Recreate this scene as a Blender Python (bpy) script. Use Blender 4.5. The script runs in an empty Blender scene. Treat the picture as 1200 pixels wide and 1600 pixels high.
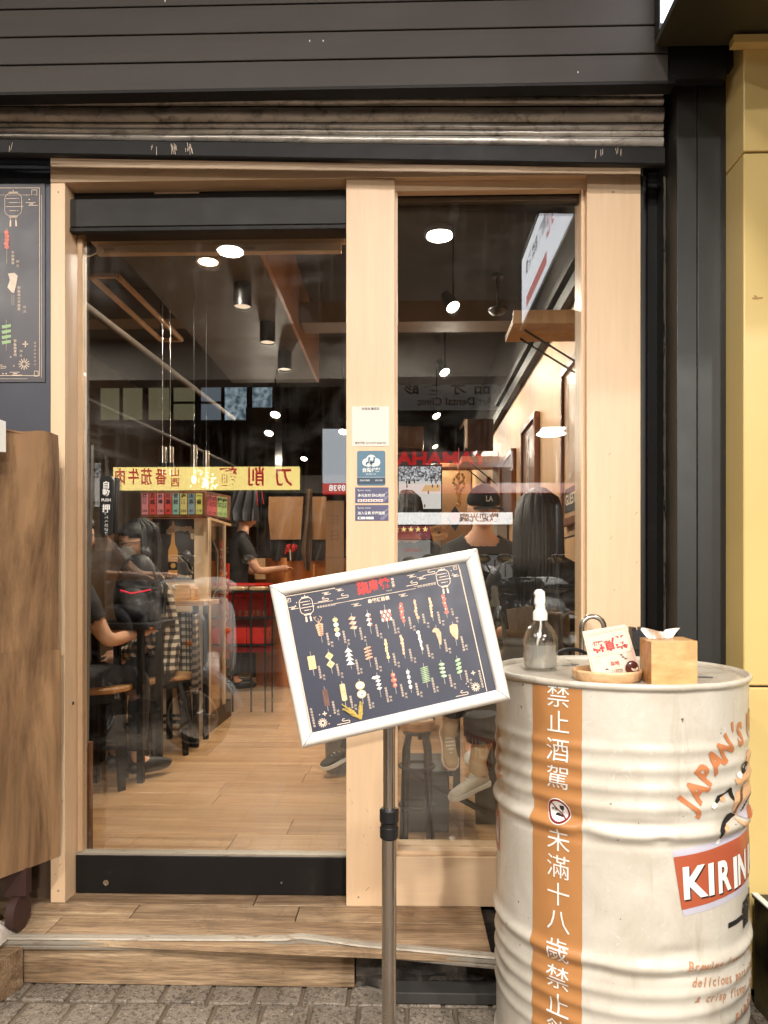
import bpy, bmesh, math, random
from mathutils import Vector as V, Matrix, noise, Euler
random.seed(7)
SC = bpy.context.scene
COL = SC.collection
R = math.radians
# ---------------------------------------------------------------- camera, world, exposure
FP, HY, CH = 1156.0, 905.0, 1.10            # focal length in px of a 1200x1600 frame, horizon row, camera height
PSI = math.atan(30.0 / FP)
cd = bpy.data.cameras.new('camera'); cam = bpy.data.objects.new('camera', cd); COL.objects.link(cam)
cam.location = (0, 0, CH); cam.rotation_euler = (R(90), 0, PSI)
cd.sensor_fit = 'VERTICAL'; cd.sensor_height = 36; cd.lens = 36 * FP / 1600
cd.shift_y = (HY - 800) / 1600; cd.clip_start = 0.05; cd.clip_end = 300
SC.camera = cam
SC.render.resolution_x, SC.render.resolution_y = 768, 1024
wd = bpy.data.worlds.new('World'); SC.world = wd; wd.use_nodes = True
nt = wd.node_tree; bgn = nt.nodes['Background']; sky = nt.nodes.new('ShaderNodeTexSky')
sky.sky_type = 'NISHITA'; sky.sun_disc = False; sky.sun_elevation = R(-1.5); sky.sun_rotation = R(200)
nt.links.new(sky.outputs[0], bgn.inputs[0]); bgn.inputs[1].default_value = 0.08
SC.view_settings.view_transform = 'Standard'; SC.view_settings.look = 'None'
SC.view_settings.gamma = 1.0; SC.view_settings.exposure = 0.17; SC.view_settings.use_curve_mapping = False
SC.cycles.max_bounces = 8; SC.cycles.transparent_max_bounces = 24; SC.cycles.glossy_bounces = 4
SC.cycles.diffuse_bounces = 3; SC.cycles.transmission_bounces = 8
SC.cycles.sample_clamp_indirect = 4.0; SC.cycles.caustics_reflective = False; SC.cycles.caustics_refractive = False
SC.cycles.use_denoising = True

# ---------------------------------------------------------------- measuring helpers
def ray(px, py):
    cx = (px - 600) / FP
    return V((cx * math.cos(PSI) - math.sin(PSI), math.cos(PSI) + cx * math.sin(PSI), -(py - HY) / FP))
def P(px, py, Y):
    d = ray(px, py); t = Y / d.y
    return V((d.x * t, Y, CH + d.z * t))
def G(px, py, z):
    d = ray(px, py); t = (z - CH) / d.z
    return V((d.x * t, d.y * t, z))
def PX(px, Y): return P(px, 905, Y).x
def PZ(py, Y, px=630): return P(px, py, Y).z
def PL(px, py, o, n):                      # ray meets the plane through o with normal n
    d = ray(px, py); c = V((0, 0, CH)); t = (o - c).dot(n) / d.dot(n)
    return c + d * t
def RF(px, py, Yv, yg=2.29):               # place of a thing whose mirror image in the glass shows at px,py
    p = P(px, py, Yv); return V((p.x, 2 * yg - Yv, p.z))
def unit(v): return v.normalized()

# ---------------------------------------------------------------- mesh helpers
_tc = {}
def text_geo(body, bold=0.0, align='CENTER', res=3):
    k = (body, bold, align, res)
    if k in _tc: return _tc[k]
    c = bpy.data.curves.new('t', 'FONT'); c.body = body; c.resolution_u = res; c.offset = bold
    c.align_x = align; c.align_y = 'CENTER'
    o = bpy.data.objects.new('t', c); COL.objects.link(o)
    m = bpy.data.meshes.new_from_object(o.evaluated_get(bpy.context.evaluated_depsgraph_get()))
    r = ([tuple(v.co) for v in m.vertices], [tuple(p.vertices) for p in m.polygons])
    bpy.data.objects.remove(o); bpy.data.curves.remove(c); bpy.data.meshes.remove(m)
    _tc[k] = r
    return r

class MB:
    def __init__(s): s.v = []; s.f = []
    def add(s, vs, fs):
        n = len(s.v); s.v += [V(p) for p in vs]; s.f += [tuple(i + n for i in f) for f in fs]; return s
    def box(s, x0, x1, y0, y1, z0, z1):
        x0, x1 = sorted((x0, x1)); y0, y1 = sorted((y0, y1)); z0, z1 = sorted((z0, z1))
        return s.add([(x, y, z) for z in (z0, z1) for y in (y0, y1) for x in (x0, x1)],
                     [(0, 2, 3, 1), (4, 5, 7, 6), (0, 1, 5, 4), (2, 6, 7, 3), (0, 4, 6, 2), (1, 3, 7, 5)])
    def ob(s, c, a, b, d):                 # oriented box: centre and three half vectors
        c, a, b, d = V(c), V(a), V(b), V(d)
        if a.cross(b).dot(d) < 0: a = -a
        return s.add([c + a * i + b * j + d * k for k in (-1, 1) for j in (-1, 1) for i in (-1, 1)],
                     [(0, 2, 3, 1), (4, 5, 7, 6), (0, 1, 5, 4), (2, 6, 7, 3), (0, 4, 6, 2), (1, 3, 7, 5)])
    def bar(s, p, q, w, h, up=(0, 0, 1)):
        p, q = V(p), V(q); d = unit(q - p); sd = unit(d.cross(V(up))) ; u = unit(sd.cross(d))
        return s.ob((p + q) / 2, (q - p) / 2, sd * w / 2, u * h / 2)
    def prism(s, pts, ex):
        pts = [V(p) for p in pts]; ex = V(ex); n = len(pts)
        nn = V((0, 0, 0))
        for i in range(n): nn += pts[i].cross(pts[(i + 1) % n])
        if nn.dot(ex) > 0: pts.reverse()
        fs = [tuple(range(n)), tuple(range(2 * n - 1, n - 1, -1))]
        fs += [(i, i + n, (i + 1) % n + n, (i + 1) % n) for i in range(n)]
        fs = [tuple(f) for f in fs]
        return s.add(pts + [p + ex for p in pts], [tuple(reversed(f)) if 0 else f for f in fs])
    def tube(s, path, r, n=10, cap=True, closed=False):
        path = [V(p) for p in path]; m = len(path)
        rs = r if isinstance(r, (list, tuple)) else [r] * m
        vs = []; prev = None
        for i, p in enumerate(path):
            if closed: t = path[(i + 1) % m] - path[i - 1]
            else: t = path[min(i + 1, m - 1)] - path[max(i - 1, 0)]
            t = unit(t)
            if prev is None: a = unit(t.orthogonal())
            else:
                a = prev - t * prev.dot(t); a = unit(a) if a.length > 1e-6 else unit(t.orthogonal())
            prev = a; b = t.cross(a)
            vs += [p + (a * math.cos(k * 2 * math.pi / n) + b * math.sin(k * 2 * math.pi / n)) * rs[i] for k in range(n)]
        fs = []
        for i in range(m if closed else m - 1):
            j = (i + 1) % m
            for k in range(n): fs.append((i * n + k, i * n + (k + 1) % n, j * n + (k + 1) % n, j * n + k))
        if cap and not closed:
            fs.append(tuple(range(n - 1, -1, -1))); fs.append(tuple((m - 1) * n + k for k in range(n)))
        return s.add(vs, fs)
    def lathe(s, c, prof, n=24, axis='z', cap=True):
        c = V(c); vs = []
        for r, z in prof:
            for k in range(n):
                a = 2 * math.pi * k / n; x, y = r * math.cos(a), r * math.sin(a)
                vs.append(c + (V((x, y, z)) if axis == 'z' else V((x, z, -y)) if axis == 'y' else V((z, x, y))))
        fs = []
        m = len(prof)
        for i in range(m - 1):
            for k in range(n): fs.append((i * n + k, i * n + (k + 1) % n, (i + 1) * n + (k + 1) % n, (i + 1) * n + k))
        if cap:
            if prof[0][0] > 1e-5: fs.append(tuple(range(n - 1, -1, -1)))
            if prof[-1][0] > 1e-5: fs.append(tuple((m - 1) * n + k for k in range(n)))
        return s.add(vs, fs)
    def ell(s, c, r, n=16, m=10, rot=None, fn=None):
        c = V(c); vs = []
        for i in range(m + 1):
            t = math.pi * i / m
            for k in range(n):
                a = 2 * math.pi * k / n
                p = V((math.sin(t) * math.cos(a), math.sin(t) * math.sin(a), -math.cos(t)))
                q = V((p.x * r[0], p.y * r[1], p.z * r[2]))
                if fn: q = fn(p, q)
                if rot: q = rot @ q
                vs.append(c + q)
        fs = [(i * n + k, i * n + (k + 1) % n, (i + 1) * n + (k + 1) % n, (i + 1) * n + k) for i in range(m) for k in range(n)]
        return s.add(vs, fs)
    def loft(s, rings, cap=True):
        n = len(rings[0]); vs = [V(p) for r in rings for p in r]
        fs = [(i * n + k, i * n + (k + 1) % n, (i + 1) * n + (k + 1) % n, (i + 1) * n + k) for i in range(len(rings) - 1) for k in range(n)]
        if cap: fs += [tuple(range(n - 1, -1, -1)), tuple((len(rings) - 1) * n + k for k in range(n))]
        return s.add(vs, fs)
    def grid(s, fn, nu, nv):
        vs = [fn(i / nu, j / nv) for j in range(nv + 1) for i in range(nu + 1)]
        return s.add(vs, [(j * (nu + 1) + i, j * (nu + 1) + i + 1, (j + 1) * (nu + 1) + i + 1, (j + 1) * (nu + 1) + i) for j in range(nv) for i in range(nu)])
    # --- flat print: F is a frame (origin, u, v, n); 2D coordinates in metres along u and v
    def flat(s, F, pts, d=0.0):
        o, u, v, n = F
        return s.add([o + u * p[0] + v * p[1] + n * d for p in pts], [tuple(range(len(pts)))])
    def rect(s, F, x0, y0, x1, y1, d=0.0): return s.flat(F, [(x0, y0), (x1, y0), (x1, y1), (x0, y1)], d)
    def line(s, F, pts, w, d=0.0, closed=False):
        m = len(pts)
        for i in range(m if closed else m - 1):
            a, b = V(pts[i]), V(pts[(i + 1) % m]); t = (b - a)
            if t.length < 1e-7: continue
            t = t.normalized(); nn = V((-t.y, t.x)) * w / 2; e = t * w * 0.3
            s.flat(F, [a - nn - e, b - nn + e, b + nn + e, a + nn - e], d)
        return s
    def disc(s, F, x, y, r, d=0.0, n=16, ry=None):
        ry = ry or r
        return s.flat(F, [(x + r * math.cos(2 * math.pi * k / n), y + ry * math.sin(2 * math.pi * k / n)) for k in range(n)], d)
    def ring(s, F, x, y, r, w, d=0.0, n=20):
        return s.line(F, [(x + r * math.cos(2 * math.pi * k / n), y + r * math.sin(2 * math.pi * k / n)) for k in range(n)], w, d, True)
    def text(s, F, body, x, y, size, d=0.0, bold=0.0, align='CENTER', rot=0.0, sx=1.0, shear=0.0, res=3, flip=False):
        vs, fs = text_geo(body, bold, align, res); o, u, v, n = F
        c, sn = math.cos(rot), math.sin(rot); out = []
        for q in vs:
            a, b = q[0] * size * sx + q[1] * size * shear, q[1] * size
            a, b = a * c - b * sn, a * sn + b * c
            out.append(o + u * (x + a) + v * (y + b) + n * d)
        return s.add(out, fs)
    def vtext(s, F, body, x, y, size, step=None, **k):
        step = step or size * 1.05
        for i, ch in enumerate(body): s.text(F, ch, x, y - i * step, size, **k)
        return s

def frame(o, u, v): u = unit(V(u)); v = V(v); v = unit(v - u * v.dot(u)); return (V(o), u, v, u.cross(v))
def fwall(px, py, Y, d=0.0): return (P(px, py, Y) + V((0, -d, 0)), V((1, 0, 0)), V((0, 0, 1)), V((0, -1, 0)))   # faces the camera
def fback(o): return (V(o), V((-1, 0, 0)), V((0, 0, 1)), V((0, 1, 0)))                                     # faces the shop

def mesh_obj(name, mb, mat, bev=0.0, smooth=True, ang=35, off=V((0, 0, 0)), seg=2):
    me = bpy.data.meshes.new(name)
    me.from_pydata([v - off for v in mb.v], [], mb.f); me.validate(clean_customdata=False)
    if mat: me.materials.append(mat)
    if smooth and len(me.polygons):
        me.polygons.foreach_set('use_smooth', [True] * len(me.polygons)); me.set_sharp_from_angle(angle=R(ang))
    o = bpy.data.objects.new(name, me); COL.objects.link(o)
    if bev:
        b = o.modifiers.new('edge', 'BEVEL'); b.width = bev; b.segments = seg; b.limit_method = 'ANGLE'; b.angle_limit = R(50)
        b.harden_normals = False
    return o
def props(o, label=None, cat=None, group=None, kind=None):
    if label: o['label'] = label
    if cat: o['category'] = cat
    if group: o['group'] = group
    if kind: o['kind'] = kind
    return o
class T:                                   # a thing: an Empty at its base, with its parts
    def __init__(s, name, label, cat, loc=(0, 0, 0), group=None, kind=None):
        s.e = bpy.data.objects.new(name, None); s.e.empty_display_size = 0.1; COL.objects.link(s.e)
        s.loc = V(loc); s.e.location = s.loc; props(s.e, label, cat, group, kind)
    def part(s, name, mb, mat, parent=None, bev=0.0, label=None, kind=None, **k):
        o = mesh_obj(name, mb, mat, bev, off=s.loc, **k); o.parent = parent or s.e
        if kind is None and any(w in name for w in ('lettering', 'print', 'line_art', 'mark', 'scratch')): kind = 'stuff'
        props(o, label, kind=kind); return o
def one(name, mb, mat, label=None, cat=None, group=None, kind=None, bev=0.0, **k):    # a thing that is one mesh
    xs = [v.x for v in mb.v]; ys = [v.y for v in mb.v]; zs = [v.z for v in mb.v]
    off = V(((min(xs) + max(xs)) / 2, (min(ys) + max(ys)) / 2, min(zs)))
    o = mesh_obj(name, mb, mat, bev, off=off, **k); o.location = off
    return props(o, label, cat, group, kind)
def struct(name, mb, mat, **k): return one(name, mb, mat, kind='structure', **k)
def copy_tree(o, parent=None):
    c = o.copy(); COL.objects.link(c); c.parent = parent
    if parent is not None: c.matrix_parent_inverse = o.matrix_parent_inverse
    for ch in [x for x in KIDS.get(o.name, [])]: copy_tree(ch, c)
    return c
KIDS = {}
def index_kids():
    KIDS.clear()
    for o in COL.objects:
        if o.parent: KIDS.setdefault(o.parent.name, []).append(o)
def place(root, loc, rz=0, label=None, group=None, scale=None):
    root.location = loc; root.rotation_euler = (0, 0, rz)
    if label: root['label'] = label
    if group: root['group'] = group
    if scale: root.scale = (scale,) * 3
    return root

# ---------------------------------------------------------------- materials
def srgb(r, g, b):
    f = lambda c: (c / 255) / 12.92 if c <= 10 else ((c / 255 + 0.055) / 1.055) ** 2.4
    return (f(r), f(g), f(b), 1)
class NT:
    def __init__(s, name):
        s.m = bpy.data.materials.new(name); s.m.use_nodes = True; s.t = s.m.node_tree
        s.b = s.t.nodes['Principled BSDF']; s.o = s.t.nodes['Material Output']
    def n(s, typ, **k):
        x = s.t.nodes.new('ShaderNode' + typ)
        for a, b in k.items(): setattr(x, a, b)
        return x
    def l(s, a, b): s.t.links.new(a, b)
    def coord(s, scale=(1, 1, 1), rnd=False, rot=(0, 0, 0)):
        tc = s.n('TexCoord'); mp = s.n('Mapping'); mp.inputs['Scale'].default_value = scale; mp.inputs['Rotation'].default_value = rot
        s.l(tc.outputs['Object'], mp.inputs[0])
        if rnd:
            oi = s.n('ObjectInfo'); mu = s.n('Math', operation='MULTIPLY'); mu.inputs[1].default_value = 37.0
            s.l(oi.outputs['Random'], mu.inputs[0]); cx = s.n('CombineXYZ')
            for i in range(3): s.l(mu.outputs[0], cx.inputs[i])
            s.l(cx.outputs[0], mp.inputs['Location'])
        return mp.outputs[0]
    def noise(s, vec, scale=5, detail=5, rough=0.6, dist=0.0):
        x = s.n('TexNoise'); s.l(vec, x.inputs['Vector'])
        x.inputs['Scale'].default_value = scale; x.inputs['Detail'].default_value = detail
        x.inputs['Roughness'].default_value = rough; x.inputs['Distortion'].default_value = dist
        return x.outputs['Fac']
    def ramp(s, fac, stops):
        x = s.n('ValToRGB'); e = x.color_ramp.elements
        while len(e) < len(stops): e.new(0.5)
        for i, (p, c) in enumerate(stops):
            e[i].position = p; e[i].color = c if len(c) == 4 else (*c, 1)
        s.l(fac, x.inputs[0]); return x.outputs[0]
    def mix(s, fac, a, b, mode='MIX'):
        x = s.n('Mix', data_type='RGBA', blend_type=mode)
        for sock, val in ((x.inputs[0], fac), (x.inputs[6], a), (x.inputs[7], b)):
            if hasattr(val, 'is_linked'): s.l(val, sock)
            else: sock.default_value = val
        return x.outputs[2]
    def bump(s, h, strength=0.3, dist=0.01, prev=None):
        x = s.n('Bump'); x.inputs['Strength'].default_value = strength; x.inputs['Distance'].default_value = dist
        s.l(h, x.inputs['Height'])
        if prev is not None: s.l(prev, x.inputs['Normal'])
        return x.outputs[0]
def g4(v): return (v, v, v, 1)
def mat(name, c, rough=0.5, metal=0.0, var=0.12, vs=6, bump=0.0, bs=60, dirt=None, ds=3, damt=(0.5, 0.75), stretch=(1, 1, 1), spec=0.5, coat=0.0, rvar=0.12):
    t = NT(name); c = (*c[:3], 1); vec = t.coord(stretch)
    nf = t.noise(vec, vs, 6)
    lo = tuple(x * (1 - var) for x in c[:3]) + (1,); hi = tuple(min(1, x * (1 + var)) for x in c[:3]) + (1,)
    col = t.ramp(nf, [(0.3, lo), (0.7, hi)])
    if dirt:
        df = t.noise(t.coord(stretch), ds, 9, 0.72, 0.6); k = t.ramp(df, [(damt[0], g4(0)), (damt[1], g4(1))])
        col = t.mix(k, col, (*dirt[:3], 1))
    t.l(col, t.b.inputs['Base Color'])
    rr = t.n('MapRange'); rr.inputs[3].default_value = max(0.02, rough - rvar); rr.inputs[4].default_value = min(1, rough + rvar)
    t.l(t.noise(t.coord(), vs * 3.1, 4), rr.inputs[0]); t.l(rr.outputs[0], t.b.inputs['Roughness'])
    t.b.inputs['Metallic'].default_value = metal; t.b.inputs['Specular IOR Level'].default_value = spec
    t.b.inputs['Coat Weight'].default_value = coat
    if bump: t.l(t.bump(t.noise(t.coord(stretch), bs, 5), bump, 0.004), t.b.inputs['Normal'])
    return t.m
def wood(name, dark, mid, light, axis='z', rough=0.45, scale=1.0, bump=0.15, var=0.12, wear=None, coat=0.0, contrast=1.0, fine=0.80, fscale=70):
    t = NT(name); st = {'x': (0.07, 1, 1), 'y': (1, 0.07, 1), 'z': (1, 1, 0.07)}[axis]
    st = tuple(a * scale for a in st)
    vec = t.coord(st, True)
    n1 = t.noise(vec, 14, 8, 0.62, 0.7); n2 = t.noise(vec, fscale, 6, 0.7, 0.15)
    w = 0.16 * contrast
    c1 = t.ramp(n1, [(0.5 - w, (*dark[:3], 1)), (0.5, (*mid[:3], 1)), (0.5 + w, (*light[:3], 1))])
    k = t.ramp(n2, [(0.35, g4(fine)), (0.6, g4(1.0))])
    col = t.mix(1.0, c1, k, 'MULTIPLY')
    oi = t.n('ObjectInfo'); mr = t.n('MapRange'); mr.inputs[3].default_value = 1 - var; mr.inputs[4].default_value = 1 + var
    t.l(oi.outputs['Random'], mr.inputs[0]); cx = t.n('CombineXYZ')
    for i in range(3): t.l(mr.outputs[0], cx.inputs[i])
    col = t.mix(1.0, col, cx.outputs[0], 'MULTIPLY')
    if wear:
        wf = t.noise(t.coord((1, 1, 1), True), 5, 9, 0.75, 0.8); wk = t.ramp(wf, [(wear[1], g4(0)), (wear[2], g4(1))])
        col = t.mix(wk, col, (*wear[0][:3], 1))
    t.l(col, t.b.inputs['Base Color']); t.b.inputs['Roughness'].default_value = rough; t.b.inputs['Coat Weight'].default_value = coat
    t.l(t.bump(n2, bump, 0.002, t.bump(n1, bump * 0.7, 0.003)), t.b.inputs['Normal'])
    return t.m
def emis(name, c, s):
    t = NT(name); t.b.inputs['Base Color'].default_value = g4(0.0); t.b.inputs['Emission Color'].default_value = (*c[:3], 1)
    t.b.inputs['Emission Strength'].default_value = s; return t.m
def flatmat(name, c, rough=0.5): 
    return mat(name, c, rough, var=0.05, vs=30, rvar=0.05)

m_frame = wood('beech_veneer', srgb(226, 190, 150), srgb(231, 197, 159), srgb(235, 204, 168), 'z', 0.4, bump=0.04, var=0.025, contrast=2.2, fine=.94, wear=(srgb(176, 136, 96), 0.66, 0.80))
m_frameh = wood('beech_veneer_across', srgb(228, 194, 156), srgb(233, 201, 165), srgb(237, 207, 173), 'x', 0.42, bump=0.05, var=0.03, contrast=2.2, fine=.94, wear=(srgb(70, 50, 30), 0.68, 0.82))
m_deck = wood('weathered_deck', srgb(122, 94, 68), srgb(168, 138, 106), srgb(202, 174, 140), 'x', 0.75, 1.2, 0.8, 0.10, wear=(srgb(104, 82, 62), 0.50, 0.72), contrast=1.3, fine=.5, fscale=130)
m_floor = wood('floor_laminate', srgb(158, 118, 80), srgb(194, 152, 110), srgb(214, 176, 134), 'x', 0.28, 1.0, 0.08, 0.10, contrast=1.5)
m_riser = wood('riser_timber', srgb(108, 82, 58), srgb(160, 130, 98), srgb(192, 164, 130), 'x', 0.75, 1.2, 0.9, 0.1, wear=(srgb(90, 70, 52), 0.58, 0.75), contrast=1.2, fine=.42, fscale=120)
m_bamboo = wood('bamboo', srgb(198, 150, 96), srgb(218, 176, 122), srgb(232, 198, 148), 'x', 0.45, 1.4, 0.12, 0.02, contrast=1.3, fine=.86)
m_tray = wood('tray_wood', srgb(196, 146, 98), srgb(226, 184, 138), srgb(236, 202, 160), 'x', 0.4, 2.0, 0.05, 0.02)
m_seatw = wood('stool_wood', srgb(150, 100, 58), srgb(192, 140, 90), srgb(214, 166, 112), 'x', 0.35, 1.5, 0.05, 0.05)
m_panelw = wood('wall_ply', srgb(186, 140, 92), srgb(214, 170, 120), srgb(226, 188, 140), 'z', 0.5, 0.7, 0.04, 0.03, contrast=2.0)
m_siding = mat('charcoal_siding', srgb(66, 61, 57), 0.55, 0.0, 0.08, 5, 0.06, 250, stretch=(0.3, 1, 3), dirt=srgb(84, 77, 70), ds=4, damt=(0.6, 0.9), spec=.3)
m_black = mat('black_powder_coat', srgb(24, 22, 21), 0.5, 0.0, 0.15, 8, 0.05, 200, dirt=srgb(52, 46, 40), ds=7, damt=(.6, .85), spec=.25)
m_blackm = mat('black_channel', srgb(36, 34, 31), 0.42, 0.2, 0.15, 6, 0.05, 120, dirt=srgb(90, 84, 76), ds=8, damt=(0.68, 0.8))
m_colm = mat('charcoal_column', srgb(36, 35, 33), 0.42, 0.0, 0.12, 3, 0.03, 160, dirt=srgb(96, 88, 80), ds=6, damt=(0.66, 0.9))
m_shut = mat('dirty_galvanised', srgb(196, 188, 178), 0.36, 0.5, 0.2, 9, 0.12, 90, stretch=(0.6, 1, 1), dirt=srgb(64, 56, 48), ds=30, damt=(0.50, 0.74))
m_edge = mat('worn_steel_edge', srgb(196, 184, 164), 0.4, 0.5, 0.3, 30, 0.4, 90, stretch=(1, 1, 0.3), dirt=srgb(52, 42, 34), ds=30, damt=(0.54, 0.58))
m_yel = mat('yellow_enamel', srgb(224, 196, 128), 0.32, 0.0, 0.05, 2, 0.02, 40, dirt=srgb(146, 112, 50), ds=26, damt=(0.72, 0.80), coat=0.2)
m_alum = mat('worn_aluminium', srgb(156, 146, 132), 0.5, 0.3, 0.12, 20, 0.1, 90, stretch=(0.3, 1, 1), dirt=srgb(126, 108, 88), ds=40, damt=(0.56, 0.64))
m_cover = mat('brown_vinyl_cover', srgb(158, 124, 90), 0.45, 0.0, 0.25, 5, 0.15, 60, stretch=(2.4, 2.4, 0.35), dirt=srgb(80, 56, 38), ds=3.2, damt=(0.42, 0.66))  # dark vertical streaks in the colour stand for shade in the creases
m_slate = mat('slate_panel', srgb(62, 64, 74), 0.45, 0.0, 0.06, 3, 0.03, 160)
m_cream = mat('cream_line', srgb(238, 214, 190), 0.5, var=0.03)
m_white = mat('white_print', srgb(236, 234, 228), 0.5, var=0.03)
m_red = mat('red_print', srgb(206, 48, 42), 0.5, var=0.05)
m_darkp = mat('dark_print', srgb(30, 26, 24), 0.6, var=0.05)
m_green = mat('green_print', srgb(160, 190, 140), 0.5, var=0.05)
m_concrete = mat('dark_concrete', srgb(72, 64, 56), 0.85, 0, 0.4, 22, 0.9, 60, dirt=srgb(34, 28, 24), ds=12, damt=(0.45, 0.6))
m_chrome = mat('brushed_steel', srgb(190, 184, 176), 0.22, 1.0, 0.05, 20)
m_plast = mat('black_plastic', srgb(24, 24, 25), 0.35, 0, 0.1, 8)
m_dark = mat('dark_ceiling_paint', srgb(50, 44, 38), 0.8, 0, 0.2, 2)

def glass_mat(name, base=0.105, smudge=0.055, tint=(0.93, 0.94, 0.92)):
    t = NT(name); t.t.nodes.remove(t.b)
    tr = t.n('BsdfTransparent'); tr.inputs[0].default_value = (*tint, 1)
    gl = t.n('BsdfGlossy'); gl.inputs['Roughness'].default_value = 0.0; gl.inputs[0].default_value = g4(1)
    lw = t.n('LayerWeight'); lw.inputs[0].default_value = 0.5
    pw = t.n('Math', operation='POWER'); pw.inputs[1].default_value = 4.0; t.l(lw.outputs['Facing'], pw.inputs[0])
    ma = t.n('Math', operation='MULTIPLY_ADD'); ma.inputs[1].default_value = 0.7; ma.inputs[2].default_value = base
    t.l(pw.outputs[0], ma.inputs[0]); m1 = t.n('MixShader'); t.l(ma.outputs[0], m1.inputs[0]); t.l(tr.outputs[0], m1.inputs[1]); t.l(gl.outputs[0], m1.inputs[2])
    # wiped dust: curved faint streaks
    w = t.noise(t.coord((1.6, 1, 3.4), rot=(0, R(24), 0)), 1.3, 6, 0.6, 3.2)
    v = t.noise(t.coord((14, 1, 0.8)), 2.0, 5, 0.6, 0.5)
    big = t.noise(t.coord((1, 1, 1)), 1.7, 3, 0.5, 0.5)
    s1 = t.ramp(w, [(0.48, g4(0)), (0.74, g4(1))]); s2 = t.ramp(v, [(0.5, g4(0)), (0.75, g4(0.7))]); s3 = t.ramp(big, [(0.45, g4(0.05)), (0.68, g4(1))])
    sm = t.mix(1.0, t.mix(1.0, s1, s2, 'ADD'), s3, 'MULTIPLY')
    mm = t.n('Math', operation='MULTIPLY'); mm.inputs[1].default_value = smudge; t.l(sm, mm.inputs[0])
    df = t.n('BsdfDiffuse'); df.inputs[0].default_value = (0.75, 0.72, 0.68, 1)
    m2 = t.n('MixShader'); t.l(mm.outputs[0], m2.inputs[0]); t.l(m1.outputs[0], m2.inputs[1]); t.l(df.outputs[0], m2.inputs[2])
    t.l(m2.outputs[0], t.o.inputs[0]); return t.m
m_glass = glass_mat('shop_glass')
m_clear = glass_mat('clear_glass', 0.09, 0.0, (0.95, 0.95, 0.93))
def lamp(name, loc, power, size, color=(1, 0.86, 0.68), rot=(0, 0, 0), parent=None, spread=None):
    l = bpy.data.lights.new(name, 'AREA'); l.shape = 'DISK'; l.size = size; l.energy = power; l.color = color
    if spread: l.spread = R(spread)
    o = bpy.data.objects.new(name, l); COL.objects.link(o); o.location = loc; o.rotation_euler = rot
    if parent: o.parent = parent
    return o
# ================================================================ shop front shell
ZF = 0.125; W = 2.206; YD = 2.29; YS = 2.262; YC = 2.075; YY = 1.97; YSD = 2.0
# ---- pavement, with its tiles
random.seed(11)
pav = T('pavement', None, None, (0, 0, 0), kind='structure')
m_pavb = mat('pavement_bed', srgb(104, 90, 74), 0.9, 0, 0.25, 8, 0.5, 60)
t = NT('paving_far'); bk = t.n('TexBrick'); bk.offset = 0; t.l(t.coord(), bk.inputs['Vector'])
bk.inputs['Scale'].default_value = 1.0; bk.inputs['Brick Width'].default_value = 0.123; bk.inputs['Row Height'].default_value = 0.118; bk.inputs['Mortar Size'].default_value = 0.006
bk.inputs['Color1'].default_value = srgb(128, 112, 96); bk.inputs['Color2'].default_value = srgb(104, 92, 80); bk.inputs['Mortar'].default_value = srgb(80, 66, 52)
t.l(bk.outputs[0], t.b.inputs['Base Color']); t.b.inputs['Roughness'].default_value = 0.7; m_pavfar = t.m
pav.part('paving_bed', MB().box(-6, 6, -2.6, 2.30, -0.1, -0.006), m_pavb)
pav.part('far_paving', MB().box(-6, 6, -2.6, 1.44, -0.005, -0.001), m_pavfar)
t = NT('paving_tile'); vec = t.coord((1, 1, 1), True)
n1 = t.noise(vec, 85, 6, 0.8, 0.6); n2 = t.noise(vec, 9, 4)
fl = t.ramp(n1, [(0.50, g4(0)), (0.56, g4(1))])
c0 = t.ramp(n2, [(0.3, srgb(116, 106, 94)), (0.7, srgb(146, 134, 120))])
dk = t.ramp(n2, [(0.35, srgb(68, 60, 51)), (0.7, srgb(96, 86, 75))])
sp = t.ramp(t.noise(vec, 120, 3, 0.7), [(0.64, g4(0)), (0.68, g4(1))])
t.l(t.mix(sp, t.mix(fl, c0, dk), srgb(206, 196, 180)), t.b.inputs['Base Color']); t.b.inputs['Roughness'].default_value = 0.62
t.l(t.bump(n1, 0.8, 0.004), t.b.inputs['Normal']); m_tile = t.m
tile0 = None
for r in range(6):
    for c in range(21):
        x = -1.42 + c * 0.123 + (0.03 if r % 2 else 0) - 0.015; y = 1.50 + r * 0.116
        if tile0 is None:
            b = MB().box(-0.056, 0.056, -0.0525, 0.0525, -0.02, 0.0)
            o = tile0 = mesh_obj('paving_tile', b, m_tile, 0.003)
        else:
            o = tile0.copy(); COL.objects.link(o)
        o.parent = pav.e; o.location = (x, y, random.uniform(-0.0015, 0.002)); o.rotation_euler = (random.uniform(-.008, .008), random.uniform(-.008, .008), random.uniform(-.012, .012))
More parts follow.
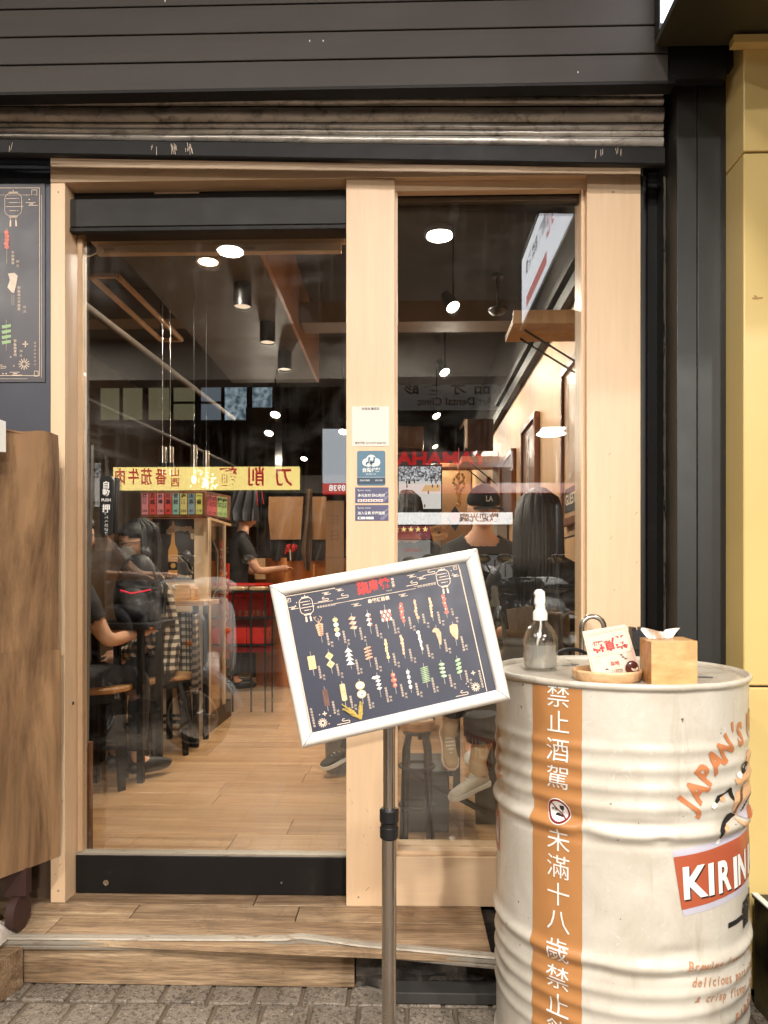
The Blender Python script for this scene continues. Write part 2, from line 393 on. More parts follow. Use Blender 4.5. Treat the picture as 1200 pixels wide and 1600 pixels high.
# ---- step platform with deck boards
step = T('step', None, None, (0, W, 0), kind='structure')
step.part('step_core', MB().box(-1.9, 0.22, 2.03, 2.285, 0.0, ZF - 0.018).box(0.22, 1.0, 2.15, 2.285, 0, ZF - 0.018), m_concrete)
nose = [(-60, 1463), (0, 1465), (150, 1466), (300, 1467), (400, 1468), (445, 1471), (470, 1469), (500, 1471), (560, 1476), (660, 1485), (790, 1497)]
npts = [G(a, b, ZF + 0.006) for a, b in nose]
def nose_y(x):
    for a, b in zip(npts, npts[1:]):
        if a.x <= x <= b.x: return a.y + (b.y - a.y) * (x - a.x) / (b.x - a.x)
    return npts[0].y if x < npts[0].x else npts[-1].y
def board_between(x0, x1, ya, yb, zt=ZF, th=0.016):   # ya(x), yb(x) front and back edges
    b = MB(); pts = [(x0, ya(x0)), (x1, ya(x1)), (x1, yb(x1)), (x0, yb(x0))]
    return b.prism([(x, y, zt - th) for x, y in pts], (0, 0, th))
mid = lambda x: (nose_y(x) + 0.008)
r1 = lambda x: G(300, 1437, ZF).y - 0.012 * (x + 0.4)
r2 = lambda x: 2.285
xe = 0.23
for a, b_ in ((-1.9, -0.985), (-0.982, xe)): step.part('deck_board', board_between(a, b_, mid, lambda x: r1(x) - 0.0015), m_deck, bev=0.0015)
for a, b_ in ((-1.9, -0.79), (-0.787, -0.31), (-0.307, xe)): step.part('deck_board', board_between(a, b_, lambda x: r1(x) + 0.0015, lambda x: min(r2(x), 2.20)), m_deck, bev=0.0015)
for a, b_ in ((-1.9, -0.45), (-0.447, xe)): step.part('deck_board', board_between(a, b_, lambda x: 2.203, r2), m_deck, bev=0.0015)
# aluminium nosing, bent where it has lifted
nb = MB(); rings = []
for i, p in enumerate(npts):
    y, z = p.y, ZF + (0.003 if 4 < i < 8 else 0)
    lift = [0, 0, 0, 0, .001, .004, .006, .003, 0, 0, 0][i]
    prof = [(0.0, 0.006), (0.006, 0.008), (0.0085, 0.0035), (0.0105, 0.008), (0.018, 0.008), (0.0205, .0035), (0.023, 0.006), (0.024, 0.003), (0.024, -0.002), (0.004, -0.002), (0.004, -0.022), (-0.002, -0.024), (-0.004, -0.017), (0.0015, -0.0145), (0.0015, -0.0125), (-0.004, -0.010), (-0.004, -0.004), (0.001, -.002), (.001, -.0005), (-0.003, 0.002)]
    rings.append([(p.x, y + a, z + c + lift) for a, c in prof])
nb.loft(rings); step.part('nosing_strip', nb, m_alum, ang=25)
x0, x1 = G(35, 1535, 0).x, G(555, 1535, 0).x
step.part('riser_board', MB().box(x0 + 0.005, x1, 1.985, 2.008, 0.002, ZF - 0.022), m_riser, bev=0.002)
step.part('riser_board', MB().box(x0 - 0.05, x0 + 0.002, 1.988, 2.008, 0.002, ZF - 0.022), m_riser, bev=0.002)
xb = G(775, 1535, 0).x + 0.06
rb = MB().grid(lambda u, v: V((x1 + 0.004 + (xb - x1) * u, 1.99 + 0.02 * noise.noise(V((u * 9, v * 4, 3))), 0.002 + v * (ZF - 0.028))), 40, 10)
step.part('rough_concrete', rb, m_concrete)
one('rubber_block', MB().box(G(617, 1560, 0).x, xb, 1.915, 1.975, 0.0, 0.03), mat('dark_rubber', srgb(50, 47, 44), 0.7, bump=0.2), 'dark rubber strip lying along the foot of the step beside the drum', 'rubber strip', bev=0.003)
a = G(15, 1482, ZF); one('wooden_ramp_block', MB().prism([(-1.35, 1.70, 0), (a.x - 0.015, 1.86, 0), (a.x + 0.015, 1.97, 0), (-1.35, 1.97, 0)], (0, 0, 0.112)), m_riser,
    'short weathered wooden block in front of the step at the left edge', 'wood block', bev=0.003)
# ---- timber frame
fr = T('shopfront_frame', 'light beech wood frame holding the sliding door and fixed window', 'door frame', (0, W, ZF))
xl0, xl1 = PX(79, W), PX(101.5, W); xm0, xm1 = PX(541, W), PX(617, W); xr0, xr1 = PX(917, W), PX(1001, W)
zh = 2.297; yb = 2.36
fr.part('post', MB().box(xl0, xl1, W, yb, ZF - 0.002, zh - 0.001), m_frame, bev=0.0012)
fr.part('post', MB().box(xm0, xm1, W, yb, ZF - 0.002, zh - 0.001), m_frame, bev=0.0012)
fr.part('post', MB().box(xr0, xr1, W, yb, ZF - 0.002, zh - 0.001), m_frame, bev=0.0012)
fr.part('header', MB().box(xl0, xr1, W - 0.001, yb, zh, zh + 0.11), m_frameh, bev=0.0012)
zs = PZ(1341, W, 770)
fr.part('sill_panel', MB().box(xm1, xr0, W + 0.003, yb, ZF, zs), m_frameh, bev=0.0012)
fr.part('glazing_bead', MB().box(xm1, xm1 + 0.008, YS - 0.03, YS - 0.006, zs + 0.001, zh - 0.03), m_frame)
fr.part('glazing_bead', MB().box(xr0 - 0.010, xr0, YS - 0.03, YS - 0.006, zs + 0.001, zh - 0.03), m_frame)
fr.part('glazing_bead', MB().box(xm1, xr0, YS - 0.034, YS - 0.006, zh - 0.029, zh - 0.001), m_frameh)
fr.part('glazing_bead', MB().box(xm1, xr0, YS - 0.034, YS - 0.006, zs + 0.0005, zs + 0.012), m_frameh)
fr.part('screw_hole', MB().lathe((xl1 + 0.001, 2.26, PZ(1101, 2.26)), [(0.0055, -0.002), (0.0055, 0.0008)], 12, 'x'), m_plast)
# ---- fixed window
wn = T('fixed_window', 'tall fixed shop window with wiped smears right of the door', 'window', (0.3, YS, zs))
wn.part('glass_pane', MB().box(xm1 + 0.001, xr0 - 0.001, YS, YS + 0.008, zs + 0.013, zh - 0.03), m_glass, smooth=False)
wn.part('top_blind_rail', MB().box(xm1 + 0.002, xr0 - 0.002, YS + 0.012, YS + 0.05, PZ(318, YS + .02), zh - 0.002), m_black)
# ---- sliding door
dr = T('sliding_door', 'automatic glass sliding door with black bottom rail', 'door', (-0.5, YD, ZF))
xd0, xd1 = PX(120, YD - 0.02), xm0
dr.part('bottom_rail', MB().box(xd0 - 0.003, xd1 - 0.001, YD - 0.022, YD + 0.022, ZF + 0.003, PZ(1341, YD - .02)), m_black, bev=0.002)
zr = PZ(1341, YD - .02)
dr.part('glass_pane', MB().box(xd0 + 0.015, xd1 - 0.002, YD - 0.004, YD + 0.004, zr + 0.001, 2.24), m_glass, smooth=False)
dr.part('rail_cap', MB().box(xd0, xd1 - 0.001, YD - 0.018, YD + 0.018, zr, zr + 0.006), m_alum)
dr.part('side_stile', MB().box(xd0 - 0.002, xd0 + 0.014, YD - 0.012, YD + 0.014, zr + 0.007, 2.24), mat('champagne_aluminium', srgb(196, 164, 130), 0.4, 0.3), bev=0.001)
lp = P(166, 1379, YD - 0.023)
dr.part('lock_cylinder', MB().lathe(lp, [(0.006, 0.003), (0.009, 0.0), (0.009, -0.003), (0.005, -0.003), (0.005, 0.0)], 14, 'y'), m_chrome)
dr.part('lock_cylinder', MB().lathe(P(440, 1379, YD - 0.023), [(0.003, 0.003), (0.003, -0.0015)], 10, 'y'), m_chrome)
zt0, zt1 = PZ(356, YD - .05, 330), PZ(308, YD - .05, 330)
dr.part('track_cover', MB().box(xd0 - 0.008, xd1, YD - 0.05, YD + 0.05, zt0 + 0.008, zt1), mat('track_cover_paint', srgb(38, 34, 31), .5, spec=.3), bev=0.002)
dr.part('track_lip', MB().box(xd0 - 0.008, xd1, YD - 0.054, YD - 0.03, zt0 - 0.008, zt0 + 0.004), m_black, bev=0.001)
dr.part('track_back', MB().box(xd0 - 0.012, xd1, YD - 0.02, YD + 0.05, zt1, zh + 0.02), m_plast)
dr.part('paper_scrap', MB().box(PX(240, YD-.03), PX(310, YD-.03), YD - 0.024, YD - 0.021, PZ(303.5, YD-.02, 270), PZ(301, YD-.02, 270)), m_cream)
# push plate
bp = T('door_push_plate', 'black push plate with white lettering on the sliding glass door', 'push plate', P(166, 838, YD - 0.012))
Fp = fwall(166, 790, YD - 0.022)
w_, h_ = 0.0215, 0.092
def rrect(w, h, r, n=5):
    return [(sx * (w - r) + r * math.cos(a), sy * (h - r) + r * math.sin(a)) for sx, sy, a0 in ((1, -1, -90), (1, 1, 0), (-1, 1, 90), (-1, -1, 180)) for a in [R(a0 + 90 * k / n) for k in range(n + 1)]]
bp.part('plate', MB().prism([Fp[0] + V((x, 0, z)) for x, z in rrect(w_, h_, 0.014)], (0, 0.017, 0)), m_plast, bev=0.002)
b = MB(); b.text(Fp, '自', 0, 0.062, 0.024, d=0.0008, bold=0.02); b.text(Fp, '動', 0, 0.039, 0.024, d=0.0008, bold=0.02)
b.text(Fp, 'PUSH', 0, 0.017, 0.0125, d=0.0008, bold=0.02); b.text(Fp, '押', 0, -0.010, 0.026, d=0.0008, bold=0.02)
b.text(Fp, 'してください', 0, -0.055, 0.0125, d=0.0008, rot=-R(90)); bp.part('lettering', b, m_white)
bp.part('edge_strip', MB().box(Fp[0].x + 0.0245, Fp[0].x + 0.032, YD - 0.016, YD - 0.0045, Fp[0].z - 0.088, Fp[0].z + 0.088), m_plast, bev=0.002)
# ---- shutter guides and columns on the right
xg0 = xr1 + 0.002
gd = T('shutter_guide', 'dark steel shutter channel with a worn bright edge beside the wood frame', 'shutter guide', (xg0, W, 0.0))
xe1 = PX(1042, 2.15); xe0 = PX(1036.5, 2.15)
gd.part('channel', MB().box(xg0, xg0 + 0.008, W + 0.005, W + 0.09, 0.0, 2.32).box(xg0 + 0.008, xe1 + 0.02, W + 0.05, W + 0.09, 0.0, 2.32), m_blackm, bev=0.001)
gd.part('inner_strip', MB().box(PX(1011, W + .04), PX(1036, W + .04), W + 0.036, W + 0.049, 0, 2.32), m_black, bev=0.002)
ed = MB().grid(lambda u, v: V((xe0 + (xe1 - xe0) * u + 0.0016 * noise.noise(V((u * 3, v * 90, 1))), 2.148 + 0.012 * u, 0.02 + 2.24 * v)), 3, 160)
gd.part('worn_edge', ed, m_edge)
cl = T('corner_column', 'charcoal clad corner column between shutter guide and yellow wall', 'column', (0.85, YC, 0))
xc0, xc1, xc2, xc3 = PX(1042.5, 2.155), PX(1057.5, YC), PX(1089.5, YC), PX(1135, YC)
cl.part('cladding', MB().prism([(xc0, 2.165, 0), (xc1, YC, 0), (xc2 - 0.001, YC - 0.001, 0), (xc2 - 0.001, 2.4, 0), (xc0, 2.4, 0)], (0, 0, PZ(124, YC, 1070))), m_colm, bev=0.002)
cl.part('cladding', MB().box(xc2 + 0.001, xc3, YC + 0.001, 2.4, 0, 2.75), m_colm, bev=0.002)
# ---- yellow wall
yw = T('yellow_wall', 'glossy yellow enamel panel wall at the right edge', 'wall', (1.3, YY, 0))
xy = PX(1162, YY); zj = PZ(237, YY, 1180); zj2 = PZ(1073, YY, 1190); zj3 = 0.28
for z0, z1 in ((0.02, zj2 - 0.0025), (zj2 + 0.0025, zj - 0.003), (zj + 0.003, PZ(76, YY, 1180) + 0.4)):
    yw.part('enamel_panel', MB().box(xy, 2.6, YY, 2.35, z0, z1), m_yel, bev=0.004)
yw.part('backing', MB().box(xy + 0.012, 2.55, YY + 0.012, 2.34, 0, 3.0), m_plast)
yw.part('peeled_patch', MB().flat(fwall(1183, 466, YY, 0.0006), [(-.014, -.002), (-.006, -.004), (.004, -.003), (.016, -.001), (.013, .003), (.002, .002), (-.004, .008), (-.009, .007), (-.007, .001), (-.012, .003)]), mat('peeled_brown', srgb(176, 138, 90), 0.8))
yw.part('ledge', MB().box(PX(1158, 1.9), 2.6, YY - 0.03, YY - 0.001, PZ(78, YY, 1180), PZ(78, YY, 1180) + 0.02), m_yel)
# low olive box at the foot of the yellow wall
xo = 0.905
ob_ = T('olive_base_cabinet', 'low dark olive metal box with white top edge at the foot of the yellow wall', 'metal box', (xo, 1.4, 0))
zo = PZ(1404, 1.9, 1175); m_ol = mat('olive_metal', srgb(104, 92, 54), 0.4, 0.2, 0.2, 4, dirt=srgb(30, 26, 20), ds=4, damt=(0.42, 0.6))
ob_.part('body', MB().box(xo, 1.9, 0.9, YY - 0.035, 0, zo - 0.012), m_ol, bev=0.003)
ob_.part('top_sheet', MB().box(xo - 0.004, 1.9, 0.895, YY - 0.034, zo - 0.011, zo - 0.005), m_plast)
ob_.part('white_edge', MB().box(xo - 0.006, xo + 0.01, 0.895, YY - 0.034, zo - 0.004, zo), m_white)
Fo = frame((xo - 0.001, 1.75, zo - 0.075), (0, -1, 0), (0, 0, 1)); ob_.part('lettering', MB().text(Fo, '自取區外帶', 0.0, 0, 0.03, d=0.001).text(Fo, '請勿放置物品', 0.02, -0.035, 0.022, d=0.001), m_darkp)
# ---- siding above, soffit, shutter
sd = T('fascia_siding', 'charcoal horizontal siding boards above the rolled shutter', 'fascia', (0, YSD, 2.4))
zb = PZ(136, YSD, 500); xs1 = PX(1044, YSD)
sd.part('backing', MB().box(-2.6, xs1 + 0.16, YSD + 0.012, 2.04, zb + 0.012, 3.6), m_plast)
for i in range(8):
    z0 = zb + i * 0.0765
    sd.part('siding_board', MB().box(-2.6, xs1 if i < 2 else xs1 - 0.02, YSD, YSD + 0.011, z0, z0 + 0.0725), m_siding, bev=0.002)
sd.part('fascia_top', MB().box(-2.6, 2.6, YSD - 0.01, YSD + 0.011, zb + 8 * 0.0765, 3.5), m_siding)
for px, py in ((484, 64), (505, 64), (903, 113), (258, 2)):
    sd.part('paint_fleck', MB().disc(fwall(px, py, YSD, 0.0007), 0, 0, 0.0016, n=6, ry=0.003), m_white)
sd.part('soffit', MB().box(-2.6, xs1 + 0.02, YSD + 0.001, 2.045, zb - 0.006, zb + 0.011), m_black)
sd.part('end_board', MB().box(xs1 + 0.002, xc3, YSD + 0.03, YSD + 0.06, PZ(124, YC, 1070) + 0.002, 3.5), m_colm)
sh = T('roller_shutter', 'rolled up dented galvanised shutter with black bottom bar', 'shutter', (0, 2.12, 2.3))
xsh = PX(1036, 2.13)
def zsh(x, py_l, py_r, Y=2.13):                       # the bar hangs a little lower to the right
    px = 630 + x / Y * FP; py = py_l + (py_r - py_l) * max(-.6, px / 1030) ; return P(px, py, Y).z
def slat(pl0, pr0, pl1, pr1, dep, kind):
    def fn(u, v):
        x = -2.4 + (xsh + 2.4) * u; z0 = zsh(x, pl0, pr0); z1 = zsh(x, pl1, pr1); z = z1 + (z0 - z1) * v
        w = 0.0016 * noise.noise(V((x * 3, v * 2, dep * 9))) + 0.0012 * noise.noise(V((x * 14, v, 5)))
        y = 2.13 - dep * math.sin(math.pi * v) ** 0.7 + w
        return V((x, y, z + w))
    return MB().grid(fn, 90, 10)
sh.part('shutter_slat', slat(148, 153, 166, 165, 0.012, 0), m_shut, ang=60)
sh.part('shutter_slat', slat(126, 128, 147, 151, 0.012, 0), m_shut, ang=60); sh.part('shutter_slat', slat(100, 102, 125, 127, 0.012, 0), m_shut, ang=60)
sh.part('shutter_box', MB().box(-2.5, xsh + .02, 2.16, 2.30, 2.42, 3.5), m_plast)
sh.part('shutter_slat', slat(168, 168, 191, 191, 0.014, 0), m_shut, ang=60)
sh.part('shutter_slat', slat(192, 193, 199, 204, 0.006, 0), m_shut, ang=60)
sh.part('shutter_slat', slat(200, 205, 208, 213, 0.007, 0), m_shut, ang=60)
sh.part('shutter_slat', slat(209, 214, 217, 229, 0.008, 0), m_shut, ang=60)
bb = MB(); rg = []
for i in range(31):
    x = -2.4 + (xsh + 0.0 + 2.4) * i / 30; zt = zsh(x, 218, 230, 2.115); zb2 = zsh(x, 240, 257, 2.115)
    rg.append([(x, 2.115, zt), (x, 2.118, zt + 0.001), (x, 2.135, zt + 0.001), (x, 2.135, zb2), (x, 2.119, zb2), (x, 2.115, zb2 + 0.004)])
bb.loft(rg); sh.part('bottom_bar', bb, m_black, ang=30)
sb = MB(); random.seed(3)
for cx, n in ((18, 2), (270, 10), (295, 8), (240, 3), (937, 3), (965, 3)):
    for k in range(n):
        px = cx + random.uniform(-6, 6); py = (232 if cx < 500 else 238) + random.uniform(-4, 4)
        F = fwall(px, py, 2.1145); a = random.uniform(-.5, .5); L = random.uniform(.004, .012)
        sb.line(F, [(0, L), (a * L, -L)], 0.0009)
sh.part('chalk_scratch', sb, m_cream)
# projecting light box at the top right
lb = T('projecting_lightbox', 'dark underside of a projecting shop light box at the top right corner', 'light box', (1.1, 1.4, 2.5))
xb0 = PX(1023, YSD - .01); zlb = PZ(74, YSD - .01, 1030)
m_lbx = mat('olive_black_metal', srgb(70, 66, 50), 0.35, 0.3, 0.15)
lb.part('casing', MB().box(xb0, 2.4, 0.28, YSD - 0.012, zlb, zlb + 0.02).box(xb0 + 0.012, 2.4, 0.28, YSD - 0.014, zlb + 0.0201, zlb + 0.40).box(xb0, 2.4, .28, YSD - .012, zlb + .4001, zlb + .415), m_lbx, bev=0.002)
m_lit = emis('lightbox_acrylic', (0.90, 0.92, 1.0), 2.6)
lb.part('lit_panel', MB().box(xb0 + 0.002, xb0 + 0.011, 0.32, YSD - 0.05, zlb + 0.035, zlb + 0.385), m_lit)
lb.part('lit_panel_trim', MB().box(xb0 - 0.001, xb0 + 0.0115, YSD - 0.048, YSD - 0.014, zlb + 0.0205, zlb + 0.3995), m_plast)
Fl = frame((xb0 + .0015, 1.1, zlb + .21), (0, -1, 0), (0, 0, 1))
bb = MB().text(Fl, '柒息地', -.30, .03, .26, d=.001, bold=.04).rect(Fl, .05, -.15, .62, -.09, .001); lb.part('red_lettering', bb, emis('lit_red', (.75, .08, .06), 1.6))
bb = MB().text(Fl, '刀削麵 串燒 酒食', .32, .06, .085, d=.001, bold=.02).text(Fl, '1F 用餐', -.62, -.05, .09, d=.001); lb.part('black_lettering', bb, m_darkp)
# ---- left: slate wall, menu poster
lw = T('slate_wall', 'dark slate coloured wall panel left of the door frame', 'wall', (-1.4, W, 0))
lw.part('upper_panel', MB().box(-2.6, xl0 - 0.003, W + 0.02, 2.36, PZ(283, W, 40), 2.6), mat('dark_blue_black', srgb(26, 30, 40), 0.5))
lw.part('panel', MB().box(-2.6, xl0 - 0.003, W + 0.012, 2.36, 1.40, PZ(283, W, 40) - 0.002), m_slate, bev=0.002)
lw.part('lower_panel', MB().box(-2.6, xl0 - 0.003, W + 0.03, 2.36, ZF, 1.398), mat('brown_ply', srgb(84, 64, 48), 0.7, 0, 0.3, 4))
po = T('wall_menu_poster', 'dark wall poster of grilled skewers with cream line frame and lantern', 'poster', (-1.15, W, 1.5))
Yp = W + 0.008; Fq = fwall(40, 440, Yp); sc = Yp / FP * 0.9966
def q(px, py): p = P(px, py, Yp) - Fq[0]; return (p.x, p.z)
po.part('sheet', MB().box(-2.3, PX(70, Yp), Yp, Yp + 0.003, PZ(597, Yp, 40), PZ(287, Yp, 40)), mat('poster_black', srgb(70, 66, 72), 0.38, var=0.1, vs=2))
def lantern(b, F, x, y, w, h, lw_, d=0.0012):
    n = 6; r = w * 0.33; pts = [(sx * (w / 2 - r) + r * math.cos(a) + x, sy * (h / 2 - r) + r * math.sin(a) + y) for sx, sy, a0 in ((1, -1, -90), (1, 1, 0), (-1, 1, 90), (-1, -1, 180)) for a in [R(a0 + 90 * k / n) for k in range(n + 1)]]
    b.line(F, pts, lw_, d, True)
    for k, (a, c) in enumerate(((-.42, .2), (-.25, .25), (-.42, .45), (-.2, .15))):
        yy = y + h * (0.27 - 0.18 * k); b.line(F, [(x + a * w, yy), (x + c * w, yy)], lw_, d); b.line(F, [(x + (c + .08) * w, yy), (x + (c + .13) * w, yy)], lw_, d)
    for s in (1, -1): b.line(F, [(x - w * .25, y + s * h * .55), (x + w * .25, y + s * h * .55)], lw_ * 1.6, d); b.line(F, [(x - w * .25, y + s * h * .5), (x - w * .25, y + s * h * .55)], lw_, d); b.line(F, [(x + w * .25, y + s * h * .5), (x + w * .25, y + s * h * .55)], lw_, d)
    b.line(F, [(x, y + h * .55), (x, y + h * .68)], lw_, d)
    for s in (-.16, .16):
        b.line(F, [(x + s * w, y - h * .55), (x + s * w, y - h * .72)], lw_, d); b.line(F, [(x + s * w, y - h * .72), (x + s * w * 1.1, y - h * .95)], lw_ * 3, d)
def cloudmark(b, F, x, y, w, lw_, d=0.0012):
    b.line(F, [(x - w / 2, y + w * .12), (x + w * .3, y + w * .12)], lw_, d); b.line(F, [(x - w * .2, y), (x + w * .1, y)], lw_ * 1.6, d); b.line(F, [(x - w * .3, y - w * .12), (x + w / 2, y - w * .12)], lw_, d)
def swirl(b, F, x, y, w, lw_, d=0.0012):
    b.line(F, [(x - w / 2, y - w * .15), (x + w * .45, y - w * .15), (x + w * .5, y - w * .05), (x + w * .45, y + w * .03), (x, y + w * .03), (x - w * .08, y + w * .1), (x, y + w * .2), (x + w * .12, y + w * .2)], lw_, d)
def burst(b, F, x, y, r, lw_, d=0.0012):
    for k in range(12):
        a = math.pi * k / 6; b.line(F, [(x + .35 * r * math.cos(a), y + .35 * r * math.sin(a)), (x + r * math.cos(a), y + r * math.sin(a))], lw_, d)
lnw = 0.0016
b = MB()
b.line(Fq, [q(-30, 294), q(62, 294), q(62, 587), q(-30, 587)], lnw, 0.0012)
b.line(Fq, [q(-30, 305), q(55, 305)], lnw * .6, 0.0012); b.line(Fq, [q(65, 305), q(65, 590)], lnw * .6, 0.0012)
b.line(Fq, [q(-30, 592), q(43, 592)], lnw * .6, .0012)
for a, c in (((50, 297), (58, 305)), ((54, 580), (60, 588))): b.line(Fq, [q(a[0], a[1]), q(c[0], a[1]), q(c[0], c[1]), q(a[0], c[1])], lnw, .0012, True)
x, y = q(21, 320); lantern(b, Fq, x, y, 0.052, 0.068, lnw)
x, y = q(50, 319); cloudmark(b, Fq, x, y, 0.036, lnw); x, y = q(25, 584); cloudmark(b, Fq, x, y, 0.036, lnw); x, y = q(2, 573); swirl(b, Fq, x, y, 0.03, lnw)
for px, py in ((42, 305), (46, 312), (17, 558), (22, 572), (5, 584), (10, 584)): x, y = q(px, py); b.disc(Fq, x, y, 0.0022, .0012, 8)
for k in range(7): x, y = q(55, 536 + k * 5.6); b.ring(Fq, x, y, 0.0026, 0.0011, .0012, 10)
x, y = q(38, 569); burst(b, Fq, x, y, 0.017, 0.0022)
x, y = q(40, 538); b.line(Fq, [(x - .008, y), (x + .008, y)], .0035, .0012); b.line(Fq, [(x, y - .008), (x, y + .008)], .0035, .0012)
po.part('line_art', b, m_cream)
b = MB()
for px, py, s in ((20.5, 395, '牛肋條串'), (30, 450, '秘醬燒去骨雞腿'), (24, 533, '秘醬燒青椒')):
    x, y = q(px, py); b.vtext(Fq, s, x, y, 0.0095, 0.0107, d=.0012, bold=0.01)
for px, py, s in ((28, 409, '80'), (28, 416, '元'), (39, 480, '85'), (39, 487, '元'), (33, 549, '30'), (33, 556, '元')):
    x, y = q(px, py); b.text(Fq, s, x, y, 0.0095, d=.0012)
po.part('lettering', b, m_cream)
b = MB(); x, y = q(11, 375)
for k in range(5): b.disc(Fq, x + random.uniform(-.002, .002), y + 0.022 - k * 0.011, 0.0075, .0014, 9, 0.0068)
po.part('meat_print', b, mat('salmon_print', srgb(226, 130, 110), 0.5, var=0.3, vs=80))
b = MB(); F_, c = Fq, q(20, 443)
b.flat(Fq, [(c[0] + a, c[1] + e) for a, e in ((-.014, .03), (.006, .032), (.016, .022), (.012, .0), (.005, -.03), (-.002, -.028), (-.016, -.012), (-.008, .01))], .0014)
po.part('chicken_print', b, mat('pale_meat_print', srgb(226, 206, 186), 0.5, var=0.15, vs=60))
b = MB(); x, y = q(10, 520)
for k in range(4): b.flat(Fq, [(x - .014, y + .022 - k * .016), (x + .015, y + .026 - k * .016), (x + .015, y + .017 - k * .016), (x - .012, y + .012 - k * .016)], .0014)
po.part('pepper_print', b, m_green)
b = MB()
for px, a, c_ in ((11, 357, 412), (19, 460, 477), (22, 460, 477), (10, 500, 548)): b.line(Fq, [q(px, a), q(px, c_)], 0.0009, 0.001)
po.part('skewer_print', b, m_cream)
# ---- covered cart, caster, cloth
ct = T('covered_cart', 'tall cart under a creased brown vinyl cover left of the door', 'covered cart', (-1.3, 1.8, ZF))
def cover(u, v, z0, z1, wob):
    # front-right corner box: path around the face that looks right, then the far face
    y = 1.50 + (2.12 - 1.50) * u; x = -1.0 - (2.12 - y) * .42 + 0.006 * noise.noise(V((u * 5, v * 2.5, wob))) + 0.010 * noise.noise(V((u * 3, v * 2, wob + 3))); z = z0 + (z1 - z0) * v
    x += 0.004 * math.sin(u * 22 + 2 * noise.noise(V((0, v * 2, wob)))) * (0.4 + v * .6) * (1 if wob > 2 else .6)
    return V((x, y, z))
zs_ = 0.905
b = MB().grid(lambda u, v: cover(u, v, zs_ - 0.01, 1.52 - 0.02 * math.sin(3 * u) + .012 * noise.noise(V((u * 6, 0, 1))), 5.0), 60, 30)
b.grid(lambda u, v: V((-1.26 - 0.6 * u + .01 * noise.noise(V((u * 4, v * 4, 2))), 1.50, zs_ + (1.51 - zs_) * v)), 12, 6)
b.grid(lambda u, v: V((-1.26 + .26 * v - 0.6 * u, 1.50 + .62 * v, 1.50 + .012 * noise.noise(V((u * 6, v * 6, 1))))), 10, 10)
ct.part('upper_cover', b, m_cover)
b = MB().grid(lambda u, v: cover(u, v, 0.315 - .02 * u, zs_ + 0.012 - .02 * u, 1.0) + V((0.010 * v, 0, 0)), 60, 30)
b.grid(lambda u, v: V((-1.26 - 0.6 * u, 1.499, 0.315 + (zs_ - 0.3) * v)), 12, 6)
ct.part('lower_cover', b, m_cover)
ct.part('cart_body', MB().prism([(-1.84, 1.53, .30), (-1.30, 1.53, .30), (-1.06, 2.09, .30), (-1.84, 2.09, .30)], (0, 0, 1.18)), mat('cart_steel', srgb(60, 48, 40), 0.5))
for y in (2.03,):
    w = ct.part('caster', MB().lathe((-1.07, y, ZF + 0.05 if y > 1.9 else 0.05), [(0.02, -0.014), (0.05, -0.012), (0.05, 0.012), (0.02, 0.014)], 18, 'x').box(-1.10, -1.04, y - .015, y + .015, (ZF if y > 1.9 else 0) + .10, 0.30), mat('dark_caster', srgb(58, 34, 28), 0.6))
ct.part('paper_notice', MB().box(-1.06, -0.975, 1.66, 1.77, 1.38, 1.48) if 0 else MB().flat(frame(P(-3, 682, 1.90), (0.42, 1, 0), (0, 0, 1)), [(-.04, -.045), (.012, -.04), (.012, .04), (-.04, .045)], 0.014), m_white)
def crumple(u, v):
    p = P(4, 1408, 1.98); n_ = noise.noise(V((u * 5, v * 5, 4)))
    return V((p.x - 0.08 + 0.10 * u, p.y - .05 + 0.10 * v, ZF + 0.004 + 0.040 * math.sin(math.pi * min(1, u * 1.05)) ** .5 * math.sin(math.pi * v) ** .5 + .02 * n_ * math.sin(math.pi * u) * math.sin(math.pi * v)))
one('crumpled_cloth', MB().grid(crumple, 24, 24), mat('grey_pale_cloth', srgb(176, 164, 152), 0.8, 0, 0.15, 20, 0.4, 90), 'crumpled pale cloth lying on the step below the covered cart', 'cloth')
# ---- stickers on the middle post
Ym = W - 0.0004
tx = T('tax_code_notice', 'white paper notice at the top of the stickers on the middle post', 'notice', P(579, 697, W))
Ft = fwall(579, 666, Ym); s_ = W / FP
tx.part('paper', MB().box(PX(550, W), PX(608, W), W - 0.0016, W - 0.0003, PZ(697, W), PZ(635, W)), mat('white_paper', srgb(232, 222, 212), 0.7, var=0.05, bump=0.1, bs=30))
b = MB().text(Ft, '柒息地 建成店', 0, 27 * s_, 0.0085, d=.0018).text(Ft, '電支代碼  2215 0270 6048 943', 0, -26.5 * s_, 0.0072, d=.0018)
tx.part('lettering', b, m_darkp)
bl = T('blue_service_sticker', 'blue rounded sticker with a white cloud on the middle post', 'sticker', P(580, 759, W))
Fb = fwall(580, 731.5, Ym)
bl.part('sticker_sheet', MB().prism([Fb[0] + V((x, -0.0003, z)) for x, z in rrect(22 * s_, 27 * s_, .006)], (0, 0.0012 * -1, 0)), mat('steel_blue_print', srgb(86, 122, 144), 0.4))
bl.part('dark_band', MB().rect(Fb, -22 * s_, -25 * s_, 22 * s_, -14.5 * s_, .0018), mat('navy_band', srgb(52, 74, 96), 0.4))
b = MB()
for x, y, r in ((-8, 9, 6), (8, 9, 6.4), (0, 13, 8), (-4, 8, 6), (4, 8, 6)): b.disc(Fb, x * s_, y * s_, r * s_, .0018 + .0001 * abs(x))
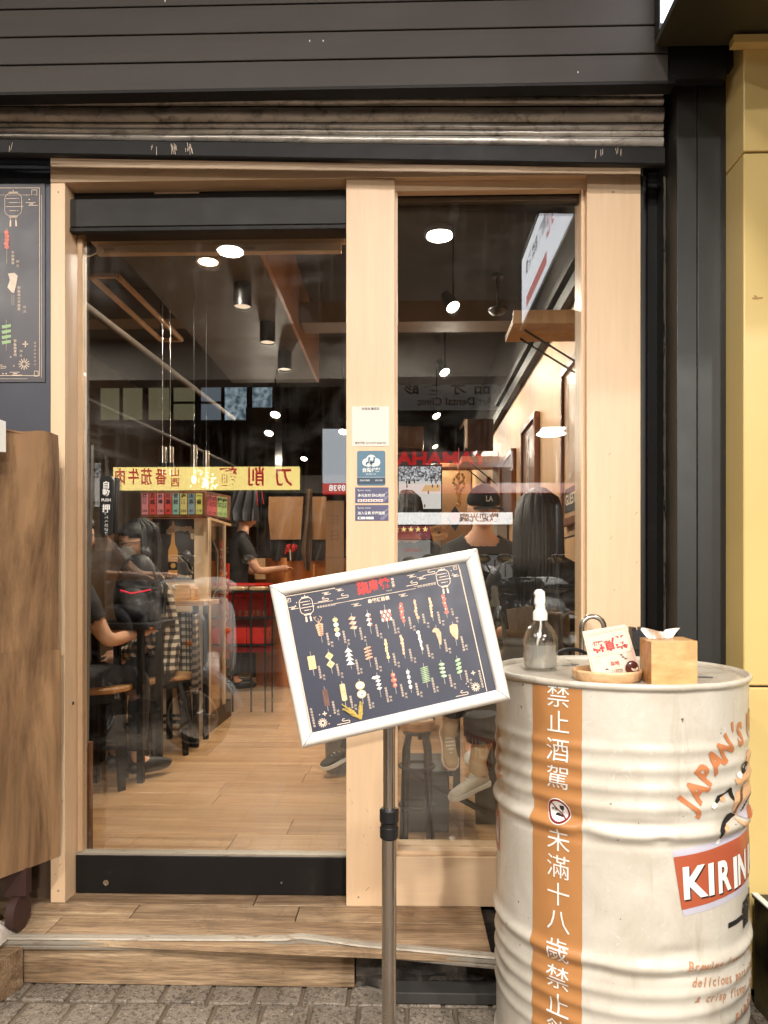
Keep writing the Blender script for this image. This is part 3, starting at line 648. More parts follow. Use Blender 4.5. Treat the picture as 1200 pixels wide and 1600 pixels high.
b.text(Fb, '台灣代駕', 0, -3.5 * s_, 0.0135, d=.0018, bold=.03).text(Fb, '● 55688 ▪ APP', 0, -9.5 * s_, 0.0045, d=.0018).text(Fb, '酒後不開車', -10 * s_, -19.5 * s_, 0.0062, d=.0021).text(Fb, '請叫代駕', 12 * s_, -19.5 * s_, 0.0056, d=.0021).rect(Fb, -22 * s_, -14.6 * s_, 22 * s_, -14.2 * s_, .002)
bl.part('lettering', b, m_white)
b = MB()
for x, c in ((-4.5, 0), (3.5, 1)):
    b.disc(Fb, (x + 1.5) * s_, 15.5 * s_, 1.8 * s_, .0035 ); b.line(Fb, [((x + 1.2) * s_, 13.5 * s_), ((x + .2) * s_, 9 * s_), ((x - 2.5) * s_, 8 * s_), ((x - 3) * s_, 5.5 * s_)], 2.4 * s_, .0035)
bl.part('figure_mark', b, mat('figure_blue', srgb(70, 120, 150), 0.5))
m_purp = mat('purple_print', srgb(92, 90, 122), 0.4, var=0.08); m_purl = mat('purple_light', srgb(132, 128, 156), 0.4)
for py, t1, t2, lab in ((774, '多元支付 隨心所付', 1, 'small purple payment sticker directly under the blue cloud sticker'), (801.5, '加入會員 好康送送', 2, 'lowest purple membership sticker on the middle post')):
    k = T('payment_sticker', lab, 'sticker', P(581, py + 12, W), 'purple stickers on the middle post'); Fk = fwall(581, py, Ym)
    k.part('sticker_sheet', MB().box(PX(555, W), PX(607, W), W - 0.0014, W - 0.0003, PZ(py + 12, W), PZ(py - 12.5, W)), m_purp)
    k.part('stripe_print', MB().flat(Fk, [(12 * s_, -2 * s_), (26 * s_, 8 * s_), (26 * s_, 5 * s_), (14 * s_, -5 * s_)], .0017).flat(Fk, [(13 * s_, -8 * s_), (26 * s_, 1 * s_), (26 * s_, -3 * s_), (18 * s_, -11 * s_), (14 * s_, -11 * s_)], .0017), m_purl)
    b = MB().text(Fk, t1, -22 * s_, -0.5 * s_, 0.0098, d=.0019, bold=.03, align='LEFT').text(Fk, '▚ iPASS  MONEY', -22 * s_, 7.5 * s_, 0.0052, d=.0019, align='LEFT')
    for i in range(5 if t2 == 1 else 2):
        wd_ = 7 if t2 == 1 else 12
        b.rect(Fk, (-22 + i * (wd_ + 1)) * s_, -10 * s_, (-22 + i * (wd_ + 1) + wd_) * s_, -6 * s_, .0019)
    k.part('lettering', b, m_white)
    b = MB()
    for i in range(5 if t2 == 1 else 1):
        b.rect(Fk, (-20 + i * 8) * s_, -9 * s_, (-17 + i * 8) * s_, -7 * s_, .0022)
    k.part('card_mark', b, m_red if t2 == 1 else m_darkp)

random.seed(31); b = MB()
for k in range(26):
    px = random.choice((random.uniform(83, 99), random.uniform(545, 612), random.uniform(922, 996))); py = random.uniform(1180, 1400) if px < 900 else random.uniform(700, 960)
    F = fwall(px, py, W, .0004); a = random.uniform(-1, 1); L = random.uniform(.002, .010); b.line(F, [(0, 0), (a * L, L)], random.uniform(.0006, .0013))
fr.part('scuff_mark', b, mat('brown_scuff', srgb(120, 84, 54), .7))
for px, py in ((91, 1392), (91, 300), (560, 1402), (600, 1402), (958, 300)): fr.part('screw_head', MB().lathe(P(px, py, W - .0006), [(.003, .001), (.003, -.0004)], 10, 'y'), m_alum)
# ================================================================ menu board on its pole
m_wframe = mat('white_snap_frame', srgb(226, 222, 214), 0.33, 0.0, 0.06, 9, 0.05, 120, dirt=srgb(168, 158, 146), ds=22, damt=(0.66, 0.74), stretch=(1, 1, 1))
m_navy = mat('navy_print_sheet', srgb(44, 46, 62), 0.42, 0, 0.08, 5)
o3 = {'TL': P(421, 915, 1.50), 'TR': P(745, 857, 1.545), 'BR': P(797, 1093, 1.515), 'BL': P(472, 1169, 1.47)}
i3p = {'TL': (445, 930), 'TR': (728, 878), 'BR': (775, 1078), 'BL': (487, 1145)}
sn = unit((o3['TR'] - o3['TL']).cross(o3['TL'] - o3['BL'])); sn = -sn if sn.y > 0 else sn
so = (o3['TL'] + o3['TR'] + o3['BR'] + o3['BL']) / 4
O = {k: PL(a, b_, so, sn) for k, (a, b_) in {'TL': (421, 915), 'TR': (745, 857), 'BR': (797, 1093), 'BL': (472, 1169)}.items()}
I = {k: PL(*v, so, sn) for k, v in i3p.items()}
ub = unit(O['TR'] - O['TL']); ms = T('menu_board_stand', 'tilted dark menu board in a white frame on a steel pole', 'menu stand', (P(608, 1600, 1.5).x, 1.5, 0))
ks = ['TL', 'TR', 'BR', 'BL']
for i in range(4):
    a, b_ = ks[i], ks[(i + 1) % 4]
    ctr = (O[a] + O[b_]) / 2 * 0.0 + so
    rings = []
    for k in (a, b_):
        o_, n_ = O[k], I[k]; dd = n_ - o_
        eps = (O[b_] - O[a]).normalized() * (0.0008 if k == a else -0.0008)
        prof = [(0.0, -0.012), (0.0, 0.004), (0.1, 0.009), (0.3, 0.0125), (0.55, 0.0125), (0.8, 0.009), (1.0, 0.0035), (1.0, -0.012)]
        rings.append([o_ + dd * u + sn * h + eps for u, h in prof])
    ms.part('frame_rail', MB().loft(rings), m_wframe, ang=50)
ms.part('back_board', MB().prism([O[k] * .96 + so * .04 - sn * 0.014 for k in ks], sn * 0.0115), m_plast)
ms.part('mitre_corner', MB().prism([O[k] * .985 + so * .015 - sn * 0.0115 for k in ks], sn * 0.006), m_plast)
ms.part('menu_sheet', MB().prism([I[k] + (I[k] - so) * 0.012 - sn * 0.002 for k in ks], sn * 0.002), m_navy)
hs = MB().prism([I[k] + (I[k] - so) * 0.006 + sn * 0.0008 for k in ks], sn * 0.0006)
def FS(px, py, d=0.0):                     # frame on the menu sheet at a measured point
    o = PL(px, py, so, sn); return frame(o, ub, unit(O['TL'] - O['BL']))
px_ = lambda cx, cy: (410 + cx / 3.0, 850 + cy / 3.0)
def FC(cx, cy): return FS(*px_(cx, cy))
ln = MB(); U = 1.5 / FP / 3.0              # metres per crop pixel
def seg(pts, w, d=0.0006):
    F = FC(*pts[0]); o, u, v, n = F; q2 = []
    for p in pts:
        w3 = PL(*px_(*p), so, sn) - o; q2.append((w3.dot(u), w3.dot(v)))
    ln.line(F, q2, w, d)
seg([(108, 246), (340, 207)], .0012); seg([(732, 128), (918, 97)], .0012)
seg([(108, 246), (232, 882)], .0012); seg([(918, 97), (1052, 690)], .0012); seg([(927, 120), (1042, 640)], .0006)
seg([(240, 280), (330, 265)], .0008); seg([(345, 278), (470, 258)], .0006); seg([(620, 228), (720, 208)], .0008); seg([(340, 280), (720, 208)], .0009); seg([(710, 200), (812, 180)], .0006)
for k in range(7):
    F = FC(262 + k * 12.5, 296 - k * 2.2); ln.ring(F, 0, 0, .0017, .0009, .0006, 8)
    F = FC(732 + k * 12.5, 200 - k * 2.2); ln.ring(F, 0, 0, .0017, .0009, .0006, 8)
    F = FC(228 + k * 2.8, 775 + k * 13); ln.ring(F, 0, 0, .0017, .0009, .0006, 8)
    F = FC(1016 + k * 2.8, 596 + k * 12); ln.ring(F, 0, 0, .0017, .0009, .0006, 8)
for cx, cy in ((206, 290), (847, 160)): lantern(ln, FC(cx, cy), 0, 0, 62 * U, 76 * U, .0012, .0006)
for cx, cy, w in ((300, 232, 40), (362, 215, 36), (146, 300, 44), (440, 285, 44), (700, 150, 42), (660, 240, 42), (905, 148, 36), (745, 160, 40)): cloudmark(ln, FC(cx, cy), 0, 0, w * U, .0010, .0006)
for cx, cy, w in ((285, 260, 50), (375, 245, 56), (700, 185, 54), (780, 135, 60), (380, 832, 60), (935, 700, 60)): swirl(ln, FC(cx, cy), 0, 0, w * U, .0012, .0006)
for cx, cy in ((283, 838), (1000, 670)): burst(ln, FC(cx, cy), 0, 0, 20 * U, .0016, .0006)
for cx, cy in ((292, 795), (988, 604)): F = FC(cx, cy); ln.line(F, [(-9 * U, 0), (9 * U, 0)], .0018, .0006); ln.line(F, [(0, -9 * U), (0, 9 * U)], .0018, .0006)
for cx, cy in ((268, 800), (318, 805), (313, 842), (955, 655), (966, 668), (242, 345), (885, 125), (893, 140), (160, 275), (155, 290)): ln.disc(FC(cx, cy), 0, 0, .0011, .0006, 8)
for cx, cy in ((124, 264), (903, 112)): F = FC(cx, cy); ln.line(F, [(-8 * U, -8 * U), (8 * U, -8 * U), (8 * U, 8 * U), (-8 * U, 8 * U)], .0008, .0006, True); ln.line(F, [(-8 * U, 0), (0, 0), (0, 8 * U)], .0008, .0006)
ms.part('line_art', ln, m_cream)
b = MB(); F = FC(522, 202); b.text(F, '柒息地', 0, 0, 62 * U, d=.0007, bold=.055, sx=.85); ms.part('title_lettering', b, m_red)
b = MB(); F = FC(612, 182); b.vtext(F, '串燒殿', 0, 16 * U, 15 * U, d=.0007, bold=.02); F = FC(595, 218); b.text(F, 'S H O P', 0, 0, 8 * U, d=.0007)
F = FC(545, 262); b.text(F, '串燒項目表', 0, 0, 21 * U, d=.0007, bold=.03)
items = [
 ('shrimp', 270, 400, '秘醬燒大蝦', 90), ('ball', 347, 390, '秘醬燒貢丸', 30), ('roll', 425, 375, '秘醬燒豆皮', 45), ('roll2', 500, 360, '秘醬燒蔥捲', 45), ('check', 580, 335, '秘醬燒五花肉', 50),
 ('long_r', 655, 325, '秘醬燒牛肉', 60), ('long_t', 720, 310, '秘醬燒雞', 40), ('long_p', 790, 300, '秘醬燒軟骨', 40), ('long_r', 855, 285, '牛肋條', 80),
 ('block', 232, 555, '秘醬燒豆腐', 25), ('diamond', 317, 545, '秘醬燒豆干', 25), ('tri', 407, 525, '秘醬燒甜不辣', 35), ('bacon', 497, 515, '秘醬燒培根', 50), ('long_y', 582, 495, '秘醬燒雞皮', 35),
 ('long_p', 658, 475, '秘醬燒雞心', 35), ('long_w', 740, 455, '秘醬燒雞翅', 35), ('drum', 822, 430, '秘醬燒雞腿', 85), ('leg', 900, 415, '秘醬燒去骨腿', 85),
 ('bar_b', 298, 720, '秘醬燒米血', 25), ('bar_y', 380, 695, '秘醬燒玉米', 30), ('mush', 462, 685, '秘醬燒杏鮑菇', 35), ('stackw', 545, 655, '秘醬燒筊白筍', 50), ('redb', 617, 640, '秘醬燒香腸', 35),
 ('whiteb', 688, 635, '秘醬燒麻糬', 30), ('green', 763, 610, '秘醬燒四季豆', 30), ('green2', 845, 595, '秘醬燒花椰', 30), ('green3', 920, 575, '秘醬燒青椒', 30)]
cols = {'s': MB(), 'r': MB(), 't': MB(), 'w': MB(), 'y': MB(), 'br': MB(), 'g': MB(), 'k': MB()}
def blob(c, F, x, y, rx, ry, d=.0009, n=8, a=0.0):
    o, u, v, nn = F; ca, sa = math.cos(a), math.sin(a)
    cols[c].flat(F, [((x + ca * rx * math.cos(t) - sa * ry * math.sin(t)) * U * .9, (y + sa * rx * math.cos(t) + ca * ry * math.sin(t)) * U * .92) for t in [2 * math.pi * k / n + .2 for k in range(n)]], d)
random.seed(5); LT = MB()
for kind, cx, cy, name, price in items:
    F = FC(cx, cy); s = cols['s']
    dx = 0.03
    s.line(F, [(0, 52 * U), (0, -62 * U)], .0007, .0004)
    R_ = random.uniform
    if kind == 'shrimp':
        for k in range(5): blob('t', F, 0, 22 - k * 12, 22 - 2 * k, 9); blob('r', F, R_(-6, 6), 20 - k * 12, 8, 5, .0011)
        for sx in (-1, 1): cols['t'].line(F, [(0, 30 * U), (sx * 18 * U, 52 * U), (sx * 8 * U, 62 * U)], .0011, .0008)
    elif kind == 'ball':
        for k in range(4): blob('w' if k % 2 else 'y', F, 0, 38 - k * 25, 14, 12)
    elif kind in ('roll', 'roll2'):
        for k in range(3): blob('t' if kind == 'roll' else 'w', F, 0, 30 - k * 24, 22 if kind == 'roll' else 15, 11, n=4); blob('r' if kind == 'roll2' else 'w', F, 8, 26 - k * 24, 6, 6, .0011)
    elif kind == 'check':
        for i in range(5):
            for j in range(3): blob('r' if (i + j) % 2 else 'w', F, -22 + i * 11, 20 - j * 20, 7.5, 12, n=4, a=.1)
    elif kind.startswith('long'):
        c = {'r': 'r', 't': 't', 'p': 't', 'y': 'y', 'w': 'w'}[kind[-1]]
        for k in range(6): blob(c, F, R_(-3, 3), 46 - k * 17, (12 if kind[-1] in 'r' else 8) + R_(-2, 2), 10); 
        for k in range(3): blob('w' if c != 'w' else 'y', F, R_(-4, 4), 38 - k * 30, 4, 4, .0011)
    elif kind == 'block': cols['y'].rect(F, -17 * U, -32 * U, 17 * U, 30 * U, .0009); [blob('t', F, R_(-8, 8), 20 - k * 16, 7, 2.5, .0011) for k in range(4)]
    elif kind == 'diamond':
        for k in (0, 1): blob('y', F, 0, 22 - k * 42, 22, 22, n=4, a=-.2); blob('k', F, 0, 22 - k * 42, 5, 5, .0011); blob('y', F, 0, 22 - k * 42, 3, 3, .0013)
    elif kind == 'tri':
        for k in range(4): cols['w'].flat(F, [((-19) * U, (20 - k * 20) * U), (19 * U, (18 - k * 20) * U), (0, (40 - k * 20) * U)], .0009 + k * .00005)
    elif kind == 'bacon':
        for k in range(4): blob('t', F, 0, 30 - k * 17, 21, 6, a=.15); blob('r', F, 4, 28 - k * 17, 14, 2.4, .0011, a=.15)
    elif kind in ('drum', 'leg'):
        sc_ = 1 if kind == 'drum' else 1.25
        cols['t'].flat(F, [(x * U * sc_, y * U * sc_) for x, y in ((-22, 28), (-8, 40), (10, 32), (18, 12), (14, -20), (8, -46), (2, -40), (-4, -6), (-8, 18), (-20, 20))] if kind == 'drum' else [(x * U, y * U) for x, y in ((-18, 34), (0, 42), (20, 36), (20, 10), (12, -28), (6, -36), (-12, -14), (-20, 6))], .0009)
    elif kind in ('bar_b', 'bar_y'):
        c = 'br' if kind == 'bar_b' else 'y'
        for k in range(9): blob(c, F, 0, 36 - k * 9, 15, 8)
        if kind == 'bar_y': [blob('w', F, R_(-6, 6), 36 - k * 12, 4, 3, .0011) for k in range(7)]
    elif kind == 'mush':
        for k in (0, 1): blob('y', F, 0, 24 - k * 44, 24, 21, n=14); blob('w', F, 0, 24 - k * 44, 19, 16, .001, n=14); blob('k', F, 0, 22 - k * 44, 7, 3, .0012)
    elif kind == 'stackw':
        for k in range(4): blob('w', F, 0 - (8 if k == 0 else 0), 34 - k * 19, 15 if k else 24, 9, n=4 if k else 6)
    elif kind == 'redb':
        for k in range(3): blob('r', F, 0, 28 - k * 26, 12 + 4 * (k == 1), 13); blob('t', F, 3, 30 - k * 26, 6, 5, .0011)
    elif kind == 'whiteb':
        for k in range(4): blob('w', F, 0, 38 - k * 25, 10, 12, n=5)
    elif kind == 'green':
        for k in range(9): blob('g', F, 0, 34 - k * 9, 24, 2.8, a=.12)
    else:
        for k in range(4): blob('g', F, R_(-2, 2), 34 - k * 20, 17, 8, a=.3 if kind == 'green3' else -.1, n=6); blob('w' if kind == 'green2' else 'g', F, 6, 32 - k * 20, 6, 4, .0011)
    F2 = FC(cx + 33, cy + 22); LT.vtext(F2, name, 0, 0, 11.5 * U, 12.2 * U, d=.0007)
    F3 = FC(cx + 55 + 1, cy + 62); LT.text(F3, str(price), 0, 0, 12 * U, d=.0007); F3 = FC(cx + 58, cy + 78); LT.text(F3, '元', 0, 0, 12 * U, d=.0007)
LT.v += []; n0 = len(LT.v)
off = len(b.v); b.v += LT.v; b.f += [tuple(i + off for i in f) for f in LT.f]
ms.part('lettering', b, m_cream)
for k, nm, c in (('s', 'skewer_print', (200, 190, 175)), ('r', 'red_meat_print', (198, 108, 92)), ('t', 'tan_meat_print', (222, 178, 140)), ('w', 'white_food_print', (238, 228, 212)), ('y', 'yellow_food_print', (226, 200, 142)), ('br', 'brown_food_print', (112, 78, 68)), ('g', 'green_food_print', (166, 192, 146)), ('k', 'dark_food_print', (90, 60, 40))):
    ms.part(nm, cols[k], mat(nm + '_m', srgb(*c), 0.45, var=0.22, vs=90))
b = MB()
for r_ in range(3):
    for k in range(38): F = FC(420 + k * 15 + r_ * 7, 822 + r_ * 14 - k * 3.4 - 26); b.disc(F, 0, 0, .0005, .0005, 4)
ms.part('dot_print', b, mat('dot_grey', srgb(110, 112, 124)))
b = MB(); random.seed(9)                    # dried straw stuck at the lower edge
for k in range(70):
    t = random.random(); a0 = PL(*px_(460 + random.uniform(-6, 6), 818 + random.uniform(-4, 4)), so, sn)
    if k < 45: e = (372 + 90 * t, 762 + 45 * (t) + random.uniform(-14, 14))
    else: e = (462 + random.uniform(-8, 8), 740 + random.uniform(0, 30))
    a1 = PL(*px_(*e), so, sn); m_ = (a0 + a1) / 2 + V((random.uniform(-.003, .003), 0, random.uniform(-.003, .003)))
    b.tube([a0 + sn * .002, m_ + sn * random.uniform(.003, .006), a1 + sn * random.uniform(.002, .008)], [.0005, .0005, .0003], 4)
    if k % 2: b.ell(a1 + sn * .004, (.0011, .0011, .002), 5, 4)
ms.part('straw_sprig', b, mat('gold_straw', srgb(206, 180, 96), 0.6, var=0.3, vs=40), kind='stuff')
yp = 1.548; xp = P(608, 1300, yp); 
tb = so - sn * 0.02
ms.part('upper_pole', MB().lathe((xp.x, yp, 0.70), [(0.0125, -0.10), (0.0125, 0.30)], 20), m_chrome)
ms.part('lower_pole', MB().lathe((xp.x, yp, 0.03), [(0.0152, 0.0), (0.0152, 0.585)], 20), m_chrome)
zc_ = PZ(1285, yp)
ms.part('collar', MB().lathe((xp.x, yp, zc_), [(0.0165, -.034), (0.0195, -.03), (0.0195, -0.010), (0.0175, -0.008), (0.0175, 0.0), (0.0200, .003), (0.0200, .026), (0.0165, .03)], 20), m_plast)
ms.part('holder_plate', MB().ob(tb - sn * .01, ub * .06, unit(O['TL'] - O['BL']) * .05, sn * .003).bar(V((xp.x, yp - .004, 0.99)), V((xp.x, yp - .022, 1.06)), .02, .012), m_plast)
ms.part('foot_plate', MB().lathe((xp.x, yp, 0.0), [(0.17, 0.0), (0.17, 0.008), (0.15, 0.014), (0.02, 0.022), (0.0, 0.022)], 40), m_blackm)

# ================================================================ the white steel drum
DX, DY, DR, DZ = 0.510, 1.784, 0.2835, 0.889
def prof_r(z):                              # body radius at height z
    r = DR
    for zc, h, w in ((0.754, .0035, .010), (0.715, .004, .011), (0.675, .0045, .011), (0.636, .0045, .011), (0.583, .0095, .012), (0.317, .0085, .0135), (0.262, .0045, .011), (0.222, .0045, .011), (0.182, .004, .011), (0.142, .0035, .010)):
        r += h * math.exp(-((z - zc) / w) ** 2)
    for zc, w in ((0.605, .007), (0.560, .008), (0.295, .008)): r -= 0.002 * math.exp(-((z - zc) / w) ** 2)
    return r
def dent(a, z):
    n = noise.noise(V((a * 3.2, z * 6, 7.0))) * .0016 + noise.noise(V((a * 9, z * 16, 2.0))) * .0008
    for ac, zc, s, wa, wz in ((-118, .578, -.007, 6, .012), (-98, .60, -.006, 10, .013), (-80, .345, -.005, 12, .014), (-127, .60, -.007, 7, .016), (-105, .33, .002, 8, .02), (-140, .62, -.006, 8, .02), (-62, .60, .002, 7, .02), (-95, .50, -.002, 12, .05), (-112, .305, -.004, 7, .01), (-76, .30, -.005, 9, .008), (-60, .59, -.004, 5, .01), (-88, .575, -.005, 4, .008)):
        n += s * math.exp(-(((a * 57.2958 - ac) / wa) ** 2 + ((z - zc) / wz) ** 2))
    return n
def dpt(a, z, d=0.0):
    r = prof_r(z) + dent(a, z) + d
    return V((DX + r * math.cos(a), DY + r * math.sin(a), z))
t = NT('drum_paint'); base = srgb(196, 189, 176)
v1 = t.coord(); n1 = t.noise(v1, 7, 9, 0.72, 0.5); n2 = t.noise(v1, 34, 6, 0.7, 1.5); n3 = t.noise(t.coord((1, 1, 0.12)), 26, 5, 0.6)
c = t.ramp(n1, [(0.3, srgb(184, 174, 158)), (0.5, base), (0.72, srgb(208, 202, 190))])
c = t.mix(t.ramp(n2, [(0.60, g4(0)), (0.68, g4(.5))]), c, srgb(222, 216, 204))
c = t.mix(t.ramp(n3, [(0.58, g4(0)), (0.74, g4(.5))]), c, srgb(150, 132, 108))
n6 = t.noise(t.coord((1, 1, 3)), 4.2, 9, 0.8, 1.2); c = t.mix(t.ramp(n6, [(0.56, g4(0)), (0.74, g4(.3))]), c, srgb(158, 142, 120))
n7 = t.noise(t.coord((1, 1, 1)), 22, 9, 0.85, 3.0); c = t.mix(t.ramp(n7, [(0.63, g4(0)), (0.66, g4(.35))]), c, srgb(150, 134, 112))
n4 = t.noise(v1, 46, 3, 0.5); c = t.mix(t.ramp(n4, [(0.735, g4(0)), (0.75, g4(.9))]), c, srgb(84, 60, 40))
t.l(c, t.b.inputs['Base Color']); t.l(t.ramp(n1, [(0.3, g4(.42)), (0.7, g4(.25))]), t.b.inputs['Roughness']); t.b.inputs['Coat Weight'].default_value = 0.15
t.l(t.bump(n2, 0.10, 0.002), t.b.inputs['Normal']); m_drum = t.m
dm = T('steel_drum', 'dented cream white steel drum with orange lettered stripe and printed beer label', 'drum', (DX, DY, 0))
NA, NZ = 240, 190
b = MB(); vs = []
for j in range(NZ + 1):
    z = 0.012 + (DZ - 0.012 - 0.012) * j / NZ
    for i in range(NA): vs.append(dpt(-math.pi + 2 * math.pi * i / NA, z))
b.add(vs, [(j * NA + i, j * NA + (i + 1) % NA, (j + 1) * NA + (i + 1) % NA, (j + 1) * NA + i) for j in range(NZ) for i in range(NA)])
dm.part('drum_body', b, m_drum, ang=80)
b = MB().lathe((DX, DY, DZ), [(0.283, -.016), (0.2885, -.014), (0.2915, -.008), (0.2905, -.002), (0.2865, 0), (0.2825, -.002), (0.281, -.007), (0.2805, -.012)], 96, cap=False)
for v in b.v: v.z += .0012 * noise.noise(V((v.x * 14, v.y * 14, 0)))
dm.part('top_rim', b, m_drum, ang=80)
dm.part('bottom_rim', MB().lathe((DX, DY, 0.0), [(0.280, 0.0), (0.2905, 0.003), (0.2905, 0.012), (0.283, 0.018)], 96, cap=False), m_drum, ang=80)
m_lid = mat('worn_drum_lid', srgb(200, 192, 178), 0.4, 0, 0.08, 8, 0.1, 60, dirt=srgb(150, 126, 96), ds=6, damt=(0.5, 0.75))
dm.part('lid', MB().lathe((DX, DY, DZ - .012), [(0.281, 0.0), (0.268, -0.0), (0.262, .0025), (0.256, .0005), (0.02, .0005), (0, .0005)], 96, cap=False), m_lid, ang=60)
dm.part('bung_cap', MB().lathe((DX - .1, DY + .17, DZ - .012), [(0.034, 0.0), (0.034, 0.006), (0.022, 0.008), (0.018, 0.003), (0, 0.003)], 24), m_lid)
b = MB()
for cx, cy in ((888, 1040), (893, 1038), (1100, 1058)):
    b.flat((G(cx, cy, DZ - .011), V((1, 0, 0)), V((0, 1, 0)), V((0, 0, 1))), [(-.02, -.01), (.014, -.016), (.022, .006), (.0, .012), (-.016, .01)], .0003 + .0002 * (cx % 3))
dm.part('scuff_mark', b, mat('scuff_grey', srgb(120, 118, 116), 0.5, var=0.3, vs=80))
# unwrapped prints: s along the arc (metres, growing to the right), z height
def Dq(px, py):                             # measured point on the drum wall -> (s, z)
    lo, hi = -math.pi, -0.05
    c0 = V((0, 0)); d = ray(px, py); dx, dy = d.x, d.y
    A = dx * dx + dy * dy; B = -2 * (dx * DX + dy * DY); Cc = DX * DX + DY * DY - (DR + .001) ** 2
    disc = max(B * B - 4 * A * Cc, 0); tt = (-B - math.sqrt(disc)) / (2 * A)
    a = math.atan2(dy * tt - DY, dx * tt - DX)
    return V((a * DR, CH + d.z * tt))
FL = (V((0, 0, 0)), V((1, 0, 0)), V((0, 1, 0)), V((0, 0, 1)))
def wrap(mb, step_=0.009):                  # cut a flat print finely and lay it on the wall
    bm = bmesh.new(); vv = [bm.verts.new(v) for v in mb.v]
    for f in mb.f:
        try: bm.faces.new([vv[i] for i in f])
        except ValueError: pass
    for ax in (0, 1):
        xs = [v.co[ax] for v in bm.verts]; lo, hi = min(xs), max(xs); k = math.ceil(lo / step_)
        st = step_ if ax == 0 else step_ * .6; k = math.ceil(lo / st)
        while k * st < hi:
            co = [0, 0, 0]; co[ax] = k * st; no = [0, 0, 0]; no[ax] = 1
            bmesh.ops.bisect_plane(bm, geom=bm.verts[:] + bm.edges[:] + bm.faces[:], plane_co=co, plane_no=no, dist=1e-7); k += 1
    bmesh.ops.triangulate(bm, faces=[f for f in bm.faces if len(f.verts) > 4])
    bm.verts.index_update(); out = MB()
    out.v = [dpt(v.co.x / DR, v.co.y, 0.0006 + v.co.z) for v in bm.verts]; out.f = [tuple(v.index for v in f.verts) for f in bm.faces]
    bm.free(); return out
def LF(px, py, px2, py2, w=None):           # frame: origin at a measured point, u towards a second measured point
    a, b2 = Dq(px, py), Dq(px2, py2); u = (b2 - a).normalized()
    return (V((a.x, a.y, 0)), V((u.x, u.y, 0)), V((-u.y, u.x, 0)), V((0, 0, 1))), (b2 - a).length
m_tape = mat('orange_tape', srgb(180, 126, 76), 0.33, 0, 0.05, 6, 0.04, 40, coat=0.2)
sl, sr = Dq(832, 1300).x, Dq(909.5, 1300).x; m_or = mat('orange_brown_print', srgb(190, 120, 78), 0.4, var=0.06)
b = MB().add([(sl, 0.02, 0), (sr, 0.02, 0), (sr, DZ - .017, 0), (sl, DZ - .017, 0)], [(0, 1, 2, 3)])
tp = dm.part('orange_tape', wrap(b, 0.006), m_tape, ang=80)
b = MB(); xc = None
for ch, py in (('禁', 1090), ('止', 1131), ('酒', 1174), ('駕', 1217), ('未', 1315), ('滿', 1357), ('十', 1400), ('八', 1441), ('歲', 1487), ('禁', 1530), ('止', 1572), ('飲', 1614), ('酒', 1655)):
    c = Dq(872, py); b.text(FL, ch, c.x, c.y, 0.052, d=.0014, bold=-0.002, sx=1.08)
c = Dq(872, 1267); b.disc(FL, c.x, c.y, .0275, .0012, 28)
dm.part('warning_lettering', wrap(b, .005), m_white)
b = MB().ring(FL, c.x, c.y, .0235, .0042, .0020, 28).line(FL, [(c.x - .0165, c.y + .0165), (c.x + .0165, c.y - .0165)], .0032, .0020)
dm.part('prohibition_mark', wrap(b, .005), mat('dark_red_print', srgb(124, 26, 34), 0.45))
b = MB().flat(FL, [(c.x + x, c.y + y) for x, y in ((.003, .013), (.014, .013), (.013, .005), (.0085, .001), (.004, .005))], .0017).rect(FL, c.x + .0078, c.y - .004, c.x + .0092, c.y + .002, .0017)
b.flat(FL, [(c.x + x, c.y + y) for x, y in ((-.009, -.011), (.009, -.013), (.010, -.010), (.004, -.008), (.0, -.005), (-.006, -.006))], .0017)
b.ring(FL, c.x - .0145, c.y + .002, .0022, .0012, .0017, 8).ring(FL, c.x - .0075, c.y + .001, .0022, .0012, .0017, 8).line(FL, [(c.x - .0145, c.y + .002), (c.x - .010, c.y + .006), (c.x - .0075, c.y + .002)], .0012, .0017)
dm.part('car_glass_mark', wrap(b), m_darkp)
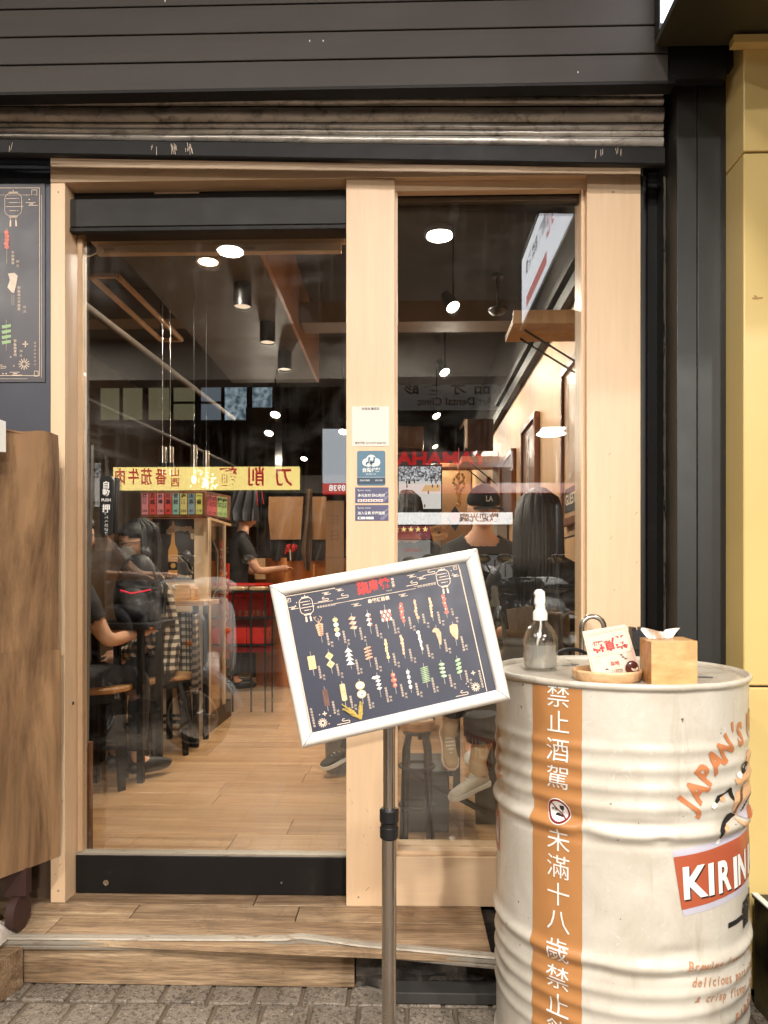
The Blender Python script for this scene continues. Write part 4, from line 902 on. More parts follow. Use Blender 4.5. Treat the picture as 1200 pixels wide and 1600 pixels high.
def beer_art():
    out = {k: MB() for k in ('or', 'red', 'lav', 'wh', 'bk', 'skin', 'txt')}
    def D2(px, py): a = Dq(min(px, 1170.5), py); return a
    a0 = D2(1051.5, 1330); a1 = D2(1068, 1432); b0 = D2(1053, 1340); b1 = D2(1065.5, 1422); w = .44
    def arc(p, x): return (p.x + x, p.y + .016 * math.sin(min(1, x / w) * math.pi))
    def ribbon(k, p, q2, d, n=30):
        for i in range(n):
            xa, xb = w * i / n, w * (i + 1) / n; out[k].flat(FL, [arc(q2, xa), arc(q2, xb), arc(p, xb), arc(p, xa)], d)
    ribbon('lav', a0, a1, .0002); ribbon('red', b0, b1, .0008)
    ps = [D2(1084, 1381), D2(1111, 1376), D2(1130.5, 1371), D2(1148, 1365), D2(1160, 1361)]; ps = [(p.x, p.y) for p in ps]
    ps[4] = (ps[3][0] + .034, ps[3][1] + .002)
    for i, ch in enumerate('ICHIBAN'): ps.append((ps[4][0] + .052 + i * .037, ps[4][1] + .002))
    for ch, c_ in zip('KIRINICHIBAN', ps):
        out['bk'].text(FL, ch, c_[0] + .0028, c_[1] - .0035, 0.088, d=.0012, bold=.04, rot=.05, sx=.92 if ch in 'K' else 1.0 if ch == 'I' else .74); out['wh'].text(FL, ch, c_[0], c_[1], 0.088, d=.0018, bold=.035, rot=.05, sx=.92 if ch in 'K' else 1.0 if ch == 'I' else .74)
    p = D2(1150, 1447)
    for i, ch in enumerate('一番搾り'): out['bk'].text(FL, ch, p.x + i * .062, p.y + .004 + .004 * i, .062, d=.0008, bold=.05)
    for st_, en, s in (((1077, 1509), (1166, 1482), 'Brewing from only the most'), ((1086, 1536), (1167, 1510), 'delicious part of barley for'), ((1091, 1560), (1168, 1534), 'a crisp flavor. It’s beer')):
        p, q2 = D2(*st_), D2(*en); u = (q2 - p).normalized()
        for j, ch in enumerate(s):
            if ch != ' ': out['txt'].text(FL, ch, p.x + u.x * j * .0122, p.y + u.y * j * .0122, .0245, d=.0012, shear=.25, sx=.85, bold=.02, rot=math.atan2(u.y, u.x) * .8)
    p = D2(1150, 1592)
    for j, ch in enumerate('FIRST PRESS BEER'): out['or'].text(FL, ch, p.x + j * .022, p.y + .001 * j, .032, d=.0008, bold=.02, sx=.85)
    an = [D2(*c) for c in ((1076, 1257), (1089, 1236), (1102, 1212), (1118, 1190), (1134, 1170), (1146, 1150), (1156, 1149))]; st_ = an[-1] - an[-2]
    pts = [(p.x, p.y) for p in an]; L0 = pts[-1]
    for i in range(11): t_ = i / 10; pts.append((L0[0] + .062 + i * .034, L0[1] + .012 + .02 * math.sin(t_ * math.pi) - .14 * max(0, t_ - .35) ** 1.3))
    for i, ch in enumerate("JAPAN'SPRIMEBREWED"[:len(pts)]):
        a = V(pts[max(0, i - 1)]); b_ = V(pts[min(len(pts) - 1, i + 1)]); d = b_ - a; out['or'].text(FL, ch, pts[i][0], pts[i][1], .067, d=.0008, bold=.04, rot=math.atan2(d.y, d.x) * (1.0 if i < 5 else .5), sx=.82)
    def tr2(k, pts, d): out[k].flat(FL, [tuple(D2(1000 + x / 6, 1100 + y / 6)) for x, y in pts], d)
    tr2('skin', [(870, 1000), (865, 900), (900, 820), (950, 770), (985, 700), (1010, 640), (1024, 640), (1024, 1000), (1000, 1050), (900, 1040)][::-1], .0010)
    tr2('skin', [(970, 540), (985, 470), (1005, 430), (1020, 415), (1024, 440), (1024, 650), (1000, 640), (990, 560)][::-1], .0011)
    tr2('skin', [(870, 700), (900, 690), (960, 650), (1000, 610), (1020, 650), (980, 705), (920, 750), (885, 755)][::-1], .0012)
    tr2('bk', [(950, 555), (975, 530), (1000, 545), (992, 605), (962, 652), (944, 640)][::-1], .0016)
    for c in ((958, 578), (984, 598)):
        e = D2(1000 + c[0] / 6, 1100 + c[1] / 6); out['wh'].disc(FL, e.x, e.y, .0045, .0021, 8); out['bk'].disc(FL, e.x, e.y, .002, .0025, 6)
    tr2('wh', [(903, 642), (935, 620), (948, 655), (930, 692), (905, 685), (896, 665)][::-1], .0017)
    tr2('bk', [(830, 775), (850, 790), (872, 860), (868, 905), (845, 880), (822, 822), (770, 856), (735, 905), (705, 930), (690, 915), (720, 858), (790, 828)][::-1], .0014)
    tr2('bk', [(850, 1015), (900, 1040), (862, 1068), (800, 1115), (762, 1190), (752, 1262), (735, 1255), (726, 1180), (770, 1105), (815, 1035)][::-1], .0014)
    tr2('wh', [(690, 915), (710, 940), (680, 980), (655, 965), (665, 935)][::-1], .0018); tr2('wh', [(735, 1255), (755, 1270), (745, 1310), (710, 1320), (715, 1290)][::-1], .0018)
    tr2('skin', [(740, 880), (780, 850), (790, 900), (750, 915)][::-1], .0018); tr2('skin', [(770, 1160), (800, 1120), (820, 1150), (775, 1205)][::-1], .0018)
    tr2('skin', [(880, 1060), (940, 1100), (1000, 1080), (1010, 1110), (970, 1165), (900, 1105)][::-1], .0014)
    tr2('lav', [(920, 1040), (905, 1010), (950, 915), (1010, 830), (1020, 840), (1015, 960), (970, 1070)][::-1], .0015); tr2('red', [(1018, 890), (1024, 950), (1005, 1050), (975, 1070), (1000, 980)][::-1], .0019)
    for i in range(6): x, y = 935 + i * 12, 1000 - i * 30; tr2('bk', [(x, y), (x + 30, y - 34), (x + 38, y - 26), (x + 8, y + 8)][::-1], .0020)
    for i in range(22): t_ = i / 21; x, y = 876 + 20 * math.sin(t_ * 3) + 60 * t_ * t_, 1010 - 240 * t_; tr2('bk', [(x, y), (x + 22, y + 4), (x + 20, y + 11), (x + 2, y + 8)][::-1], .0018)
    return out
m_lab = mat('label_orange_red', srgb(172, 86, 58), 0.38, var=0.05); m_lav = mat('label_lavender', srgb(186, 182, 194), 0.4, var=0.04); m_skin_ = mat('emblem_tan', srgb(212, 166, 126), 0.45, var=0.2, vs=200); m_txt = mat('label_small_text', srgb(176, 128, 96), 0.45)
b_art = beer_art()
for k, nm, mm in (('lav', 'label_edge_print', m_lav), ('red', 'label_print', m_lab), ('bk', 'black_print', m_darkp), ('wh', 'label_lettering', m_white), ('or', 'motto_lettering', m_or), ('skin', 'emblem_print', m_skin_), ('txt', 'small_lettering', m_txt)):
    dm.part(nm, wrap(b_art[k], 0.007), mm, ang=80)
# the far half of a second label round the left side
b = MB(); c = Dq(779, 1300); xr_ = c.x
b2 = MB().add([(xr_ - .3, c.y - .045, 0), (xr_ + .006, c.y - .045, 0), (xr_ + .006, c.y + .05, 0), (xr_ - .3, c.y + .05, 0)], [(0, 1, 2, 3)]); dm.part('label_print', wrap(b2, .012), m_lab, ang=80)
b = MB()
for i, ch in enumerate('NABIHCI'): b.text(FL, ch, xr_ - .022 - i * .036, c.y, .085, d=.0006, bold=.03, sx=.62)
dm.part('label_lettering', wrap(b, .012), m_white, ang=80)
b = MB()
for i, (ch, py) in enumerate((('W', 1205), ('E', 1175), ('R', 1150))): c = Dq(782 - 1.0 * i, py); b.text(FL, ch, c.x - .012, c.y, .05, d=.0006, bold=.03, rot=-R(50))
dm.part('motto_lettering', wrap(b, .012), m_or, ang=80)

# ================================================================ things on the drum
LZ = DZ - .0112
bc = G(844, 1047, LZ)
bo = T('spray_bottle', 'clear glass spray bottle half full of sanitiser on the drum', 'bottle', bc)
bo.part('bottle_glass', MB().lathe(bc, [(0.0, .001), (0.036, .001), (0.0405, .004), (0.0415, .010), (0.0415, .070), (0.040, .082), (0.035, .096), (0.026, .108), (0.018, .115), (0.0155, .121), (0.0150, .138), (0.0128, .138), (0.0128, .121), (0.017, .112), (0.025, .104), (0.033, .092), (0.0385, .078), (0.0392, .066), (0.0390, .009), (0.033, .005), (0.0, .005)], 36, cap=False), m_clear)
t = NT('sanitiser_gel'); t.b.inputs['Base Color'].default_value = (0.92, 0.88, 0.84, 1); t.b.inputs['Transmission Weight'].default_value = 0.55; t.b.inputs['Roughness'].default_value = 0.12; t.b.inputs['IOR'].default_value = 1.2
bo.part('liquid', MB().lathe(bc, [(0.0, .0055), (0.033, .0055), (0.0385, .010), (0.0387, .063), (0.0, .063)], 36, cap=False), t.m)
bo.part('collar', MB().lathe(bc, [(0.0165, .122), (0.0165, .143), (0.0135, .147), (0.012, .150), (0.0125, .158), (0.010, .160), (0, .160)], 28), m_white)
cg = MB()
for k in range(28):
    a = 2 * math.pi * k / 28; cg.ob(bc + V((.0167 * math.cos(a), .0167 * math.sin(a), .132)), V((.0006 * math.cos(a), .0006 * math.sin(a), 0)), V((-.0007 * math.sin(a), .0007 * math.cos(a), 0)), V((0, 0, .009)))
bo.part('collar_ribs', cg, m_white, kind='stuff')
h_ = bc + V((0, 0, .158))
hb = MB().prism([h_ + V((x, -.0095, z)) for x, z in ((-.014, .0), (.011, .0), (.012, .014), (.010, .034), (.002, .040), (-.008, .040), (-.016, .030), (-.012, .022), (-.014, .012))], (0, .019, 0))
bo.part('spray_head', hb, m_white, bev=.004)
bo.part('nozzle', MB().lathe(h_ + V((-.004, -.0095, .028)), [(.003, 0), (.003, -.003)], 12, 'y'), m_white)
bo.part('dip_tube', MB().tube([bc + V((.003, 0, .145)), bc + V((.002, .0, .11)), bc + V((-.008, 0, .06)), bc + V((-.020, 0, .012))], .0028, 8), m_white)
tc = G(948, 1062, LZ)
tr_ = T('round_tray', 'small round wooden tray at the front edge of the drum', 'tray', tc)
tr_.part('tray_body', MB().lathe(tc, [(0.0, .004), (0.060, .004), (0.063, .006), (0.066, .022), (0.068, .024), (0.0735, .024), (0.0755, .021), (0.073, .006), (0.068, .0), (0.0, .0)], 48, cap=False), m_tray)
A_, B_, C_ = G(1018, 1073, LZ), G(1090, 1070, LZ), G(984, 1050, LZ)
ux = unit(B_ - A_); vx = V((-ux.y, ux.x, 0)); wbx = (B_ - A_).length; dbx = 0.125
tb_ = T('tissue_box', 'bamboo tissue box with a white tissue poking out of the top', 'tissue box', A_)
hbx = .0925; th = .006
def bpan(p0, a, b_, c): return MB().add([p0, p0 + a, p0 + a + b_, p0 + b_, p0 + c, p0 + a + c, p0 + a + b_ + c, p0 + b_ + c], [(0, 3, 2, 1), (4, 5, 6, 7), (0, 1, 5, 4), (1, 2, 6, 5), (2, 3, 7, 6), (3, 0, 4, 7)])
Zv = V((0, 0, 1)); m_bamd = wood('bamboo_side', srgb(160, 104, 52), srgb(196, 142, 80), srgb(216, 168, 104), 'x', 0.4, 1.8, 0.12, 0.02)
sk = C_ - A_; sk = unit(sk) * 0.125
tb_.part('front_panel', bpan(A_, ux * wbx, -sk * (th / .125), Zv * hbx) if 0 else bpan(A_, ux * wbx, sk * (th / .125), Zv * hbx), m_bamboo, bev=.001)
tb_.part('side_panel', bpan(A_ + sk * (th / .125) * 1.02, ux * th, sk * (1 - th / .125), Zv * (hbx - .0004)), m_bamd, bev=.001)
tb_.part('side_panel', bpan(A_ + ux * (wbx - th) + sk * (th / .125) * 1.02, ux * th, sk * (1 - th / .125), Zv * (hbx - .0004)), m_bamd, bev=.001)
tb_.part('top_panel', bpan(A_ + ux * th * 1.03 + sk * (th / .125) * 1.02 + Zv * (hbx - .007), ux * (wbx - 2.06 * th), sk * (1 - th / .125), Zv * .0065), m_bamboo, bev=.001)
tt0 = A_ + ux * wbx * .36 + sk * .55 + Zv * hbx
def tis(u, v):
    x = (u - .5); w = .030 + .016 * v
    return tt0 + ux * (x * 2 * w) + sk * (.10 * math.sin(u * 9 + v * 1.2) * (0.4 + v) + .04 * math.sin(u * 21)) + Zv * (v * .019 + .0035 * v * math.sin(u * 7 + 1) + .001)
b = MB().grid(tis, 44, 10).grid(lambda u, v: tis(u, v) + sk * (.16 + .1 * v) + ux * (.006 * v) - Zv * (.005 * v), 44, 10)
tb_.part('tissue', b, mat('tissue_white', srgb(242, 238, 234), 0.8, var=0.02), ang=80)
# menu card leaning on the box
cq = {'TL': (913, 988), 'TR': (979, 977), 'BR': (1003, 1056), 'BL': (930, 1060)}
cA = G(930, 1060, LZ + .006); cn = unit(V((0.10, -1.0, 0.32)))
K = {k: PL(*v, cA, cn) for k, v in cq.items()}; cu = unit(K['TR'] - K['TL']); cv = unit(K['TL'] - K['BL'])
mc = T('menu_card', 'small pink paper card leaning between the tray and tissue box', 'card', cA)
mc.part('card_sheet', MB().prism([K[k] - cn * .002 for k in ks], cn * .002), mat('pink_card', srgb(232, 200, 180), 0.55, var=0.03), bev=.0004)
mc.part('card_sheet', MB().prism([K[k] - cn * .0046 - cu * .003 + cv * .003 for k in ks], cn * .0022), mat('cream_card', srgb(226, 206, 186), 0.55, var=0.03))
zq = lambda cx, cy: (900 + cx / 6, 960 + cy / 6)
def FK(cx, cy): return frame(PL(*zq(cx, cy), cA, cn), cu, cv)
b = MB().text(FK(310, 270), '柒息地', 0, 0, .030, d=.0006, bold=.05, rot=math.pi, sx=.9).text(FK(365, 462), '柒地', 0, 0, .010, d=.0006, bold=.03)
mc.part('title_lettering', b, m_red)
b = MB().text(FK(205, 256), '串燒酒食居', 0, 0, .0045, d=.0006, rot=math.pi)
for cx, cy in ((450, 295), (425, 380), (440, 400), (465, 415), (290, 515)): cloudmark(b, FK(cx, cy), 0, 0, .0085, .0012, .0006)
for i, s in enumerate(('平日營業時間', '下午五點至凌晨', '歡迎預約訂位', '二樓包廂')): b.text(FK(385, 522 + i * 17), s, 0, 0, .0042, d=.0006)
mc.part('lettering', b, m_darkp)
F = FK(310, 385); b = MB()
o_, u_, v_, n_ = F
def kk(cx, cy): w = PL(*zq(cx, cy), cA, cn) - o_; return (w.dot(u_), w.dot(v_))
b.line(F, [kk(120, 205), kk(455, 135), kk(585, 545)], .0005, .0006); b.line(F, [kk(155, 405), kk(520, 345)], .0005, .0006); b.line(F, [kk(112, 190), kk(470, 120), kk(600, 560)], .0003, .0006)
for cx, cy in ((290, 350), (205, 432)): b.ring(FK(cx, cy), 0, 0, .0035, .0005, .0006, 12)
b.ring(FK(360, 460), 0, 0, .011, .0005, .0006, 24); mc.part('line_art', b, mat('brown_line', srgb(120, 80, 60)))
bd = PL(*zq(515, 508), cA, cn)
one('round_badge', MB().ell(bd + cn * .006, (.0145, .007, .0165), 24, 14), mat('maroon_gloss', srgb(84, 40, 34), 0.25, coat=0.4), 'small brown glossy round badge at the lower corner of the pink card', 'badge')
bg = bpy.data.objects['round_badge']; Fg = frame(bd + cn * .0125 + cu * .003 - cv * .002, cu, cv)
bq = mesh_obj('pale_face_patch', MB().disc(Fg, 0, 0, .0075, 0, 16, .0068), m_cream, off=bg.location.copy()); bq.parent = bg
b = MB().line(Fg, [(-.006, .003), (-.002, .0015), (0, -.001), (.002, .0015), (.006, .003)], .0012, .0006).line(Fg, [(-.003, -.004), (.003, -.004)], .0012, .0006).disc(Fg, -.003, .0, .001, .0006, 6).disc(Fg, .003, .0, .001, .0006, 6)
bq = mesh_obj('ink_mark', b, m_darkp, off=bg.location.copy()); bq.parent = bg; bq['kind'] = 'stuff'
# chrome tube frame behind the drum
a0, a1 = P(909, 1000, 2.125), P(944, 1000, 2.125); zt = PZ(980, 2.125); rr = (a1.x - a0.x) / 2; cxm = (a0.x + a1.x) / 2
pts = [V((a0.x, 2.125, .01)), V((a0.x, 2.125, zt))] + [V((cxm - rr * math.cos(R(t_)), 2.125, zt + rr * math.sin(R(t_)))) for t_ in range(20, 180, 20)] + [V((a1.x, 2.125, zt)), V((a1.x, 2.125, .01))]
uh = T('umbrella_rack', 'chrome hooped tube of an umbrella rack standing behind the drum', 'umbrella rack', (cxm, 2.125, 0))
uh.part('hoop', MB().tube(pts, .0075, 14), m_chrome)
uh.part('base_foot', MB().box(cxm - .07, cxm + .07, 2.100, 2.145, 0.0, .012), m_plast, bev=.003)
c0 = P(893, 1035, 2.12); uh.part('rubber_ring', MB().tube([V((c0.x + .062 * math.cos(R(a)), 2.115 + .004 * math.sin(R(a)), c0.z - .01 + .048 * math.sin(R(a)))) for a in range(0, 360, 15)], .0055, 8, closed=True), m_plast)
one('ashtray_clip', MB().box(P(985, 985, 2.13).x, P(1005, 985, 2.13).x, 2.11, 2.15, .90, PZ(984, 2.13)).box(P(985, 985, 2.13).x, P(991, 985, 2.13).x, 2.11, 2.15, PZ(984, 2.13), PZ(979, 2.13)).box(P(999, 985, 2.13).x, P(1005, 985, 2.13).x, 2.11, 2.15, PZ(984, 2.13), PZ(979, 2.13)).box(P(990, 985, 2.13).x, P(1000, 985, 2.13).x, 2.12, 2.14, 0.0, .90), m_plast, 'black stand with a notched top behind the tissue box', 'ashtray stand', bev=.001)
# ================================================================ the restaurant inside
XR, XL, YB, ZC = 0.80, -2.7, 9.2, 3.05
m_wallw = mat('warm_wall_paint', srgb(226, 200, 168), 0.7, 0, 0.06, 3)
m_warmply = wood('warm_wall_ply', srgb(180, 138, 96), srgb(198, 156, 112), srgb(210, 170, 126), 'z', 0.5, 0.6, 0.03, 0.02, contrast=2.4, fine=.92)
m_brownf = wood('brown_frame_wood', srgb(84, 48, 30), srgb(124, 74, 46), srgb(150, 96, 62), 'z', 0.4, 1.4, 0.05, 0.05)
# floor boards laid across the room
fl = T('floor', None, None, (0, 2.36, ZF), kind='structure')
fl.part('floor_base', MB().box(XL, 3.0, 2.29, YB, ZF - 0.08, ZF - 0.012), m_dark)
random.seed(21); L = 1.22; shared = {}
y = 2.291; row = 0
while y < 8.9:
    wdt = 0.178 if row else 0.17
    x = -2.3 - random.uniform(0, L) ; 
    while x < 0.79:
        x1_ = min(x + L, 0.798)
        if x1_ - x > .08 and x1_ > XL:
            key = (round(x1_ - x, 2), wdt)
            if key not in shared:
                shared[key] = mesh_obj('floor_board', MB().box(0, key[0] - .0015, 0, wdt - .0015, -0.012, 0), m_floor, 0.0012, seg=1); o = shared[key]
            else: o = shared[key].copy(); COL.objects.link(o)
            o.parent = fl.e; o.location = (x, y - 2.36, 0)
        x += L
    y += wdt; row += 1
# shell
wr = T('right_wall', None, None, (XR, 5, 0), kind='structure')
ztp = PZ(512, XR * FP / (877 - 630), 877); zw = PZ(838, XR * FP / (900 - 630), 900)
wr.part('upper_ply', MB().box(XR, XR + .05, 2.38, YB, zw + .008, ztp + .03), m_warmply)
wr.part('wainscot', MB().box(XR - .012, XR + .05, 2.38, YB, ZF, zw), m_panelw)
wr.part('dado_line', MB().box(XR - .014, XR + .05, 2.38, YB, zw + .001, zw + .007), m_plast)
wr.part('dark_upper', MB().box(XR - .002, XR + .05, 2.38, YB, ztp + .031, ZC), m_dark)
wr.part('cable_trunk', MB().box(XR - .045, XR - .003, 2.5, 8.0, ztp + .03, ztp + .10).box(XR - .06, XR - .003, 2.5, 6.0, ztp + .13, ztp + .17), m_black, bev=.004)
for k in range(8): wr.part('wainscot_batten', MB().box(XR - .016, XR - .0125, 2.9 + k * .8, 2.906 + k * .8, ZF, zw - .004), m_brownf)
wl = T('left_wall', None, None, (XL, 5, 0), kind='structure'); wl.part('wall_sheet', MB().box(XL - .05, XL, 2.36, YB, ZF, ZC), mat('left_wall_brown', srgb(104, 84, 64), 0.7))
bw = T('back_wall', None, None, (0, YB, 0), kind='structure'); bw.part('wall_sheet', MB().box(XL, XR + .05, YB, YB + .06, ZF, ZC), mat('back_wall_dark', srgb(66, 54, 44), 0.7))
fw = T('front_inner_wall', None, None, (0, 2.3, 0), kind='structure')
fw.part('wall_sheet', MB().box(XL, xl0, 2.37, 2.40, ZF, ZC).box(xr1, XR + .05, 2.365, 2.379, 0, ZC), m_dark); fw.part('upper_sheet', MB().box(xl0, xr1, 2.37, 2.40, zh + .112, ZC), m_dark)
cg_ = T('ceiling', None, None, (0, 5, ZC), kind='structure'); cg_.part('ceiling_sheet', MB().box(XL - .1, XR + .1, 2.30, YB + .1, ZC, ZC + .05), m_dark)
m_beam = mat('beam_brown', srgb(120, 100, 80), 0.65, 0, 0.12, 3)
yb1 = 5.2
one('cross_beam', MB().box(-2.6, -1.34, 4.9, 5.1, 2.84, 3.04), m_beam, 'brown cross beam under the dark ceiling on the left of the lamp soffit', 'beam')
one('cross_beam', MB().box(-0.64, XR - .01, 4.6, 4.8, 2.70, 2.83), m_beam, 'pale brown cross beam behind the second ceiling spotlight', 'beam')
sf = T('lamp_soffit', 'long brown dropped ceiling soffit carrying the black can lamps', 'soffit', (-1.0, 4, 2.6))
sf.part('soffit_face', MB().box(-1.32, -0.67, 2.5, 5.7, 2.62, 2.64), mat('soffit_brown', srgb(80, 70, 60), 0.6, 0, 0.12, 2.5))
sf.part('soffit_side', MB().box(-0.669, -0.65, 2.5, 5.7, 2.62, 3.04).box(-1.32, -0.67, 5.68, 5.70, 2.642, 3.04), mat('soffit_side', srgb(176, 124, 78), 0.5, 0, 0.15, 3))
# air curtain above the door inside
ac = T('air_curtain', 'beige aluminium air curtain mounted inside above the sliding door', 'air curtain', P(335, 392, 2.42))
m_beig = mat('beige_aluminium', srgb(206, 178, 148), 0.4, 0.2, 0.05, 4)
x0_, x1_ = PX(143, 2.42), PX(545, 2.42)
for k, (a, b_, d) in enumerate(((359, 367, .01), (368, 379, 0), (380, 393, -.012))):
    ac.part('casing_strip', MB().box(x0_ + .01 * k, x1_ - .012 * k, 2.42 + d, 2.436, PZ(b_, 2.42), PZ(a, 2.42)), m_beig, bev=.003)
ac.part('end_bracket', MB().bar(P(141, 373, 2.40), P(160, 394, 2.40), .012, .010, (0, 1, 0)), m_beig, bev=.002)
ac.part('cable', MB().tube([P(128, 402, 2.40), P(141, 400, 2.40), P(150, 396, 2.41), P(156, 388, 2.42)], .0022, 6), m_white)
ac.part('caution_lettering', MB().rect(fwall(172, 390, 2.405, .001), -.02, -.003, .014, .003).rect(fwall(384, 388, 2.405, .001), -.03, -.004, .03, .004), mat('tan_label', srgb(160, 126, 92)))
# ceiling things
cfr = T('hanging_wood_frame', 'rectangular pale wood frame hung flat under the ceiling at the upper left', 'frame', (-1.5, 4.1, 2.62))
pA, pB, pC, pD = G(141, 431, 2.62), G(183, 431, 2.62), G(284, 531, 2.62), G(251, 531, 2.62)
for a, b_ in ((pA, pB), (pB, pC), (pC, pD), (pD, pA)): cfr.part('frame_bar', MB().bar(a, b_, .022, .022), m_panelw, bev=.002)
for a in (pA, pD): cfr.part('hanger', MB().bar(a, V((a.x, a.y, ZC - .002)), .006, .006, (1, 0, 0)), m_plast)
one('duct_pipe', MB().tube([(-1.46, 3.0, 2.36), (-1.43, 3.3, 2.33), (-1.27, 5.5, 2.30)], .018, 12), mat('duct_grey', srgb(72, 60, 48), 0.8, 0.0), 'pale round pipe running back under the ceiling on the left', 'pipe')
one('duct_pipe', MB().tube([(-1.9, 2.7, 2.10), (-1.5, 6.8, 2.12)], .012, 10), mat('duct_dark', srgb(50, 42, 36), 0.8, 0.0), 'thin darker pipe running back low along the left wall', 'pipe')
m_lens = emis('lamp_lens', (1.0, 0.80, 0.56), 5.0); m_lensw = emis('lamp_lens_dim', (1.0, 0.74, 0.52), 1.1); m_hot = emis('lamp_hot', (1, .86, .66), 30)
dl = T('ceiling_downlight', 'very bright round ceiling lamp nearest the door', 'ceiling lamp', G(325, 405, 2.615))
c_ = G(325, 405, 2.615); dl.part('lens', MB().lathe(c_ - V((0, 0, .012)), [(0, 0), (.045, 0), (.045, .006), (0, .006)], 24, cap=False), m_hot); dl.part('trim_ring', MB().lathe(c_ - V((0, 0, .006)), [(.0455, .01), (.0455, -.008), (.058, -.008), (.058, .01)], 24, cap=False), m_beig)
lamp('downlight_light', c_ - V((0, 0, .03)), 22, .10, (1, .88, .74))
cans = ((379, 480, 'nearest'), (418, 536, 'middle'), (445, 578, 'farthest'))
for px, py, w in cans:
    c_ = G(px, py, 2.50); cn_ = T('can_lamp', w + ' of the three black can lamps hanging from the soffit', 'ceiling lamp', c_ + V((0, 0, .12)), 'black can lamps under the soffit')
    cn_.part('can_body', MB().lathe(c_, [(.044, .0), (.046, .0), (.046, .119), (.0, .119)], 24, cap=False), m_plast)
    cn_.part('lens', MB().lathe(c_ + V((0, 0, .008)), [(0, 0), (.0435, 0), (.0435, .003), (0, .003)], 24, cap=False), m_lensw)
    lamp('can_light', c_ - V((0, 0, .005)), 9, .08, (1, .88, .74))
def spot(px, py, z, lab, pw, s=1.0):
    c_ = G(px, py, z); t_ = T('track_spotlight', lab, 'spotlight', (c_.x, c_.y, ZC), 'track spotlights along the ceiling')
    d = unit(V((0.45, -0.5, -0.75))); 
    t_.part('stem', MB().tube([V((c_.x, c_.y, ZC - .002)), c_ + V((0, 0, .06))], .006, 8), m_plast)
    q_ = d.to_track_quat('Z', 'Y').to_matrix()
    hd = MB(); 
    for r_, h in ((0,)): pass
    return t_, c_, d, q_
for i, (px, py, z, pw, lab) in enumerate(((708, 480, 2.6, 14, 'largest glowing track spotlight high in the fixed window'), (695, 582, 2.6, 10, 'second track spotlight, below the largest one in the fixed window'), (682, 650, 2.6, 8, 'third track spotlight, just above the air conditioner level in the fixed window'), (680, 698, 2.62, 7, 'farthest small round track spotlight above the television'), (430, 648, 2.35, 6, 'small bright spotlight above the yellow sign in the door glass'), (420, 677, 2.35, 5, 'small bright spotlight just below and left of its twin in the door glass'), (475, 717, 2.5, 5, 'small spotlight right of the yellow sign in the door glass'), (536, 675, 2.4, 4, 'small spotlight next to the middle post in the door glass'))):
    c_ = G(px, py, z); d = unit(V((0.35 if i < 4 else -.1, -0.45, -0.8))); q_ = d.to_track_quat('Z', 'Y').to_matrix()
    t_ = T('track_spotlight', lab, 'spotlight', (c_.x, c_.y, ZC), 'track spotlights along the ceiling')
    t_.part('stem', MB().tube([V((c_.x, c_.y, ZC - .002)), c_ + V((0, 0, .06))], .006, 8), m_plast)
    hd = MB().lathe((0, 0, 0), [(.0, -.11), (.026, -.11), (.034, -.06), (.042, 0.002), (.038, 0.002), (.030, -.05)], 18, cap=False)
    hd.v = [c_ + q_ @ v for v in hd.v]; t_.part('head', hd, m_plast)
    ls = MB().lathe((0, 0, -.004), [(0, 0), (.036, 0), (.036, .003), (0, .003)], 18, cap=False); ls.v = [c_ + q_ @ v for v in ls.v]; t_.part('lens', ls, m_hot if i != 3 else m_lens)
    lo = lamp('spot_light', c_ + d * .02, pw * (0.75 if i == 0 else 1.0 if i < 3 else 1.9), .07, (1, .88, .74)); lo.rotation_euler = (-d).to_track_quat('Z', 'Y').to_euler()
pd = T('black_pendant_lamp', 'black pendant lamp with a round ceiling rose and wide shade', 'pendant lamp', G(778, 432, 2.75))
c_ = G(778, 434, 2.75); k_ = c_.y / FP
pd.part('ceiling_rose', MB().lathe(c_, [(.0, .0), (9 * k_, .0), (9 * k_, .02), (3 * k_, .0), (2.4 * k_, -20 * k_)], 20, cap=False), m_plast)
pd.part('stem', MB().lathe(c_, [(.0022 * 2, -46 * k_), (.0022 * 2, -18 * k_)], 8), m_plast)
pd.part('shade', MB().lathe(c_, [(4 * k_, -44 * k_), (15 * k_, -49 * k_), (15 * k_, -51 * k_), (10 * k_, -56 * k_), (4 * k_, -58 * k_), (0, -58 * k_)], 24, cap=False), m_plast)
# right wall things
def XWY(px): return XR * FP / (px - 630)
def wallF(px, py): y_ = XWY(px); return V((XR, y_, PZ(py, y_, px)))
def shelf(px_near, px_far, py_t, py_b, lab, xw, brk):
    yn, yf = XWY(px_near), XWY(px_far)
    return yn, yf
s1 = T('wall_shelf', 'near thin wood wall shelf on diagonal wire brackets high in the window', 'shelf', (XR, 2.9, 2.1), 'wood wall shelves')
ys0 = 2.72; ys1 = 2.92; zsf = PZ(507, ys0, 860); xa = PX(800, ys0 + .02)
s1.part('shelf_board', MB().box(xa, XR - .003, ys0, ys1, zsf, zsf + .026), m_panelw, bev=.002)
s1.part('shelf_lip', MB().box(xa, XR - .003, ys0 - .012, ys0 - .001, zsf, zsf + .05), m_panelw, bev=.002)
for yy in (ys0 + .05, ys1 - .05): s1.part('bracket', MB().bar((xa + .05, yy, zsf - .002), (XR - .004, yy, zsf - .22), .006, .006), m_black)
s1.part('bottle_stub', MB().lathe((PX(822, ys0 + .1), ys0 + .1, zsf + .027), [(.012, 0), (.012, .03), (.006, .04), (.006, .06)], 12), m_plast)
s2 = T('wall_shelf', 'far small wood wall shelf with a glowing white candle', 'shelf', (XR, 6.2, 1.9), 'wood wall shelves')
ya = 6.2; zf2 = PZ(722, ya, 750); xa = PX(721, ya)
